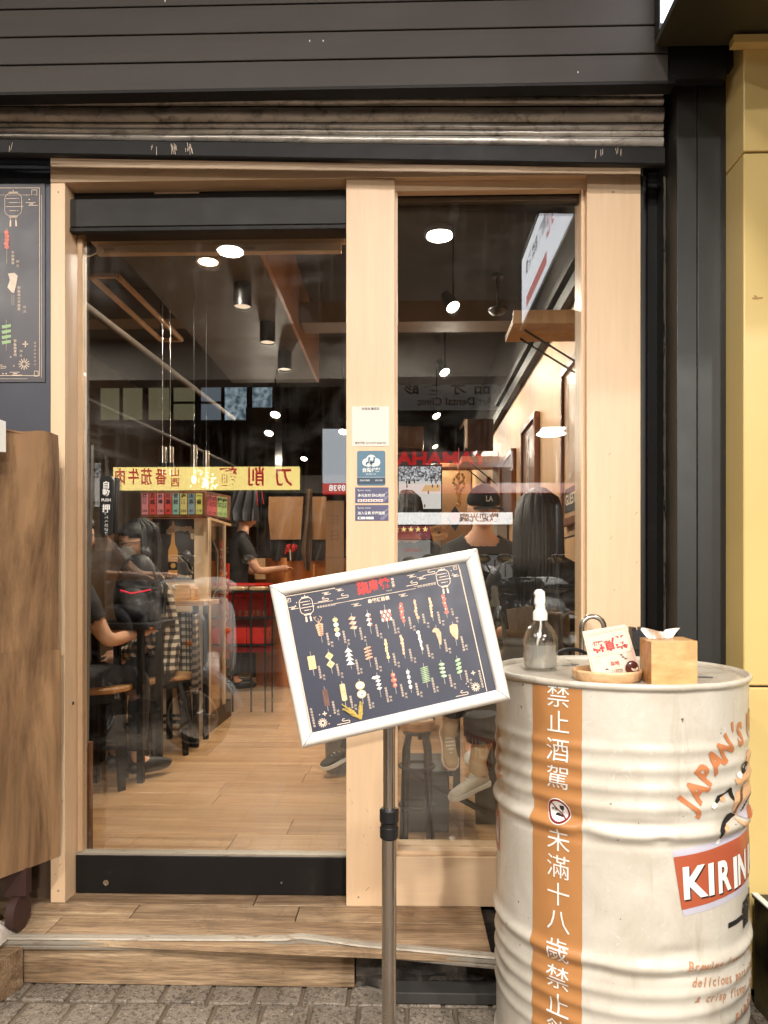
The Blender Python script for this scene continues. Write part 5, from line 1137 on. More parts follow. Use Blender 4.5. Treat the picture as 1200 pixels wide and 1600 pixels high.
s2.part('shelf_board', MB().box(xa, XR - .003, ya, ya + .45, zf2, zf2 + .05), m_panelw, bev=.003)
for yy in (ya + .04, ya + .38): s2.part('bracket', MB().bar((xa + .08, yy, zf2), (XR - .004, yy, zf2 - .19), .008, .008), m_black)
cnp = P(777, 710, ya + .1); one('candle_jar', MB().lathe(V((cnp.x, ya + .12, zf2 + .051)), [(.016, 0), (.018, .05), (.012, .058), (0, .058)], 16), emis('candle_glow', (1, .9, .75), 1.6), 'small glowing white candle jar on the far wood wall shelf', 'candle')
def picture(lab, pn, pf, pt, pb, mcol, extra=None):
    yn, yf = XWY(pn), XWY(pf); zt_, zb_ = PZ(pt, yn, pn), PZ(pb, yn, pn)
    t_ = T('wall_picture', lab, 'picture', (XR, yn, zb_), 'framed pictures along the right wall'); f = .035
    for a in ((yn, yf, zt_ - f, zt_), (yn, yf, zb_, zb_ + f), (yn, yn + f, zb_ + f + .0005, zt_ - f - .0005), (yf - f, yf, zb_ + f + .0005, zt_ - f - .0005)):
        t_.part('frame_rail', MB().box(XR - .035, XR - .002, a[0], a[1], a[2], a[3]), m_brownf, bev=.002)
    t_.part('print_sheet', MB().box(XR - .02, XR - .015, yn + f, yf - f, zb_ + f, zt_ - f), mcol, kind='thing' if 0 else None)
    F = frame((XR - .021, (yn + yf) / 2, (zb_ + zt_) / 2), (0, -1, 0), (0, 0, 1)); 
    if extra: extra(t_, F, (yf - yn), zt_ - zb_)
    return t_
m_pic = mat('tan_artwork', srgb(190, 150, 112), 0.4, 0, 0.3, 5)
def art1(t_, F, w, h):
    b = MB()
    for k in range(5): b.line(F, [(-w * .2 + .02 * math.sin(k + j * .8), h * .42 - j * h * .05 - k * .01) for j in range(9)], .006, .001)
    t_.part('brush_print', b, m_cream)
    b = MB().rect(F, -w * .34, -h * .42, w * .34, -h * .27, .001); t_.part('dark_band', b, m_darkp)
    b = MB().text(F, 'GUEST', 0, -h * .345, .07, d=.002, bold=.02).text(F, '串燒', 0, -h * .2, .03, d=.002); t_.part('lettering', b, m_cream)
picture('nearest framed poster on the right wall with a dark band near its foot', 912, 884, 545, 815, m_pic, art1)
def art2(t_, F, w, h):
    b = MB()
    for k in range(4): b.line(F, [(-w * .1 + .05 * math.sin(k * 2 + j * .5), h * .36 - j * h * .06) for j in range(11)], .012, .001)
    t_.part('brush_print', b, m_cream)
picture('middle framed brown poster on the right wall with pale brush strokes', 843, 820, 642, 802, mat('brown_artwork', srgb(120, 80, 58), 0.35, 0, 0.3, 4), art2)
picture('far dark framed poster on the right wall above the cap', 806, 786, 700, 805, mat('dark_artwork', srgb(90, 60, 48), 0.35, 0, 0.3, 4))
picture('farthest tiny framed picture on the right wall', 766, 756, 745, 772, mat('dark_artwork2', srgb(110, 70, 50), 0.35, 0, 0.3, 4))
# far end of the right side
Yk = 8.6
pw_ = T('plywood_partition', 'pale plywood partition wall at the back behind the guests', 'partition', (0.4, Yk, ZF)); pw_.part('ply_sheet', MB().box(PX(690, Yk), XR - .016, Yk, Yk + .03, ZF, PZ(730, Yk)), m_warmply); pw_.part('cap_rail', MB().box(PX(688, Yk), XR - .016, Yk - .02, Yk + .04, PZ(730, Yk) + .001, PZ(724, Yk)), m_brownf)
ww = T('white_partition', 'white tiled partition wall under the television', 'partition', (0.15, Yk, ZF)); ww.part('white_sheet', MB().box(PX(540, Yk), PX(689, Yk), Yk, Yk + .03, ZF, PZ(842, Yk)), mat('offwhite_wall', srgb(206, 196, 186), 0.5))
tv = T('television', 'television showing a basketball game on the back wall', 'television', P(656, 797, 8.45)); Yt = 8.45
tv.part('screen_body', MB().box(PX(617, Yt), PX(691, Yt), Yt, Yt + .05, PZ(799, Yt), PZ(725, Yt)), m_plast, bev=.004)
t = NT('tv_crowd'); vec = t.coord(); vo = t.n('TexVoronoi'); vo.inputs['Scale'].default_value = 60; t.l(vec, vo.inputs['Vector'])
cc = t.ramp(vo.outputs['Color'], [(0.2, g4(.03)), (0.5, (.35, .33, .36, 1)), (0.75, (.8, .8, .85, 1))]); t.l(cc, t.b.inputs['Emission Color']); t.b.inputs['Emission Strength'].default_value = .9; t.b.inputs['Base Color'].default_value = g4(0)
Fv = fwall(656, 762, Yt, .001); U2 = Yt / FP
tv.part('crowd_picture', MB().rect(Fv, -33 * U2, 10 * U2, 33 * U2, 33 * U2, .001), t.m)
tv.part('court_picture', MB().rect(Fv, -33 * U2, -33 * U2, 33 * U2, 10 * U2, .001), emis('tv_court', (.80, .74, .70), .95))
tv.part('key_picture', MB().flat(Fv, [(2 * U2, -6 * U2), (32 * U2, -6 * U2), (32 * U2, 4 * U2), (8 * U2, 4 * U2)], .002), emis('tv_key', (.75, .5, .22), .9))
b = MB(); random.seed(4)
for k in range(16): x, y = random.uniform(-30, 30), random.choice((8, 9, 2, -8, -28, -29)); b.rect(Fv, (x - .9) * U2, (y - 2) * U2, (x + .9) * U2, (y + 3) * U2, .003)
tv.part('player_mark', b, m_darkp)
at = T('air_conditioner', 'beige wall air conditioner above the television', 'air conditioner', P(640, 705, 8.2)); Ya = 8.2
at.part('casing', MB().box(PX(600, Ya), PX(662, Ya), Ya, Ya + .25, PZ(700, Ya), PZ(665, Ya)), mat('ac_beige', srgb(176, 140, 108), 0.5), bev=.015)
at.part('vent_flap', MB().box(PX(602, Ya), PX(660, Ya), Ya - .005, Ya + .2, PZ(706, Ya), PZ(701, Ya)), m_brownf)
st = T('wood_cattle_sign', 'tilted square wood sign with a burnt ox drawing hanging behind the guests', 'sign', P(686, 848, 5.2)); F = fwall(686, 832, 5.2); F = (F[0], unit(V((1, 0, .25))), unit(V((-.25, 0, 1))), F[3]); U3 = 5.2 / FP
st.part('sign_board', MB().prism([F[0] + F[1] * x * U3 + F[2] * y * U3 for x, y in ((-12, -12), (12, -12), (12, 12), (-12, 12))], (0, .015, 0)), m_seatw)
st.part('burnt_lettering', MB().text(F, 'BEEF', 0, 6 * U3, .028, d=.001).text(F, 'NOODLE', 0, -7 * U3, .02, d=.001).disc(F, 0, 0, .014, .001, 10, .008), m_darkp)
dd = T('spring_couplet', 'dark blue diamond paper with red spring lettering', 'paper decoration', P(711, 830, 4.9)); F = fwall(711, 810, 4.9); U3 = 4.9 / FP
dd.part('paper_diamond', MB().prism([F[0] + V((x * U3, 0, y * U3)) for x, y in ((0, -20), (12, 0), (0, 20), (-13, 0))], (0, .004, 0)), mat('navy_paper', srgb(34, 36, 54), 0.6)); dd.part('lettering', MB().text(F, '春', 0, 0, .075, d=.001, bold=.03), m_red)
or_ = T('gold_ornament', 'tall golden bead ornament hanging by the plywood partition', 'ornament', P(717, 790, 4.95)); b = MB(); random.seed(8)
for k in range(34):
    py = 740 + k * 1.5; p = P(717 + 9 * math.sin(k * 1.9) * (0.5 + .5 * math.sin(k * .18)), py, 4.95); b.ell(p, (.010, .010, .013), 7, 5)
or_.part('gold_bead', b, mat('gold_bead', srgb(206, 160, 104), 0.25, 0.7), kind='stuff'); or_.part('cord', MB().tube([P(717, 700, 4.95), P(717, 790, 4.95)], .003, 6), m_red)
hp = T('hanging_speaker_board', 'dark hanging board with a steel arm under the ceiling in the window', 'hanging board', P(725, 660, 5.0)); hp.part('board', MB().ob(P(748, 680, 5.2), V((.10, 0, 0)), V((0, .02, 0)), V((0, 0, .11))), mat('dark_maroon_board', srgb(66, 48, 46), 0.5)); hp.part('arm', MB().tube([P(726, 655, 5.0), P(722, 665, 5.0), P(718, 670, 5.0)], .008, 8), m_chrome); hp.part('rod', MB().tube([P(729, 655, 5.0), P(729, 700, 5.0)], .008, 8), m_beig)
rp = T('red_notice', 'small upright red paper on the grey pillar behind the guests', 'notice', P(789, 870, 5.6)); rp.part('paper', MB().box(PX(784, 5.6), PX(795, 5.6), 5.6, 5.604, PZ(869, 5.6), PZ(843, 5.6)), m_red)
gp = T('grey_pillar', 'grey narrow pillar carrying notices behind the guests', 'pillar', (PX(790, 5.7), 5.7, ZF)); gp.part('pillar_face', MB().box(PX(776, 5.62), min(PX(800, 5.62), XR - .016), 5.61, 5.8, ZF, PZ(800, 5.62)), mat('pillar_grey', srgb(150, 138, 126), 0.5))
rn = T('rules_notice', 'pale framed notice with small round icons behind the guests', 'notice', P(759, 886, 5.5)); F = fwall(759, 862, 5.5); U3 = 5.5 / FP
rn.part('notice_sheet', MB().box(PX(741, 5.5), PX(779, 5.5), 5.5, 5.51, PZ(888, 5.5), PZ(839, 5.5)), mat('pale_notice', srgb(176, 172, 166), 0.5)); b = MB().text(F, 'CONGRATS', -1 * U3, 19 * U3, .045, d=.001)
for i in range(3):
    for j in range(3): b.disc(F, (-10 + 10 * i) * U3, (8 - 8 * j) * U3, .011, .001, 8)
b.disc(F, 0, -14 * U3, .018, .001, 12).rect(F, -8 * U3, -20 * U3, 8 * U3, -17 * U3, .001); rn.part('icon_print', b, m_darkp)

# left side: partition with price cards, poster, fridge
Yp1 = 4.6
pt = T('beige_partition', 'beige partition behind the woman in the checked shirt', 'partition', (-1.45, Yp1, ZF)); pt.part('partition_sheet', MB().box(PX(222, Yp1), PX(324, Yp1), Yp1, Yp1 + .05, ZF, PZ(808, Yp1)), m_wallw); pt.part('post_strip', MB().box(PX(318, Yp1 - .02), PX(325, Yp1 - .02), Yp1 - .02, Yp1 - .001, ZF, PZ(809, Yp1)), mat('cream_strip', srgb(224, 196, 160), 0.5))
pc = T('price_card_board', 'brown board with a row of eight coloured handwritten price cards', 'price board', P(270, 808, 4.5)); Yq = 4.5
pc.part('board', MB().box(PX(219, Yq), PX(322, Yq), Yq, Yq + .05, PZ(808, Yq), PZ(766, Yq)), m_brownf, bev=.004)
cardc = (('燒酒', '250', (226, 140, 150)), ('百威', '75', (216, 84, 80)), ('台啤', '120', (226, 140, 150)), ('可樂', '35', (206, 70, 64)), ('雪碧', '45', (130, 178, 166)), ('梅酒', '250', (206, 196, 110)), ('冰茶', '45', (120, 150, 160)), ('一番', '110', (196, 196, 100)))
for i, (a, n_, c) in enumerate(cardc):
    cx = 226.5 + i * 12.1; F = fwall(cx, 787, Yq, .003); 
    pc.part('price_card', MB().box(PX(cx - 5, Yq), PX(cx + 5, Yq), Yq - .003, Yq - .0005, PZ(803, Yq), PZ(770, Yq)), mat('card_%d' % i, srgb(*c), 0.6))
    pc.part('lettering', MB().vtext(F, a, 0, .045, .032, .036, d=.001, bold=.02).text(F, n_, 0, -.045, .022, d=.001, bold=.02), m_darkp)
Yq2 = 4.42; p2 = T('price_card_board', 'angled board of red and green price cards right of the longer card row', 'price board', P(340, 808, Yq2)); F = frame(P(340, 790, Yq2), (1, .35, 0), (0, 0, 1)); U3 = Yq2 / FP
p2.part('board', MB().prism([F[0] + F[1] * x * U3 + F[2] * y * U3 for x, y in ((-19, -16), (17, -22), (19, 16), (-17, 22))], (0, .03, 0)), m_brownf)
for i in range(4):
    Fc = (F[0] + F[1] * (-12.5 + i * 7.8) * U3 + F[2] * -i * .8 * U3, F[1], F[2], F[3]); p2.part('price_card', MB().prism([Fc[0] + Fc[1] * x * U3 + Fc[2] * y * U3 - Fc[3] * 0 + V((0, -.003, 0)) for x, y in ((-3.6, -15), (3.6, -16), (3.8, 15), (-3.4, 16))], (0, .002, 0)), mat('cardb_%d' % i, srgb(*((196, 84, 84) if i < 2 else (160, 186, 110))), 0.6, var=.25, vs=60)); p2.part('lettering', MB().vtext(Fc, '燒酒' if i < 2 else '梅酒', 0, .04, .028, .032, d=.005, bold=.02).text(Fc, '75', 0, -.045, .02, d=.005), m_darkp)
bp_ = T('beer_poster', 'dark poster of a beer bottle before pale curling foam', 'poster', P(271, 905, Yp1 - .01)); Yr = Yp1 - .012; F = fwall(271, 856, Yr); U3 = Yr / FP
bp_.part('poster_sheet', MB().box(PX(238, Yr), PX(303, Yr), Yr, Yr + .008, PZ(906, Yr), PZ(810, Yr)), mat('poster_slate', srgb(70, 66, 66), 0.4, 0, .25, 4))
b = MB(); random.seed(12)
for k in range(60):
    a = k / 60 * 2.6; r_ = 24 + random.uniform(-4, 6); x, y = 12 + r_ * math.cos(a), 16 + r_ * .62 * math.sin(a) ; b.disc(F, min(x, 30) * U3, y * U3, random.uniform(1.2, 3.4) * U3, .001 + .00002 * k, 7)
for k in range(9): b.line(F, [((2 + k * 1.6 + j * 3) * U3, (-6 - j * j * .45 - k * 1.8) * U3) for j in range(9) if 2 + k * 1.6 + j * 3 < 31], .008, .001)
bp_.part('foam_print', b, mat('foam_print_m', srgb(190, 170, 140), 0.5, var=.2, vs=30))
b = MB().flat(F, [(x * U3, y * U3) for x, y in ((-7, -42), (6, -42), (7, -38), (7, -4), (3, 6), (2.4, 14), (2, 38), (0, 44), (-2, 38), (-3, 14), (-4, 6), (-8, -4), (-8, -38))], .0035); bp_.part('bottle_print', b, mat('beer_print', srgb(216, 160, 92), 0.4, var=.1))
b = MB().rect(F, -8 * U3, -35 * U3, 7 * U3, -22 * U3, .0045).rect(F, -28 * U3, 8 * U3, -22 * U3, 42 * U3, .002).rect(F, -32 * U3, -49 * U3, 32 * U3, -40.5 * U3, .002); bp_.part('dark_print', b, m_darkp)
b = MB().text(F, 'Corona', -.5 * U3, -16 * U3, .020, d=.005, bold=.02).text(F, 'Extra', -.5 * U3, -19.5 * U3, .016, d=.005).vtext(F, '冰涼有雪意', -25 * U3, 37 * U3, .026, .027, d=.003).vtext(F, '乾杯', -24 * U3, -2 * U3, .05, .055, d=.003).text(F, '禁止酒駕 未滿十八歲請勿飲酒', 0, -45 * U3, .018, d=.003); bp_.part('lettering', b, m_cream); bp_.part('crown_mark', MB().disc(F, 0, -28 * U3, 4 * U3, .005, 14), mat('gold_print', srgb(206, 160, 80)))
fg = T('glass_door_fridge', 'tall drinks fridge with a glass side and red frame beside the partition', 'fridge', (-1.2, 4.9, ZF)); xf = PX(325, 4.62)
fg.part('cabinet_back', MB().box(xf - .45, xf - .43, 4.66, 5.25, ZF, PZ(812, 4.7)), m_beig); fg.part('cabinet_top', MB().box(xf - .45, xf, 4.66, 5.25, PZ(812, 4.7), PZ(808, 4.7)), m_panelw); fg.part('cabinet_base', MB().box(xf - .45, xf, 4.66, 5.25, ZF, ZF + .12), m_plast)
fg.part('glass_side', MB().box(xf - .006, xf, 4.68, 5.05, ZF + .12, PZ(812, 4.7) - .001), m_clear, smooth=False)
for k in range(4): fg.part('wire_shelf', MB().box(xf - .42, xf - .01, 4.68, 5.22, ZF + .35 + k * .27, ZF + .36 + k * .27), m_chrome)
for y_ in (4.67, 5.06): fg.part('corner_post', MB().box(xf - .012, xf + .004, y_ - .012, y_ + .012, ZF + .12, PZ(812, 4.7) - .001), m_beig)
fg.part('handle', MB().tube([(xf + .004, 4.72, 1.35), (xf + .03, 4.74, 1.28), (xf + .03, 4.74, 1.05), (xf + .004, 4.72, .98)], .006, 8), m_chrome)
m_redf = mat('red_enamel', srgb(206, 44, 34), 0.3, 0, .1, 6); m_redf.node_tree.nodes['Principled BSDF'].inputs['Emission Strength'].default_value = 0
rf = T('red_drinks_rack', 'red drinks rack with white lettered uprights beside the fridge', 'rack', P(350, 1030, 5.6)); Yf = 5.6
for a, b_, t_, c_ in ((343.5, 348.5, 844, 1000), (350.5, 357, 880, 1030)):
    rf.part('red_upright', MB().box(PX(a, Yf), PX(b_, Yf), Yf, Yf + .03, PZ(c_, Yf), PZ(t_, Yf)), m_redf); F = fwall((a + b_) / 2, t_, Yf, .001); rf.part('lettering', MB().vtext(F, 'ENJOY IT', 0, -.08, .03, .05, bold=.03), m_white)
rf.part('red_back_panel', MB().box(PX(343, 5.7), PX(425, 5.7), 5.7, 5.72, PZ(1020, 5.7), PZ(915, 5.7)), m_redf)
for py in (915, 968, 1015): rf.part('red_shelf', MB().box(PX(343, 5.65), PX(425, 5.65), 5.6, 5.7, PZ(py, 5.65), PZ(py, 5.65) + .02), m_redf)
bk_ = T('black_wire_rack', 'black wire shelf rack holding glasses before the red drinks rack', 'rack', P(390, 1030, 5.45)); Yb = 5.4
for px in (362, 391, 413, 424):
    bk_.part('rack_post', MB().box(PX(px, Yb), PX(px, Yb) + .012, Yb, Yb + .012, ZF, PZ(922, Yb)), m_plast)
for py in (926, 968, 1010): bk_.part('rack_shelf', MB().box(PX(362, Yb), PX(426, Yb), Yb + .013, Yb + .24, PZ(py, Yb), PZ(py, Yb) + .012), m_plast)
for i in range(6):
    c_ = P(366 + i * 9.5, 967.5, Yb + .08); c_.z = PZ(968, Yb) + .0125
    one('drinking_glass', MB().lathe(c_, [(.014, 0), (.018, .05), (.017, .05), (.012, .003), (0, .003)], 12, cap=False), m_clear, ('first', 'second', 'third', 'fourth', 'fifth', 'sixth')[i] + ' upturned glass from the left on the middle shelf of the black wire rack', 'glass', 'glasses on the black wire rack')
for i in range(2):
    c_ = P(372 + i * 32, 940, Yb + .1); zz = PZ(926, Yb) + .0125
    one('serving_tray_stack', MB().box(c_.x - .06, c_.x + .06, Yb + .05, Yb + .2, zz, zz + .03), mat('amber_plastic%d' % i, srgb(206, 170, 128), 0.3), ('left' if i == 0 else 'right') + ' pale tray on the top shelf of the black wire rack', 'tray', 'trays on the black wire rack', bev=.008)
    crate = T('red_crate', ('left' if i == 0 else 'right') + ' red plastic crate on the lower shelf of the black wire rack', 'crate', (c_.x, Yb + .12, PZ(1010, Yb) + .0125), 'red crates on the wire rack'); zz = PZ(1010, Yb) + .0125
    for a in ((c_.x - .075, c_.x + .075, Yb + .03, Yb + .038), (c_.x - .075, c_.x + .075, Yb + .222, Yb + .230)): crate.part('side', MB().box(a[0], a[1], a[2], a[3], zz, zz + .12), m_redf, bev=.003)
    for a in (c_.x - .075, c_.x + .067): crate.part('end', MB().box(a, a + .008, Yb + .0385, Yb + .2215, zz, zz + .12), m_redf)
    crate.part('bottom', MB().box(c_.x - .066, c_.x + .066, Yb + .0385, Yb + .2215, zz, zz + .006), m_redf)
# kitchen
kw = T('kitchen_counter', 'copper fronted curved kitchen counter at the back', 'counter', P(440, 1030, 6.8)); Yh = 6.8
cc_ = PX(425, Yh); m_cop = mat('copper_front', srgb(206, 132, 76), 0.34, 0.75, .08, 4, stretch=(3, 3, .2))
kw.part('counter_front', MB().grid(lambda u, v: V((PX(400, Yh) + (PX(540, Yh) - PX(400, Yh)) * u, Yh - .14 * math.sin(math.pi * min(1, u * 1.6)), ZF + (PZ(872, Yh) - ZF) * v)), 30, 2), m_cop); kw.part('counter_top', MB().box(PX(398, Yh), PX(540, Yh), Yh + .0, Yh + .6, PZ(872, Yh), PZ(869, Yh)), m_black)
kw.part('wood_box', MB().box(PX(398, Yh - .2), PX(414, Yh - .2), Yh - .2, Yh - .142, PZ(905, Yh - .2), PZ(872, Yh - .2)), m_panelw)
ks_ = T('kitchen_shelf', 'steel kitchen shelf unit with boxes and a paper cup behind the cook', 'shelf unit', P(375, 900, 7.4)); Yz = 7.4
for py in (822, 858, 893): ks_.part('shelf_board', MB().box(PX(340, Yz), PX(404, Yz), Yz, Yz + .35, PZ(py, Yz), PZ(py, Yz) + .02), m_chrome)
for px in (342, 401): ks_.part('shelf_post', MB().box(PX(px, Yz - .01), PX(px, Yz - .01) + .02, Yz - .021, Yz - .001, ZF, PZ(800, Yz)), m_chrome)
ks_.part('back_panel', MB().box(PX(340, Yz), PX(404, Yz), Yz + .36, Yz + .37, ZF, PZ(760, Yz)), mat('steel_panel', srgb(120, 104, 88), 0.35, .6, .2, 3))
def onsh(name, lab, cat, px, py, w, h, m_, **k):
    c_ = P(px, py, Yz + .12); z_ = PZ(py, Yz) + .0205
    return one(name, MB().box(c_.x - w / 2, c_.x + w / 2, Yz + .05, Yz + .2, z_, z_ + h), m_, lab, cat, bev=.004)
onsh('cardboard_box', 'brown cardboard box on the top kitchen shelf', 'box', 352, 822, .16, .11, mat('cardboard', srgb(150, 116, 84), .8)); onsh('towel_pack', 'pale blue pack on the top kitchen shelf', 'towel pack', 391, 822, .09, .07, mat('pale_blue', srgb(190, 198, 206), .7)); onsh('sauce_tin', 'white tin on the top kitchen shelf', 'tin', 381, 822, .03, .08, m_white)
c_ = P(381, 858, Yz + .1); one('paper_cup', MB().lathe(V((c_.x, Yz + .1, PZ(858, Yz) + .0205)), [(.028, 0), (.036, .10), (.038, .10), (.038, .105), (0, .105)], 18), m_white, 'white paper cup on the middle kitchen shelf behind the cook', 'cup')
onsh('wooden_rack_box', 'grey steel box at the right of the lower kitchen shelf', 'box', 396, 893, .08, .12, mat('grey_box', srgb(120, 112, 104), .5, .3)); onsh('black_pan', 'black pan on the lower kitchen shelf', 'pan', 362, 893, .2, .06, m_plast)
kh = T('kitchen_hood', 'dark extractor hood above the kitchen', 'hood', P(400, 760, 6.9)); kh.part('hood_body', MB().box(PX(330, 6.9), PX(540, 6.9), 6.9, 7.9, PZ(770, 6.9), PZ(742, 6.9)), mat('hood_dark', srgb(50, 44, 40), .4, .4)); kh.part('hood_duct', MB().box(PX(395, 7.1), PX(430, 7.1), 7.1, 7.5, PZ(741, 6.9), ZC - .01), mat('duct_steel', srgb(70, 62, 54), .4, .5))
def drape(name, lab, cat, pts, m_, Y, fold=.02, n=5):
    # pts: (px left, px right, py) rows from top to bottom
    def fn(u, v):
        i = min(int(v * (len(pts) - 1)), len(pts) - 2); t_ = v * (len(pts) - 1) - i
        a = [pts[i][k] + (pts[i + 1][k] - pts[i][k]) * t_ for k in range(3)]
        p = P(a[0] + (a[1] - a[0]) * u, a[2], Y); p.y += fold * math.sin(u * n * math.pi + v * 2) * (.3 + v)
        return p
    g = MB().grid(fn, 40, 12); n0 = len(g.v); return one(name, g, m_, lab, cat, ang=80)
m_vinyl = mat('brown_vinyl_curtain', srgb(176, 132, 92), 0.25, 0, .12, 3, coat=.5); m_cloth = mat('grey_apron', srgb(74, 74, 78), .6, 0, .15, 5); m_cl2 = mat('brown_rag', srgb(112, 88, 66), .7, 0, .15, 5)
drape('roller_blind', 'left wide tan vinyl roller blind at the kitchen pass', 'blind', [(420, 474, 776), (419, 472, 810), (422, 470, 843)], m_vinyl, 6.6, .01, 3); drape('roller_blind', 'right narrow tan vinyl blind beside the hanging rag', 'blind', [(488, 510, 776), (488, 509, 810), (488, 509, 843)], m_vinyl, 6.6, .01, 2)
drape('dark_curtain', 'black curtain hanging under the kitchen blinds', 'curtain', [(420, 509, 841), (422, 508, 860), (424, 506, 876)], mat('black_drape', srgb(52, 46, 42), .5), 6.66, .02, 8)
drape('hanging_rag', 'long brown rag hanging between the two blinds', 'rag', [(479, 488, 764), (476, 488, 810), (470, 488, 860), (476, 486, 892)], m_cl2, 6.5, .03, 3)
drape('hanging_apron', 'wide grey apron hanging left under the yellow sign', 'apron', [(366, 402, 766), (356, 403, 800), (362, 404, 814)], m_cloth, 6.4, .05, 6); drape('hanging_apron', 'narrow dark apron with red ties hanging beside the blinds', 'apron', [(404, 416, 766), (404, 416, 790), (408, 414, 816)], m_plast, 6.4, .03, 3)
one('apron_tie', MB().bar(P(401, 768, 6.36), P(403, 790, 6.36), .014, .004).bar(P(409, 768, 6.36), P(412, 788, 6.36), .014, .004), m_red, 'red apron ties hanging in front of the dark apron', 'apron tie', kind='stuff')
cbp = T('cardboard_sheet', 'upright brown cardboard panel with faint lettering by the post', 'cardboard', P(522, 900, 6.3)); cbp.part('sheet', MB().box(PX(509, 6.3), PX(537, 6.3), 6.3, 6.33, PZ(960, 6.3), PZ(782, 6.3)), mat('panel_board', srgb(150, 112, 78), .7, 0, .1, 3)); F = fwall(523, 840, 6.3, .001); cbp.part('faint_lettering', MB().vtext(F, 'ヨ日', 0, .15, .10, .14).line(F, [(-.08, -.17), (.08, -.17)], .008), mat('faint_brown', srgb(120, 88, 60)))
rd = T('red_flower_decor', 'small bunch of red ornaments in front of the dark curtain', 'decoration', P(453, 870, 6.45)); b = MB(); random.seed(2)
for k in range(22): b.ell(P(453 + random.gauss(0, 4), 856 + random.gauss(0, 3.5), 6.45 + random.uniform(-.02, .02)), (.012, .01, .012), 6, 4)
rd.part('red_bead', b, m_red, kind='stuff'); rd.part('stalk', MB().tube([P(453, 858, 6.45), P(454, 876, 6.45)], .006, 6), m_cream)
# glass pendant lamps (clear globes with metal tubes)
for px, py, r_, lab in ((303, 748, 17, 'large clear glass globe pendant left of the yellow sign gap'), (322, 752, 12, 'smaller clear glass globe pendant behind the large globe')):
    Yg_ = 3.9; c_ = P(px, py, Yg_); rr = r_ * Yg_ / FP
    t_ = T('glass_globe_pendant', lab, 'pendant lamp', c_ + V((0, 0, .3)), 'clear glass pendants'); t_.part('globe', MB().ell(c_, (rr, rr, rr), 28, 18), m_clear); t_.part('metal_tube', MB().lathe(c_, [(.017, rr * .2), (.017, rr + .12), (.0, rr + .125)], 16), m_chrome); t_.part('cord', MB().tube([c_ + V((0, 0, rr + .12)), V((c_.x, c_.y, ZC - .003))], .0012, 5), m_plast)
    t_.part('bulb', MB().ell(c_ - V((0, 0, rr * .1)), (.012, .012, .02), 10, 8), m_lens)
for px, lab in ((254, 'left of the two short metal tube pendants above the yellow sign'), (266, 'right of the two short metal tube pendants above the yellow sign')):
    c_ = P(px, 728, 3.9); t_ = T('metal_tube_pendant', lab, 'pendant lamp', c_, 'metal tube pendants'); t_.part('tube', MB().lathe(c_, [(.015, -.05), (.018, -.05), (.018, .10), (.0018, .105), (.0018, ZC - c_.z - .004)], 16), m_chrome); t_.part('black_band', MB().lathe(c_, [(.0195, -.02), (.0195, .015)], 16), m_plast)
fr_ = T('fairy_light_chain', 'chain of tiny warm fairy lights around the glass globes', 'fairy lights', P(330, 750, 3.85)); b = MB(); random.seed(14); cw = []
for k in range(26): p = P(316 + 22 * k / 25 + random.uniform(-3, 3), 740 + 22 * abs(math.sin(k * .7)) + random.uniform(-2, 2), 3.85); cw.append(p); b.ell(p, (.0035,) * 3, 6, 4)
fr_.part('bulb', b, m_lens, kind='stuff'); fr_.part('wire', MB().tube(cw, .0012, 4), m_plast)
# standing board just inside the door
sb_ = T('acrylic_divider', 'tall white divider panel with grey edge just inside the door on the left', 'divider', P(133, 1180, 2.62))
pz0, pz1 = PZ(1168, 2.62, 133), PZ(697, 2.62, 133)
sb_.part('panel', MB().prism([V((PX(131, 2.62) - .002, 2.62, pz0)), V((PX(136, 2.62), 2.60, pz0)), V((PX(137.5, 2.66) , 2.66, pz0)), V((PX(131, 2.66) , 2.66, pz0))], (0, 0, (pz1 - pz0) * .55)), mat('divider_white', srgb(150, 140, 118), .6, 0, .15, 6)); sb_.part('grey_edge', MB().bar(V((PX(138, 2.62), 2.60, pz0)), V((PX(146, 2.62), 2.60, pz1)), .010, .02, (0, 1, 0)), mat('grey_edge', srgb(104, 104, 102), .4)); sb_.part('foot', MB().bar(V((PX(136, 2.62), 2.62, ZF)), V((PX(136, 2.62), 2.62, pz0 + .02)), .03, .03, (0, 1, 0)), m_brownf)
b = MB(); sb_.part('clear_pane', MB().prism([P(146, 700, 2.66), P(176, 716, 2.9), P(176, 860, 2.9), P(146, 860, 2.66)], (0.004, .003, 0)), m_clear, smooth=False)
# stools
def make_stool():
    t_ = T('stool', 'x', 'stool', (0, 0, 0), 'wood seated black leg stools')
    t_.part('seat', MB().lathe((0, 0, .45), [(0, 0), (.15, 0), (.158, .006), (.158, .02), (.152, .028), (0, .028)], 32, cap=False), m_seatw)
    t_.part('apron', MB().lathe((0, 0, .405), [(.125, 0), (.13, 0), (.13, .044), (.0, .044)], 24, cap=False), m_black)
    for k in range(4):
        a = math.pi / 4 + k * math.pi / 2; c_, s_2 = math.cos(a), math.sin(a)
        t_.part('leg', MB().loft([[V((c_ * r + (-s_2) * w * i + c_ * w * j * .5, s_2 * r + c_ * w * i + s_2 * w * j * .5, z)) for i, j in ((-1, -1), (1, -1), (1, 1), (-1, 1))] for r, z, w in ((.165, 0, .017), (.15, .22, .021), (.115, .43, .026))]), m_black, bev=.002)
    for a, b_ in ((0, 1), (1, 2), (2, 3), (3, 0)):
        f = lambda k: V((math.cos(math.pi / 4 + k * math.pi / 2) * .152, math.sin(math.pi / 4 + k * math.pi / 2) * .152, .20))
        t_.part('stretcher', MB().bar(f(a), f(b_), .012, .018), m_black)
    return t_.e
stool0 = make_stool(); index_kids()
def sp(px, py): return G(px, py, ZF)
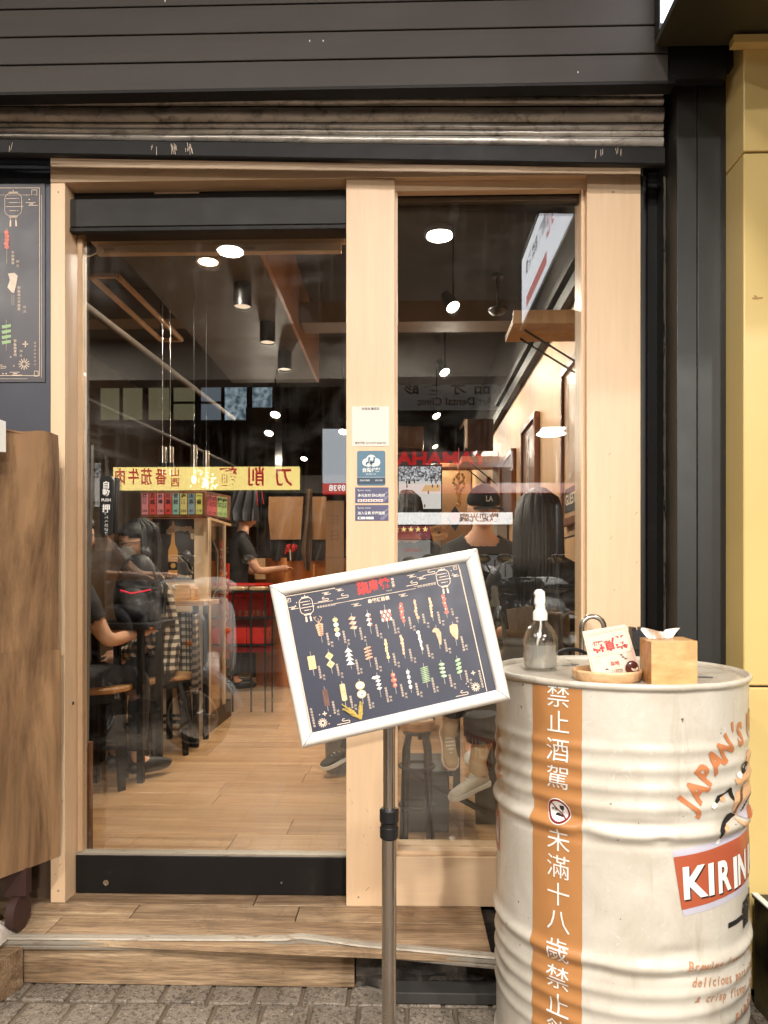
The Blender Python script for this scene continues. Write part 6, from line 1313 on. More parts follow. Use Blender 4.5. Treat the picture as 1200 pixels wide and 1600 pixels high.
spots = [((152, 1228), 1.0, .3, 'nearest stool with a wood seat at the left edge of the door glass'), ((264, 1174), .92, .15, 'stool the woman in the checked shirt sits on'), ((200, 1192), .93, .6, 'black stool between the nearest stool and the checked shirt woman'),
         ((300, 1098), 1.0, .5, 'empty black stool behind the checked shirt woman'), ((378, 1056), 1.05, .2, 'wood topped stool in the middle of the room before the black rack'), ((415, 1030), 1.0, .7, 'farthest black stool beside the red rack'), ((478, 1120), .01, 0, '')]
for i, ((px, py), s_3, rz, lab) in enumerate(spots[:6]):
    o = stool0 if i == 0 else copy_tree(stool0); p = sp(px, py); place(o, (p.x, p.y, ZF), rz, lab, None, s_3)
# tables (seen mostly from the side)
def table(name, lab, x0, x1, y0, y1, z, mt, ml=m_black):
    t_ = T(name, lab, 'table', ((x0 + x1) / 2, (y0 + y1) / 2, ZF)); t_.part('tabletop', MB().box(x0, x1, y0, y1, z - .03, z), mt, bev=.004)
    for x in (x0 + .05, x1 - .08):
        for y in (y0 + .05, y1 - .08): t_.part('leg', MB().box(x, x + .03, y, y + .03, ZF, z - .031), ml)
    return t_
table('side_table', 'wood topped table beside the checked shirt woman holding a wooden box', PX(232, 4.3), PX(326, 4.3), 4.2, 4.55, PZ(938, 4.3), m_seatw)
c_ = P(286, 936, 4.35); one('wooden_caddy', MB().box(c_.x - .045, c_.x + .045, 4.33, 4.45, PZ(938, 4.3) + .001, PZ(938, 4.3) + .09).box(c_.x + .046, c_.x + .07, 4.34, 4.44, PZ(938, 4.3) + .001, PZ(938, 4.3) + .07), m_tray, 'wooden caddy on the side table under the beer poster', 'caddy', bev=.003)
one('folded_napkin', MB().ell(P(276, 918, 4.4), (.03, .02, .02), 10, 7, fn=lambda p, q: q * (1 + .3 * noise.noise(p * 3))), m_white, 'crumpled white napkin on the wooden caddy', 'napkin')
table('dining_table', 'black dining table in front of the long haired woman in the window', PX(690, 3.35), XR - .03, 3.25, 3.75, .84, m_black)
table('dining_table', 'dark dining table farther back by the capped man', PX(640, 4.6), PX(720, 4.6), 4.45, 4.95, .84, mat('dark_top', srgb(70, 50, 38), .4))
# tableware on the near table
for i, (px, r_, lab) in enumerate(((868, .055, 'left white bowl on the black dining table'), (893, .06, 'right white plate on the black dining table'))):
    p = P(px, 975, 3.4); one('bowl', MB().lathe(V((p.x, 3.42, .841)), [(.0, .0), (.02, 0), (r_, .022), (r_ - .003, .022), (.018, .004), (0, .004)], 20, cap=False), m_white, lab, 'bowl', 'white bowls on the dining table')
# wood stool near the fixed window, dark box under it
zs3 = PZ(1130, 2.62); p = P(652, 1130, 2.62)
bs = T('bar_stool', 'bar stool with a pale wood seat and black ring just inside the fixed window', 'stool', (p.x, 2.62, ZF))
bs.part('seat', MB().lathe((p.x, 2.66, zs3 - .03), [(0, 0), (.055, 0), (.062, .006), (.064, .03), (.058, .036), (0, .036)], 32, cap=False), m_seatw)
bs.part('seat_cushion_rim', MB().lathe((p.x, 2.66, zs3 - .045), [(.04, 0), (.05, 0), (.05, .0145), (.04, .0145)], 24), m_plast)
for k in range(4):
    a = .6 + k * math.pi / 2; bs.part('leg', MB().tube([(p.x + .04 * math.cos(a), 2.66 + .04 * math.sin(a), zs3 - .04), (p.x + .055 * math.cos(a), 2.66 + .055 * math.sin(a), zs3 - .10), (p.x + .07 * math.cos(a), 2.66 + .07 * math.sin(a), ZF)], .008, 8), m_black)
for zz in (zs3 - .16, zs3 - .3): bs.part('ring', MB().tube([(p.x + .062 * math.cos(R(a)), 2.66 + .062 * math.sin(R(a)), zz) for a in range(0, 360, 15)], .006, 8, closed=True), m_black)
one('dark_storage_box', MB().box(PX(628, 2.85), PX(702, 2.85), 2.85, 3.15, ZF, PZ(1205, 2.85)), mat('dark_box', srgb(44, 48, 50), .5, 0, .2, 5), 'dark grey storage box on the floor inside the fixed window', 'box', bev=.006)
one('mirrored_board_stand_in', MB().prism([P(740, 1100, 2.95), P(778, 1100, 2.95), P(778, 1330, 2.95), P(744, 1310, 2.95)], (0, .03, 0)), mat('board_black', srgb(34, 32, 31), .4), 'black board standing on the floor behind the white sneakers', 'board', bev=.003)  # built inside in place of a board mirrored in the glass
one('grey_bin', MB().lathe(V((P(530, 1200, 3.7).x, 3.75, ZF)), [(.0, 0), (.07, 0), (.08, .20), (.0, .20)], 24, cap=False), mat('bin_grey', srgb(92, 88, 84), .4), 'grey bin on the floor under the dark canvas shoe beside the middle post', 'bin')

dt = table('dining_table', 'dark dining table at the left edge of the door carrying the black backpack', PX(140, 3.6), PX(250, 3.6), 3.45, 3.85, PZ(972, 3.6), m_black)
bkp = T('backpack', 'black backpack with a thin red stripe standing on the dark table by the door', 'backpack', P(214, 972, 3.62))
c_ = P(214, 912, 3.62); h2 = PZ(862, 3.62) - PZ(971, 3.62); zb0 = PZ(972, 3.6) + .001
m_bag = mat('black_nylon', srgb(26, 24, 25), .55, 0, .2, 14, .3, 90)
def bagf(p, q):
    return V((q.x * (1 - .18 * max(0, p.z)), q.y, q.z if p.z > -.7 else -.7 * h2 / 2)) * 1.0
bkp.part('bag_body', MB().ell(V((c_.x, 3.64, zb0 + .35 * h2)), (.118, .09, h2 / 2 * 1.25), 24, 16, fn=lambda p, q: V((math.copysign(abs(p.x) ** .8, p.x) * .118 * (1 - .15 * max(0, p.z)), math.copysign(abs(p.y) ** .8, p.y) * .09, max(q.z, -.35 * h2)))), m_bag)
bkp.part('front_pocket', MB().ell(V((c_.x, 3.565, zb0 + .25 * h2)), (.085, .04, .085), 18, 12), m_bag)
bkp.part('red_stripe', MB().tube([P(188, 922, 3.545), P(205, 927, 3.528), P(222, 924, 3.528), P(236, 921, 3.545)], .0035, 6), emis('red_glow_stripe', (.9, .02, .05), 1.2))  # stripe glows by itself; its reflected shine is put into the material
bkp.part('shoulder_strap', MB().tube([V((c_.x + .07, 3.66, zb0 + h2 * .8)), V((c_.x + .13, 3.66, zb0 + h2 * .5)), V((c_.x + .12, 3.66, zb0 + .04))], .012, 8), m_bag)
# ================================================================ people
m_skin = mat('skin', srgb(222, 170, 138), 0.5, 0, .05, 12); m_skin.node_tree.nodes['Principled BSDF'].inputs['Subsurface Weight'].default_value = 0.08
m_skin.node_tree.nodes['Principled BSDF'].inputs['Subsurface Radius'].default_value = (.02, .008, .004)
m_hair = mat('black_hair', srgb(20, 16, 14), 0.5, 0, .3, 60, .3, 400, stretch=(1, 1, .05)); m_lip = mat('lip', srgb(176, 96, 84), .45)
m_capc = mat('black_cap_cloth', srgb(26, 24, 26), .85, 0, .1, 30); m_capc.node_tree.nodes['Principled BSDF'].inputs['Specular IOR Level'].default_value = .2
m_eye = mat('eye_dark', srgb(24, 18, 15), .2)
def skin_geo(vs, es, rad, sub=2):
    me = bpy.data.meshes.new('s'); me.from_pydata([tuple(v) for v in vs], es, []); o = bpy.data.objects.new('s', me); COL.objects.link(o)
    o.modifiers.new('k', 'SKIN').use_smooth_shade = True
    for i, r in enumerate(rad):
        d = me.skin_vertices[0].data[i]; d.radius = (r, r) if not isinstance(r, tuple) else r; d.use_root = (i == 0)
    s = o.modifiers.new('u', 'SUBSURF'); s.levels = s.render_levels = sub
    m = bpy.data.meshes.new_from_object(o.evaluated_get(bpy.context.evaluated_depsgraph_get()))
    g = ([v.co.copy() for v in m.vertices], [tuple(p.vertices) for p in m.polygons])
    bpy.data.objects.remove(o); bpy.data.meshes.remove(me); bpy.data.meshes.remove(m); return g
def remesh(mb, vox):
    me = bpy.data.meshes.new('r'); me.from_pydata(mb.v, [], mb.f); o = bpy.data.objects.new('r', me); COL.objects.link(o)
    r = o.modifiers.new('r', 'REMESH'); r.mode = 'VOXEL'; r.voxel_size = vox; s = o.modifiers.new('s', 'SMOOTH'); s.iterations = 3; s.factor = .5
    m = bpy.data.meshes.new_from_object(o.evaluated_get(bpy.context.evaluated_depsgraph_get()))
    g = MB(); g.v = [v.co.copy() for v in m.vertices]; g.f = [tuple(p.vertices) for p in m.polygons]
    bpy.data.objects.remove(o); bpy.data.meshes.remove(me); bpy.data.meshes.remove(m); return g
def head_fn(p, q):
    f = -p.y                                   # the face looks towards -y
    q = q.copy()
    if p.z < 0: k = 1 - .26 * (-p.z) ** 1.6; q.x *= k; q.y *= (1 - .10 * -p.z)
    if f > 0:
        nose = math.exp(-((p.x / .13) ** 2 + ((p.z + .10) / .16) ** 2)); q.y -= .020 * nose * f
        chin = math.exp(-((p.x / .3) ** 2 + ((p.z + .78) / .16) ** 2)); q.y -= .014 * chin
        for s in (-1, 1): eye = math.exp(-(((p.x - .36 * s) / .17) ** 2 + ((p.z - .06) / .11) ** 2)); q.y += .010 * eye
        brow = math.exp(-((p.z - .26) / .10) ** 2) * (abs(p.x) < .7); q.y -= .004 * brow
        lip = math.exp(-((p.x / .24) ** 2 + ((p.z + .46) / .07) ** 2)); q.y -= .006 * lip
    return q
HAIRN = [0]
def person(label, loc, rz, J, shirt, pants, hair, hairlen=0.0, head_rot=(0, 0, 0), cap=False, glasses=False, group=None, sleeves='short', shoes=None, scale=1.0, vox=.009, hsp=1.0, name='person', mask=False):
    t_ = T(name, label, 'person', (0, 0, 0), group)
    names = ['pelvis', 'belly', 'chest', 'neck', 'skull', 'shL', 'elL', 'wrL', 'haL', 'shR', 'elR', 'wrR', 'haR', 'hiL', 'knL', 'anL', 'toL', 'hiR', 'knR', 'anR', 'toR']
    ed = [('pelvis', 'belly'), ('belly', 'chest'), ('chest', 'neck'), ('neck', 'skull'), ('chest', 'shL'), ('shL', 'elL'), ('elL', 'wrL'), ('wrL', 'haL'), ('chest', 'shR'), ('shR', 'elR'), ('elR', 'wrR'), ('wrR', 'haR'),
          ('pelvis', 'hiL'), ('hiL', 'knL'), ('knL', 'anL'), ('anL', 'toL'), ('pelvis', 'hiR'), ('hiR', 'knR'), ('knR', 'anR'), ('anR', 'toR')]
    rad = dict(pelvis=(.135, .105), belly=(.125, .095), chest=(.150, .105), neck=.052, skull=.056, sh=.058, el=.040, wr=.027, ha=(.036, .018), hi=.085, kn=.056, an=.036, to=.034)
    gr = lambda k: rad.get(k, rad.get(k[:2]))
    vs = [J[n] for n in names]; es = [(names.index(a), names.index(b)) for a, b in ed]
    body = MB(); g = skin_geo(vs, es, [gr(n) for n in names]); body.add(*g)
    hc = J['skull'] + V((0, -.012, .045)); hr = Euler(head_rot).to_matrix()
    body.ell(hc, (.076, .096, .118), 28, 20, hr, head_fn)
    for s in (-1, 1): body.ell(hc + hr @ V((s * .078, .012, -.008)), (.010, .020, .032), 8, 6, hr)
    for sd in 'LR':                            # five fingers rooted in the palm
        w_, h_ = J['wr' + sd], J['ha' + sd]; d = unit(h_ - w_); sx = 1 if sd == 'L' else -1
        side = unit(d.cross(V((0, 0, 1))) if abs(d.z) < .95 else V((1, 0, 0))); up = side.cross(d)
        for k, (o_, ln_) in enumerate(((-.026, .060), (-.009, .074), (.009, .070), (.026, .054))):
            b0 = h_ - d * .01 + side * o_; c1 = b0 + d * ln_ * .5 - up * .006; c2 = b0 + d * ln_ * .85 - up * .022; body.tube([b0, c1, c2], [.0095, .0085, .007], 7)
        b0 = w_ + d * .03 + side * .022 * sx; body.tube([b0, b0 + side * .022 * sx + d * .03, b0 + side * .026 * sx + d * .055 - up * .01], [.011, .010, .008], 7)
    body = remesh(body, vox); t_.part('body', body, m_skin, ang=180)
    bones = {}
    for a, b_ in ed: bones[(a, b_)] = (J[a], J[b_])
    def near(v):
        best = None
        for k, (a, b_) in bones.items():
            d = b_ - a; L2 = d.length_squared; t1 = max(0, min(1, (v - a).dot(d) / L2)) if L2 else 0
            ra = gr(k[0]); ra = ra[0] if isinstance(ra, tuple) else ra; rb = gr(k[1]); rb = rb[0] if isinstance(rb, tuple) else rb
            q2 = (v - (a + d * t1)).length - (ra + (rb - ra) * t1) * .8
            if best is None or q2 < best[0]: best = (q2, k, t1)
        return best[1], best[2]
    cls = [near(v) for v in body.v]; nrm = [V((0, 0, 0)) for _ in body.v]
    for f in body.f:
        n_ = (body.v[f[1]] - body.v[f[0]]).cross(body.v[f[2]] - body.v[f[0]])
        for i in f: nrm[i] += n_
    nrm = [unit(n_) if n_.length > 0 else V((0, 0, 1)) for n_ in nrm]
    hi_ = Rinv = hr.inverted()
    def garment(nm, test, off, m_, fold=.006, freq=9):
        use = [test(k, t1, v) for (k, t1), v in zip(cls, body.v)]; idx = {}; g = MB()
        for f in body.f:
            if sum(use[i] for i in f) >= 3:
                for i in f:
                    if i not in idx:
                        idx[i] = len(g.v); v = body.v[i]; n1 = noise.noise(V((v.x * freq, v.y * freq, v.z * freq * 1.6)))
                        g.v.append(v + nrm[i] * (off + fold * n1))
                g.f.append(tuple(idx[i] for i in f))
        return t_.part(nm, g, m_, ang=180)
    def is_shirt(k, t1, v):
        if (v - hc).length < .13: return False
        if k in (('pelvis', 'belly'), ('belly', 'chest')) or k[0] == 'chest' and k[1][:2] == 'sh': return True
        if k == ('chest', 'neck'): return t1 < .72
        if k[0] == 'pelvis': return v.z > J['pelvis'].z - .03 and v.y > -.06
        if k[0][:2] == 'sh': return sleeves == 'long' or t1 < .62
        if k[0][:2] == 'el': return sleeves == 'long' and t1 < .85
        return False
    garment('trousers', lambda k, t1, v: k[0] in ('pelvis',) and k[1] != 'belly' or k[0][:2] in ('hi', 'kn') and not (k[0][:2] == 'kn' and t1 > .88) or k == ('pelvis', 'belly') and t1 < .4, .008, pants)
    garment('shirt', is_shirt, .015, shirt, .008)
    if mask:
        def is_mask(k, t1, v): q2 = Rinv @ (v - hc); return abs(q2.x) < .062 and q2.y < -.028 and -.098 < q2.z < -.006
        garment('face_mask', is_mask, .005, m_white, 0)
    for sd in 'LR':
        a, b_ = J['an' + sd], J['to' + sd]; d = unit(b_ - a); d2 = unit(V((d.x, d.y, 0)))
        sh_ = MB().ell((a + b_) / 2 + V((0, 0, -.012)), (.044, .125, .046), 16, 10, d2.to_track_quat('-Y', 'Z').to_matrix(), lambda p, q: V((q.x * (1 - .2 * max(0, -p.y)), q.y, q.z * (1 - .35 * max(0, -p.y)) if p.z > 0 else max(q.z, -.03))))
        sp_ = t_.part('shoe', sh_, shoes or m_plast, ang=180)
    if cap:
        cp = MB(); Rh = hr; c_ = hc + Rh @ V((0, .006, .030))
        cp.ell(c_, (.090, .108, .100), 24, 14, Rh, lambda p, q: q if p.z > -.05 else V((q.x * .98, q.y * .98, -.012))); t_.part('cap_crown', cp, m_capc, ang=70)
        br = MB().grid(lambda u, v: c_ + Rh @ V(((u - .5) * .165, -.085 - v * .075 * math.sin(math.pi * (.15 + .7 * u)), -.008 - .012 * abs(u - .5) * 2 - .012 * v)), 14, 6); t_.part('cap_brim', br, m_capc)
        Fc = frame(c_ + Rh @ V((0, -.108, .026)), Rh @ V((1, 0, 0)), Rh @ V((0, .25, 1))); Fc = (Fc[0], Fc[1], Fc[2], Rh @ V((0, -1, .3)))
        t_.part('cap_lettering', MB().text(Fc, 'LA', 0, 0, .042, d=.004, bold=.02, sx=.8), m_white)
    hm = MB(); rs = random.Random(HAIRN[0]); HAIRN[0] += 1
    if not cap:
        def hf(p, q):
            q = q.copy(); w = 1 + .02 * noise.noise(p * 8)
            if p.y < -.15 and p.z < .42 - .25 * abs(p.x): q *= .80          # sunk behind the face
            elif p.z < -.45: q *= .86
            return q * w
        hm.ell(hc + hr @ V((0, .010, .012)), (.090, .112, .128), 36, 26, hr, hf)
    if hairlen > 0:
        nst = 190
        for k in range(nst):
            a = rs.uniform(-.12, math.pi + .12); top = hr @ V((.082 * math.cos(a), .02 + .098 * math.sin(a), rs.uniform(-.02, .05))); crn = hc + hr @ V((.03 * math.cos(a), .015 + .04 * math.sin(a), .132))
            p0 = hc + top; L_ = hairlen * rs.uniform(.8, 1.05); out = V((math.cos(a) * .015, (.02 + math.sin(a) * .045) * hsp, 0)); out = hr @ out
            pts = [crn, crn.lerp(p0, .6) + (p0 - hc) * .16, p0 + out * .1, p0 + out * .5 + V((0, 0, -.07)), p0 + out * .9 + V((0, 0, -L_ * .45)), p0 + out * 1.1 + V((rs.uniform(-.02, .02), rs.uniform(-.012, .012), -L_ * .75)), p0 + out + V((rs.uniform(-.03, .03), rs.uniform(-.02, .02), -L_))]
            w_ = rs.uniform(.010, .017); hm.tube(pts, [w_ * .5, w_ * .9, w_, w_, w_ * .9, w_ * .65, .001], 5, cap=False)
    if hm.v: t_.part('hair', hm, hair, ang=180, kind='stuff')
    for s in (-1, 1):
        t_.part('eye', MB().ell(hc + hr @ V((.028 * s, -.088, .006)), (.009, .004, .0045), 8, 6, hr), m_eye); t_.part('eyebrow', MB().ell(hc + hr @ V((.030 * s, -.0915, .026)), (.014, .004, .003), 8, 4, hr), hair)
    t_.part('lips', MB().ell(hc + hr @ V((0, -.094, -.052)), (.019, .007, .006), 10, 6, hr), m_lip)
    if glasses:
        gb = MB()
        for s in (-1, 1):
            cc3 = hc + hr @ V((.030 * s, -.104, .002)); gb.tube([cc3 + hr @ V((.022 * math.cos(R(a)), .003 * abs(math.cos(R(a))), .019 * math.sin(R(a)))) for a in range(0, 360, 24)], .0022, 6, closed=True)
            gb.tube([cc3 + hr @ V((.022 * s, .004, .006)), hc + hr @ V((.082 * s, -.01, .008)), hc + hr @ V((.082 * s, .02, -.004))], .0022, 6)
        gb.tube([hc + hr @ V((-.008, -.105, .004)), hc + hr @ V((.008, -.105, .004))], .002, 6); t_.part('spectacles', gb, m_plast, kind='stuff')
    t_.e.location = loc; t_.e.rotation_euler = (0, 0, rz); t_.e.scale = (scale,) * 3
    return t_
def seated(lean=.06, knee=.42, foot=.40, seat=.52, arm='table', w=1.0, feetz=0.04):
    J = {}; z = seat
    J['pelvis'] = V((0, .0, z + .06)); J['belly'] = V((0, .01 - lean * .4, z + .22)); J['chest'] = V((0, .0 - lean, z + .44)); J['neck'] = V((0, -.01 - lean * 1.3, z + .60)); J['skull'] = V((0, -.02 - lean * 1.5, z + .70))
    for sd, s in (('L', 1), ('R', -1)):
        J['sh' + sd] = V((s * .175 * w, -lean, z + .50)); J['hi' + sd] = V((s * .085, -.05, z + .04)); J['kn' + sd] = V((s * .11, -knee, z + .05)); J['an' + sd] = V((s * .11, -foot, feetz + .05)); J['to' + sd] = V((s * .12, -foot - .14, feetz + .01))
        if arm == 'table': J['el' + sd] = V((s * .23, -.12 - lean, z + .24)); J['wr' + sd] = V((s * .14, -.34 - lean, z + .27)); J['ha' + sd] = V((s * .11, -.41 - lean, z + .28))
        elif arm == 'bars': J['el' + sd] = V((s * .25, -.20 - lean, z + .30)); J['wr' + sd] = V((s * .25, -.44 - lean, z + .30)); J['ha' + sd] = V((s * .24, -.51 - lean, z + .30))
        else: J['el' + sd] = V((s * .22, .0 - lean, z + .24)); J['wr' + sd] = V((s * .14, -.18 - lean, z + .12)); J['ha' + sd] = V((s * .12, -.25 - lean, z + .11))
    return J
# woman in the checked shirt
t = NT('black_white_check'); v_ = t.coord((1, 1, 1)); sx_ = t.n('SeparateXYZ'); t.l(v_, sx_.inputs[0])
def band(sock, freq, w):
    a = t.n('Math', operation='MULTIPLY'); a.inputs[1].default_value = freq; t.l(sock, a.inputs[0]); f = t.n('Math', operation='FRACT'); t.l(a.outputs[0], f.inputs[0]); g = t.n('Math', operation='GREATER_THAN'); g.inputs[1].default_value = w; t.l(f.outputs[0], g.inputs[0]); return g.outputs[0]
hx = t.n('Math', operation='ADD'); t.l(sx_.outputs[0], hx.inputs[0]); t.l(sx_.outputs[1], hx.inputs[1])
ad = t.n('Math', operation='ADD'); t.l(band(hx.outputs[0], 24, .5), ad.inputs[0]); t.l(band(sx_.outputs[2], 24, .5), ad.inputs[1])
hf_ = t.n('Math', operation='MULTIPLY'); hf_.inputs[1].default_value = .5; t.l(ad.outputs[0], hf_.inputs[0])
t.l(t.ramp(hf_.outputs[0], [(0.0, srgb(28, 25, 24)), (0.5, srgb(112, 100, 90)), (1.0, srgb(226, 212, 192))]), t.b.inputs['Base Color']); t.t.nodes[-1]; t.b.inputs['Roughness'].default_value = .8; m_check = t.m
for n_ in t.t.nodes:
    if n_.type == 'VALTORGB': n_.color_ramp.interpolation = 'CONSTANT'
m_tee = mat('black_tee', srgb(40, 37, 36), .8, 0, .1, 20); m_jean = mat('dark_trousers', srgb(44, 42, 46), .8, 0, .1, 20)
pw2 = sp(262, 1174)
wm = person('seated woman in glasses and a black and white checked shirt looking left', (pw2.x + .02, pw2.y, ZF), R(-68), seated(.10, seat=.43, arm='lap'), m_check, m_jean, m_hair, .34, (R(8), 0, R(14)), glasses=True, sleeves='long', mask=True, scale=1.0, hsp=.1)
# open shirt tails hanging behind her
drp = MB().grid(lambda u, v: V((-.17 + .34 * u, .10 + .05 * math.sin(u * math.pi) + .02 * math.sin(u * 16) * v, .78 - .44 * v)), 24, 16); drp.grid(lambda u, v: V((-.175 - .01 * v, .14 - .22 * u + .015 * math.sin(u * 14) * v, .78 - .42 * v)), 14, 12)
so_ = mesh_obj('shirt_tail', drp, m_check, ang=80); so_.parent = wm.e
# long haired woman by the window, seen from behind
hw = P(843, 905, 3.0)
person('woman with very long straight black hair seated with her back to the window', (hw.x, 3.02, ZF), R(170), seated(.05, seat=.47, arm='table', w=.9), m_tee, m_jean, m_hair, .62, (R(4), 0, 0), shoes=m_white)
person('man in a black cap with white letters seated facing the window', (P(746, 905, 4.2).x, 4.25, ZF), R(6), seated(.10, seat=.62, arm='table'), m_tee, m_jean, m_hair, 0, (R(10), 0, R(4)), cap=True, shoes=m_white)
person('guest with a round black bob haircut seated before the television', (P(640, 905, 4.4).x - .02, 4.4, ZF), R(176), seated(.04, seat=.63, arm='table', w=.9), m_tee, m_jean, m_hair, .12, (0, 0, 0))
person('guest with short dark hair seated far back below the television', (P(659, 905, 6.0).x, 6.0, ZF), R(175), seated(.04, seat=.47, arm='table', w=.9), mat('grey_top', srgb(120, 112, 106), .8), m_jean, m_hair, .05, (0, 0, 0))
# cook, standing
Jc = seated(.05, seat=.80, arm='table')
for sd, s in (('L', 1), ('R', -1)): Jc['hi' + sd] = V((s * .085, 0, .80)); Jc['kn' + sd] = V((s * .10, -.01, .46)); Jc['an' + sd] = V((s * .10, .01, .09)); Jc['to' + sd] = V((s * .11, -.13, .04))
ck = person('cook in a printed black tee standing at the kitchen counter', (P(366, 905, 6.5).x, 6.5, ZF), R(110), Jc, m_tee, m_jean, m_hair, 0, (R(12), 0, 0))
pm = MB(); random.seed(6); 
for k in range(14): pm.disc((V((.0, .0, 0)), V((1, 0, 0)), V((0, 0, 1)), V((0, -1, 0))), random.uniform(-.09, .09), random.uniform(.98, 1.22), random.uniform(.012, .03), .1, 6)
for v in pm.v: v.y = .125 + 0 * v.y
o_ = mesh_obj('tee_print', pm, mat('tee_print_m', srgb(206, 150, 90), .7, var=.5, vs=30)); o_.parent = ck.e; o_['kind'] = 'stuff'
gm = P(152, 905, 3.45)
person('man in a dark grey tee seated at the left door edge beside the backpack', (gm.x - .19, 3.35, ZF), R(140), seated(.06, seat=.47, arm='table', w=.95), mat('slate_tee_b', srgb(48, 45, 45), .8), m_jean, m_hair, 0, (R(12), 0, R(-34)), scale=.97)
# legs and shoes seen low in the window: laced shoes resting on a bar
def shoe(name, lab, p, yaw, pitch, L_, mu, msole, sock=None, tilt=0):
    t_ = T(name, lab, 'shoe', p); q_ = Euler((R(pitch), R(tilt), R(yaw))).to_matrix(); tr = lambda x, y, z: p + q_ @ V((x * L_, y * L_, z * L_))
    def ring(y, w, z0, z1, n=16): return [tr(w * math.cos(2 * math.pi * k / n), y, (z0 + z1) / 2 + (z1 - z0) / 2 * math.sin(2 * math.pi * k / n)) for k in range(n)]
    up = MB().loft([ring(.48, .06, .06, .24), ring(.44, .12, .05, .36), ring(.30, .15, .05, .42), ring(.14, .14, .05, .36), ring(-.05, .15, .05, .27), ring(-.25, .17, .05, .21), ring(-.40, .15, .05, .17), ring(-.48, .08, .06, .13)]); t_.part('upper', up, mu, ang=70)
    so2 = MB().loft([[tr(w * a, y, z) for a, z in ((-1, 0), (1, 0), (1.04, .085), (-1.04, .085))] for y, w in ((.50, .07), (.42, .15), (.1, .14), (-.25, .19), (-.42, .16), (-.50, .08))]); t_.part('sole', so2, msole, bev=.002)
    for k in range(5): t_.part('lace', MB().tube([tr(-.10, .12 - k * .07, .31 - k * .032), tr(0, .10 - k * .07, .37 - k * .035), tr(.10, .13 - k * .07, .31 - k * .032)], .0028, 5), m_white if mu is not m_white else m_cream)
    if sock: t_.part('sock', MB().tube([tr(0, .3, .3), tr(0, .32, .55), tr(0, .34 + .2, .95)], [.034, .030, .036], 14), sock); t_.part('trouser_hem', MB().tube([tr(0, .54, .95), tr(0, .62, 1.5)], [.055, .062], 14), m_jean)
    return t_
m_khaki = mat('khaki_canvas', srgb(196, 166, 128), .8, 0, .12, 14, .3, 120); m_wsock = mat('ribbed_sock', srgb(214, 186, 152), .85, 0, .1, 20); m_wlea = mat('white_leather', srgb(226, 216, 202), .45, 0, .04, 8)
shoe('canvas_shoe', 'khaki laced canvas shoe with a ribbed sock pointing at the window', P(700, 1172, 2.72), 10, 50, .165, m_khaki, m_cream, m_wsock)
shoe('white_sneaker', 'white leather sneaker low behind the fixed window beside the drum', P(735, 1238, 2.62), -62, 14, .17, m_wlea, m_white, m_wsock)
shoe('black_canvas_shoe', 'black canvas shoe with white toe and laces beside the middle post', P(531, 1190, 3.7), -50, 14, .22, m_tee, m_white)
one('footrest_bar', MB().tube([P(640, 1205, 2.8), P(760, 1270, 2.75)], .012, 8), m_black, 'black footrest bar under the shoes inside the fixed window', 'footrest')
one('trouser_leg', MB().tube([P(540, 1168, 3.72), P(556, 1100, 3.75), P(575, 1010, 3.9)], [.055, .07, .085], 14), m_jean, 'dark trouser leg above the black canvas shoe', 'trouser leg')

# ================================================================ the street behind, seen only as reflections
m_road = mat('asphalt', srgb(58, 56, 54), .75, 0, .2, 12, .4, 80); m_conc = mat('arcade_concrete', srgb(104, 98, 90), .8, 0, .15, 3)
rdn = T('road', None, None, (0, -8, 0), kind='structure'); rdn.part('carriageway', MB().box(-60, 60, -11.5, -2.78, -.25, -.15), m_road); rdn.part('kerb', MB().box(-60, 60, -2.775, -2.605, -.25, 0.0), m_conc, bev=.01)
rdn.part('road_line', MB().box(-60, 60, -3.5, -3.4, -.149, -.146), m_white); rdn.part('far_pavement', MB().box(-60, 60, -30, -11.51, -.25, -.01), m_conc); 
gs = struct('ground', MB().box(-80, 80, -60, 40, -.5, -.26), m_conc)
sdw = struct('side_pavement', MB().box(-60, -6.01, -2.6, 12, -.1, -.005).box(6.01, 60, -2.6, 12, -.1, -.005).box(-6, 6, 2.305, 12, -.1, -.006), m_conc)
arc = T('arcade_ceiling', None, None, (0, 0, 3.45), kind='structure'); arc.part('ceiling_slab', MB().box(-9, 9, -2.6, 2.0, 3.45, 3.7), mat('arcade_ceiling_paint', srgb(128, 120, 110), .8, 0, .12, 2)); arc.part('edge_beam', MB().box(-9, 9, -2.9, -2.601, 3.05, 3.7), m_conc)
arc.part('neighbour_left_front', MB().box(-9, -2.61, 2.0, 2.1, 0, 3.449), m_conc); arc.part('neighbour_right_front', MB().box(2.61, 9, 1.99, 2.1, 0, 3.449), m_conc)
for x in (-3.6, 3.4): one('arcade_pillar', MB().box(x - .3, x + .3, -2.59, -2.0, 0, 3.449), m_conc, ('left' if x < 0 else 'right') + ' concrete arcade pillar mirrored in the shop glass', 'pillar', 'arcade pillars', bev=.01)
m_arcl = emis('arcade_lamp', (1, .95, .86), 9)
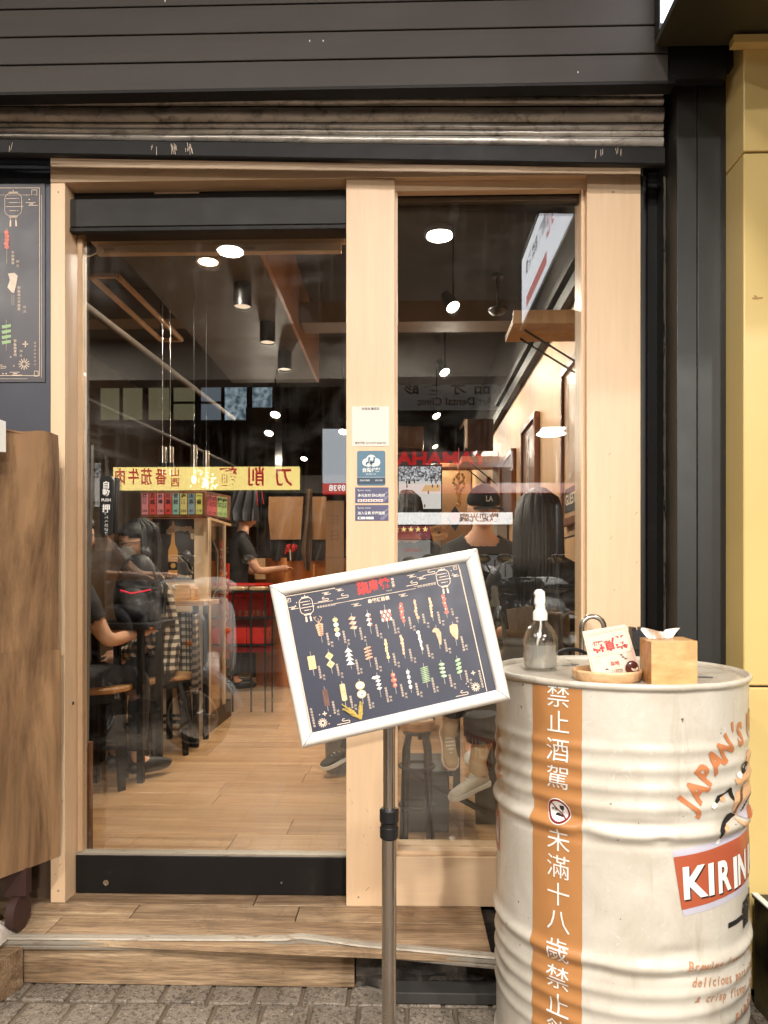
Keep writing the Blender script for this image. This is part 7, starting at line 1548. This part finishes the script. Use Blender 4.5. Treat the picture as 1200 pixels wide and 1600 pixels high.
for i, (x, y_, lab) in enumerate(((-1.22, -.62, 'round arcade ceiling lamp mirrored in the door glass beside the bright downlight'), (0.245, -.47, 'round arcade ceiling lamp mirrored at the top of the fixed window'), (1.7, -.5, 'added unseen arcade ceiling lamp farthest right along the shop front'), (-2.7, -.6, 'added unseen arcade ceiling lamp farthest left along the shop front'))):  # the two outermost lamps are unseen, added to soften the light
    al = T('arcade_lamp', lab, 'ceiling lamp', (x, y_, 3.45), 'round lamps in the arcade ceiling'); al.part('lens', MB().lathe((x, y_, 3.425), [(0, 0), (.088, 0), (.088, .01), (0, .01)], 28, cap=False), m_arcl); al.part('rim', MB().lathe((x, y_, 3.42), [(.0885, .029), (.0885, 0), (.105, 0), (.105, .029)], 28, cap=False), m_white)
    lamp('arcade_light', (x, y_, 3.415), (48, 64, 56, 44)[i], .17, (1, .95, .88))
for x, lab in ((-.28, 'added second row arcade lamp hidden behind the middle post, lighting the scooters'), (2.3, 'added unseen second row arcade lamp lighting the right hand scooters'), (-3.2, 'added unseen second row arcade lamp far left over the kerb')):  # this row is added, hidden from view, to brighten the scooters
    al = T('arcade_lamp', lab, 'ceiling lamp', (x, -1.7, 3.45), 'round lamps in the arcade ceiling'); al.part('lens', MB().lathe((x, -1.7, 3.425), [(0, 0), (.088, 0), (.088, .01), (0, .01)], 28, cap=False), m_arcl); al.part('rim', MB().lathe((x, -1.7, 3.42), [(.0885, .029), (.0885, 0), (.105, 0), (.105, .029)], 28, cap=False), m_white)
    lamp('arcade_light', (x, -1.7, 3.415), 85, .17, (1, .95, .88))
p = RF(860, 676, 11.0); lt = T('street_light_panel', 'bright rectangular light panel mirrored beside the framed poster', 'street light', p); lt.part('light_panel', MB().box(p.x - .16, p.x + .16, p.y - .25, p.y + .25, p.z, p.z + .02), emis('panel_light', (1, .97, .92), 14)); lt.part('housing', MB().box(p.x - .18, p.x + .18, p.y - .27, p.y + .27, p.z + .021, p.z + .07), m_plast); lt.part('arm', MB().tube([(p.x, p.y, p.z + .05), (p.x + .4, p.y - 1.5, p.z + .2), (p.x + .4, p.y - 1.5, -.15)], .04, 8), m_plast)
lamp('street_light', (p.x, p.y, p.z - .03), 1100, .4, (1, .95, .88))
# house across the street with windows
Yb2 = 15.5; hs2 = T('opposite_building', 'dark building across the street mirrored in the door glass with small square windows', 'building', RF(400, 1100, Yb2) * 1.0)
yw_ = 2 * 2.29 - Yb2
m_fac = mat('facade_dark', srgb(78, 70, 62), .8, 0, .15, 1.5); hs2.part('wall', MB().box(-14, 14, yw_ - .4, yw_ - .06, -.2, 11), m_fac)
m_w1 = emis('window_blue', (.55, .72, .85), 1.7); m_w2 = emis('window_olive', (.42, .38, .22), 1.0); m_w3 = emis('window_dim', (.35, .42, .5), 1.1)
nz = m_w1.node_tree; tcn = nz.nodes.new('ShaderNodeTexCoord'); wv = nz.nodes.new('ShaderNodeTexNoise'); wv.inputs['Scale'].default_value = 9; rp = nz.nodes.new('ShaderNodeValToRGB'); rp.color_ramp.elements[0].position = .35; rp.color_ramp.elements[0].color = (.12, .18, .22, 1); rp.color_ramp.elements[1].position = .7; rp.color_ramp.elements[1].color = (.7, .88, 1, 1)
nz.links.new(tcn.outputs['Object'], wv.inputs[0]); nz.links.new(wv.outputs[0], rp.inputs[0]); nz.links.new(rp.outputs[0], nz.nodes['Principled BSDF'].inputs['Emission Color'])
for a, b_, c_, d_, m_ in ((157, 186, 567, 590, m_w2), (192, 222, 567, 590, m_w2), (234, 264, 569, 590, m_w1), (271, 285, 569, 590, m_w1), (286, 304, 569, 590, m_w2), (314, 345, 567, 590, m_w3), (351, 385, 567, 590, m_w1), (157, 186, 602, 656, m_w2), (192, 222, 602, 656, m_w2), (232, 264, 602, 656, m_w2), (271, 304, 602, 627, m_w2), (271, 304, 631, 656, m_w2), (314, 345, 602, 627, m_w3), (314, 345, 631, 656, m_w3), (351, 385, 602, 656, m_w1), (394, 425, 605, 640, m_w1)):
    p0, p1 = RF(a, d_, Yb2), RF(b_, c_, Yb2); w_ = hs2.part('window', MB().box(p0.x - .06, p1.x + .06, yw_ - .059, yw_ - .02, p0.z - .06, p1.z + .06), m_plast)
    pn = hs2.part('pane', MB().box(p0.x, p1.x, yw_ - .019, yw_ - .01, p0.z, p1.z), m_, smooth=False); pn.parent = w_
p0, p1 = RF(392, 690, Yb2), RF(448, 645, Yb2); hs2.part('plant_box', MB().box(p0.x, p1.x, yw_ - .05, yw_ + .5, p0.z, p1.z), mat('unit_grey', srgb(120, 108, 94), .6))
def sign(name, lab, a, b_, c_, d_, Yv, m_, texts=(), depth=.12, extra=None):
    p0, p1 = RF(a, d_, Yv), RF(b_, c_, Yv); y_ = p0.y; t_ = T(name, lab, 'shop sign', ((p0.x + p1.x) / 2, y_, p0.z)); t_.part('sign_face', MB().box(p0.x, p1.x, y_ - depth, y_, p0.z, p1.z), m_); t_.part('sign_case', MB().box(p0.x - .03, p1.x + .03, y_ - depth - .06, y_ - depth - .001, p0.z - .03, p1.z + .03), m_plast)
    t_.part('sign_support', MB().box(p0.x + .05, p0.x + .13, y_ - depth - .14, y_ - depth - .061, -.15, p1.z), m_plast)
    k = 0
    for s, px, py, sz, m2, kw in texts:
        F = fback(RF(px, py, Yv) + V((0, .002, 0))); b = MB().text(F, s, 0, 0, sz * Yv / FP, d=.004 + k * .001, **kw); t_.part('lettering', b, m2); k += 1
    return t_
m_yl = emis('yellow_lightbox', (.86, .66, .22), 5.2); m_rl = emis('red_lit', (.55, .02, .02), 3.2); m_wl = emis('white_lit', (.95, .93, .9), 4.2)
sg = sign('noodle_sign', 'yellow lit noodle shop sign with red characters mirrored in the door glass', 177, 467, 729, 765, 12.0, m_yl, [(c, px, 747, 31, m_rl, dict(bold=.02, sx=.92)) for c, px in (('刀', 443), ('削', 400), ('麵', 357))] + [(c, px, 747, 27, m_rl, dict(bold=.02, sx=.68)) for c, px in (('番', 252), ('茄', 229), ('牛', 209), ('肉', 188))] + [('山', 274, 739, 15, m_rl, dict(bold=.02)), ('西', 274, 755, 15, m_rl, dict(bold=.02))])
sg = sign('corner_sign', 'white lit sign with a red base strip and numbers mirrored beside the middle post', 504, 545, 670, 754, 9.0, emis('cool_lit', (.62, .66, .72), 2.6), [])
sg = sign('phone_sign', 'red sign strip with white numbers below the white sign', 504, 545, 755, 771, 9.0, m_rl, [('8938', 527, 763, 13, m_wl, dict(bold=.02))])
sg = sign('light_strip', 'thin vertical pale light strip above the white sign', 503, 507, 509, 570, 9.2, m_w3)
sg = sign('dental_sign', 'dark grey dental clinic sign mirrored high in the fixed window', 622, 812, 584, 640, 13.0, emis('dental_grey', (.16, .15, .14), 1.0), [(c, px, 607, 27, m_darkp, dict(bold=.02)) for c, px in (('悅', 784), ('品', 753), ('牙', 716), ('醫', 676), ('診', 642))] + [('eArt Dental Clinic', 715, 629, 17, m_darkp, dict(bold=.01))])
sg = sign('motorcycle_sign', 'wide motorcycle shop sign with red letters mirrored in the fixed window', 610, 800, 706, 731, 12.0, emis('maroon_lit', (.16, .08, .08), 1.5), [('YAMAHA', 690, 718, 27, m_rl, dict(bold=.04, sx=1.25))])
sg = sign('red_band_sign', 'long thin red sign band mirrored over the framed posters', 622, 905, 756, 771, 12.2, emis('red_band', (.5, .06, .05), 1.1))
sg = sign('welcome_sign', 'long white lit welcome sign mirrored across the fixed window', 600, 800, 801, 819, 10.0, m_wl, [('歡迎光臨', 748, 810, 14, m_darkp, dict(bold=.02, sx=1.1))])
sg = sign('banner_sign', 'red and yellow banner mirrored below the welcome sign', 610, 673, 822, 842, 10.0, emis('banner_red', (.42, .06, .08), 1.8), [('★ ★ ★ ★ ★', 642, 828, 9, m_yl, dict(bold=.03))])
sg = sign('shop_window_glow', 'pale lit shop window mirrored below the red and yellow banner', 610, 672, 844, 885, 10.1, emis('pale_glow', (.55, .53, .5), 1.6), [('CASHIER', 645, 860, 7, m_rl, {})])
sg = sign('glow_panel', 'pale lit panel with fence bars mirrored behind the motorcycles', 676, 800, 868, 905, 10.4, emis('pale_glow2', (.4, .38, .36), 1.0), [('| | | | | | |', 740, 886, 30, m_darkp, {})])
# scooters
def make_scooter(lab, mbody, mdark, box=False):
    t_ = T('scooter', lab, 'scooter', (0, 0, 0), 'scooters parked along the kerb')
    for x in (-.62, .62):
        w_ = t_.part('wheel', MB().lathe((x, 0, .235), [(.235 * math.cos(a) if 0 else .19 + .045 * math.cos(R(a)), .05 * math.sin(R(a))) for a in range(-90, 271, 30)], 36, 'y', cap=False), m_plast)
        for nm, mb_, mm in (('rim_stripe', MB().tube([(x + .165 * math.cos(R(a)), .052, .235 + .165 * math.sin(R(a))) for a in range(0, 360, 12)], .006, 6, closed=True).tube([(x + .165 * math.cos(R(a)), -.052, .235 + .165 * math.sin(R(a))) for a in range(0, 360, 12)], .006, 6, closed=True), m_white), ('hub', MB().lathe((x, 0, .235), [(.04, -.05), (.04, .05)], 16, 'y'), m_chrome)):
            c_ = t_.part(nm, mb_, mm, kind='stuff' if nm == 'rim_stripe' else None); c_.parent = w_
        for k in range(5):
            a = 2 * math.pi * k / 5; c_ = t_.part('spoke', MB().bar((x, 0, .235), (x + .17 * math.cos(a), 0, .235 + .17 * math.sin(a)), .02, .03, (0, 1, 0)), m_chrome); c_.parent = w_
    sec = lambda x, w, z0, z1: [V((x, w * math.copysign(abs(math.cos(a)) ** .7, math.cos(a)), (z0 + z1) / 2 + (z1 - z0) / 2 * math.copysign(abs(math.sin(a)) ** .7, math.sin(a)))) for a in [2 * math.pi * k / 18 for k in range(18)]]
    t_.part('rear_body', MB().loft([sec(-.86, .05, .58, .72), sec(-.78, .13, .50, .78), sec(-.5, .17, .40, .76), sec(-.2, .16, .34, .72), sec(-.08, .12, .28, .60)]), mbody, ang=60)
    t_.part('seat', MB().loft([sec(-.80, .08, .76, .82), sec(-.6, .14, .76, .86), sec(-.3, .14, .74, .82), sec(-.06, .09, .72, .77)]), mdark, ang=60)
    t_.part('footboard', MB().loft([sec(-.12, .15, .24, .32), sec(.15, .17, .24, .30), sec(.38, .15, .26, .36)]), mdark, ang=60)
    t_.part('front_fairing', MB().loft([sec(.34, .15, .26, .46), sec(.42, .20, .30, .80), sec(.50, .19, .40, .98), sec(.60, .13, .48, .96), sec(.68, .05, .56, .84)]), mbody, ang=60)
    t_.part('front_mudguard', MB().tube([(.62 + .26 * math.cos(R(a)), 0, .235 + .26 * math.sin(R(a))) for a in range(10, 171, 16)], .06, 10), mbody)
    for s in (-.09, .09): t_.part('fork', MB().tube([(.62, s, .235), (.50, s, .62)], .018, 8), m_chrome)
    t_.part('handlebar_cover', MB().loft([sec(.40, .10, .98, 1.04), sec(.46, .20, .98, 1.10), sec(.54, .16, .98, 1.12), sec(.60, .07, 1.0, 1.08)]), mbody, ang=60); t_.part('headlight', MB().ell((.64, 0, .80), (.04, .07, .07), 14, 10), m_chrome)
    for s in (-1, 1):
        t_.part('grip', MB().tube([(.46, s * .18, 1.04), (.38, s * .34, 1.05)], .016, 8), mdark); t_.part('brake_lever', MB().tube([(.50, s * .2, 1.03), (.46, s * .33, 1.02)], .005, 6), m_chrome)
        m_ = t_.part('mirror', MB().tube([(.46, s * .2, 1.08), (.44, s * .27, 1.22)], .006, 6), mdark); c_ = t_.part('mirror_glass', MB().ell((.43, s * .29, 1.26), (.012, .06, .038), 14, 8), m_chrome); c_.parent = m_
        t_.part('turn_signal', MB().ell((.62, s * .12, .70), (.03, .03, .02), 8, 6), emis_or)
    t_.part('tail_light', MB().loft([sec(-.89, .09, .62, .66), sec(-.84, .13, .60, .68)]), m_tail); t_.part('licence_plate', MB().box(-.93, -.925, -.12, .12, .44, .56), m_white); t_.part('exhaust', MB().tube([(-.25, -.16, .22), (-.55, -.18, .25), (-.88, -.18, .34)], [.025, .05, .05], 12), m_chrome)
    t_.part('kick_stand', MB().bar((-.3, .12, .22), (-.36, .18, .0), .02, .02), m_plast)
    if box: t_.part('top_box', MB().loft([sec(-1.12, .16, .92, 1.10), sec(-1.05, .21, .86, 1.20), sec(-.85, .22, .86, 1.24), sec(-.70, .18, .88, 1.18)]), m_plast, ang=60)
    return t_
emis_or = mat('amber_lens', srgb(226, 120, 40), .2); m_tail = emis('tail_red', (.9, .03, .04), 4.0)
m_grsc = mat('scooter_grey', srgb(176, 178, 180), .22, 0, .05, 4, coat=.6); m_blsc = mat('scooter_black', srgb(34, 34, 36), .18, 0, .1, 4, coat=.8); m_whsc = mat('scooter_white', srgb(214, 214, 210), .2, 0, .05, 4, coat=.6)
s1 = make_scooter('light grey scooter with a rider mirrored low in the door glass', m_grsc, m_plast); s2 = make_scooter('black scooter with top box and red tail light mirrored in the door glass', m_blsc, m_plast, True)
index_kids()
p = RF(225, 1100, 4.75); place(s1.e, (p.x - .25, p.y, 0), R(8), None)
s1.part('body_lettering', MB().text((V((-.4, .176, .56)), V((-1, 0, 0)), V((0, 0, 1)), V((0, 1, 0))), 'KYMCO', 0, 0, .08, bold=.02), m_darkp)
index_kids()
p = RF(215, 1100, 5.6); place(s2.e, (p.x, p.y, 0), R(-85), None)
def cp(src, lab, px, Yv, rz, mswap=None):
    o = copy_tree(src.e); p = RF(px, 1100, Yv); place(o, (p.x, p.y, 0), R(rz), lab)
    if mswap:
        index_kids()
        for c in KIDS.get(o.name, []):
            if c.data.materials and c.data.materials[0] == m_grsc or (c.data.materials and c.data.materials[0] == m_blsc):
                c.data = c.data.copy(); c.data.materials[0] = mswap
    return o
cp(s1, 'white scooter parked with its rounded front toward the shop, mirrored mid door', 330, 6.3, 75, m_whsc)
cp(s2, 'black scooter with top box nearest the menu board in the window reflection', 735, 6.2, 100); cp(s1, 'black scooter mirrored behind the spray bottle', 790, 6.3, 84, m_blsc); cp(s1, 'grey scooter mirrored beside the long haired woman', 842, 6.6, 96); cp(s1, 'black scooter at the right end of the row in the window reflection', 900, 6.3, 80, m_blsc); cp(s2, 'dark scooter with top box second in the window reflection', 690, 6.9, 92)
cp(s1, 'black scooter parked left of the white scooter in the street reflection', 265, 6.5, 96, m_blsc); cp(s1, 'grey scooter parked far left along the kerb', 90, 6.5, 84)
p = RF(172, 1100, 4.75)
person('man in a dark tee riding the grey scooter, mirrored at the left of the door', (p.x - .20, p.y, 0), R(98), seated(.08, seat=.82, knee=.36, foot=.42, arm='bars', feetz=.30), mat('slate_tee', srgb(92, 90, 92), .8), m_jean, m_hair, 0, (R(10), 0, 0))
index_kids()
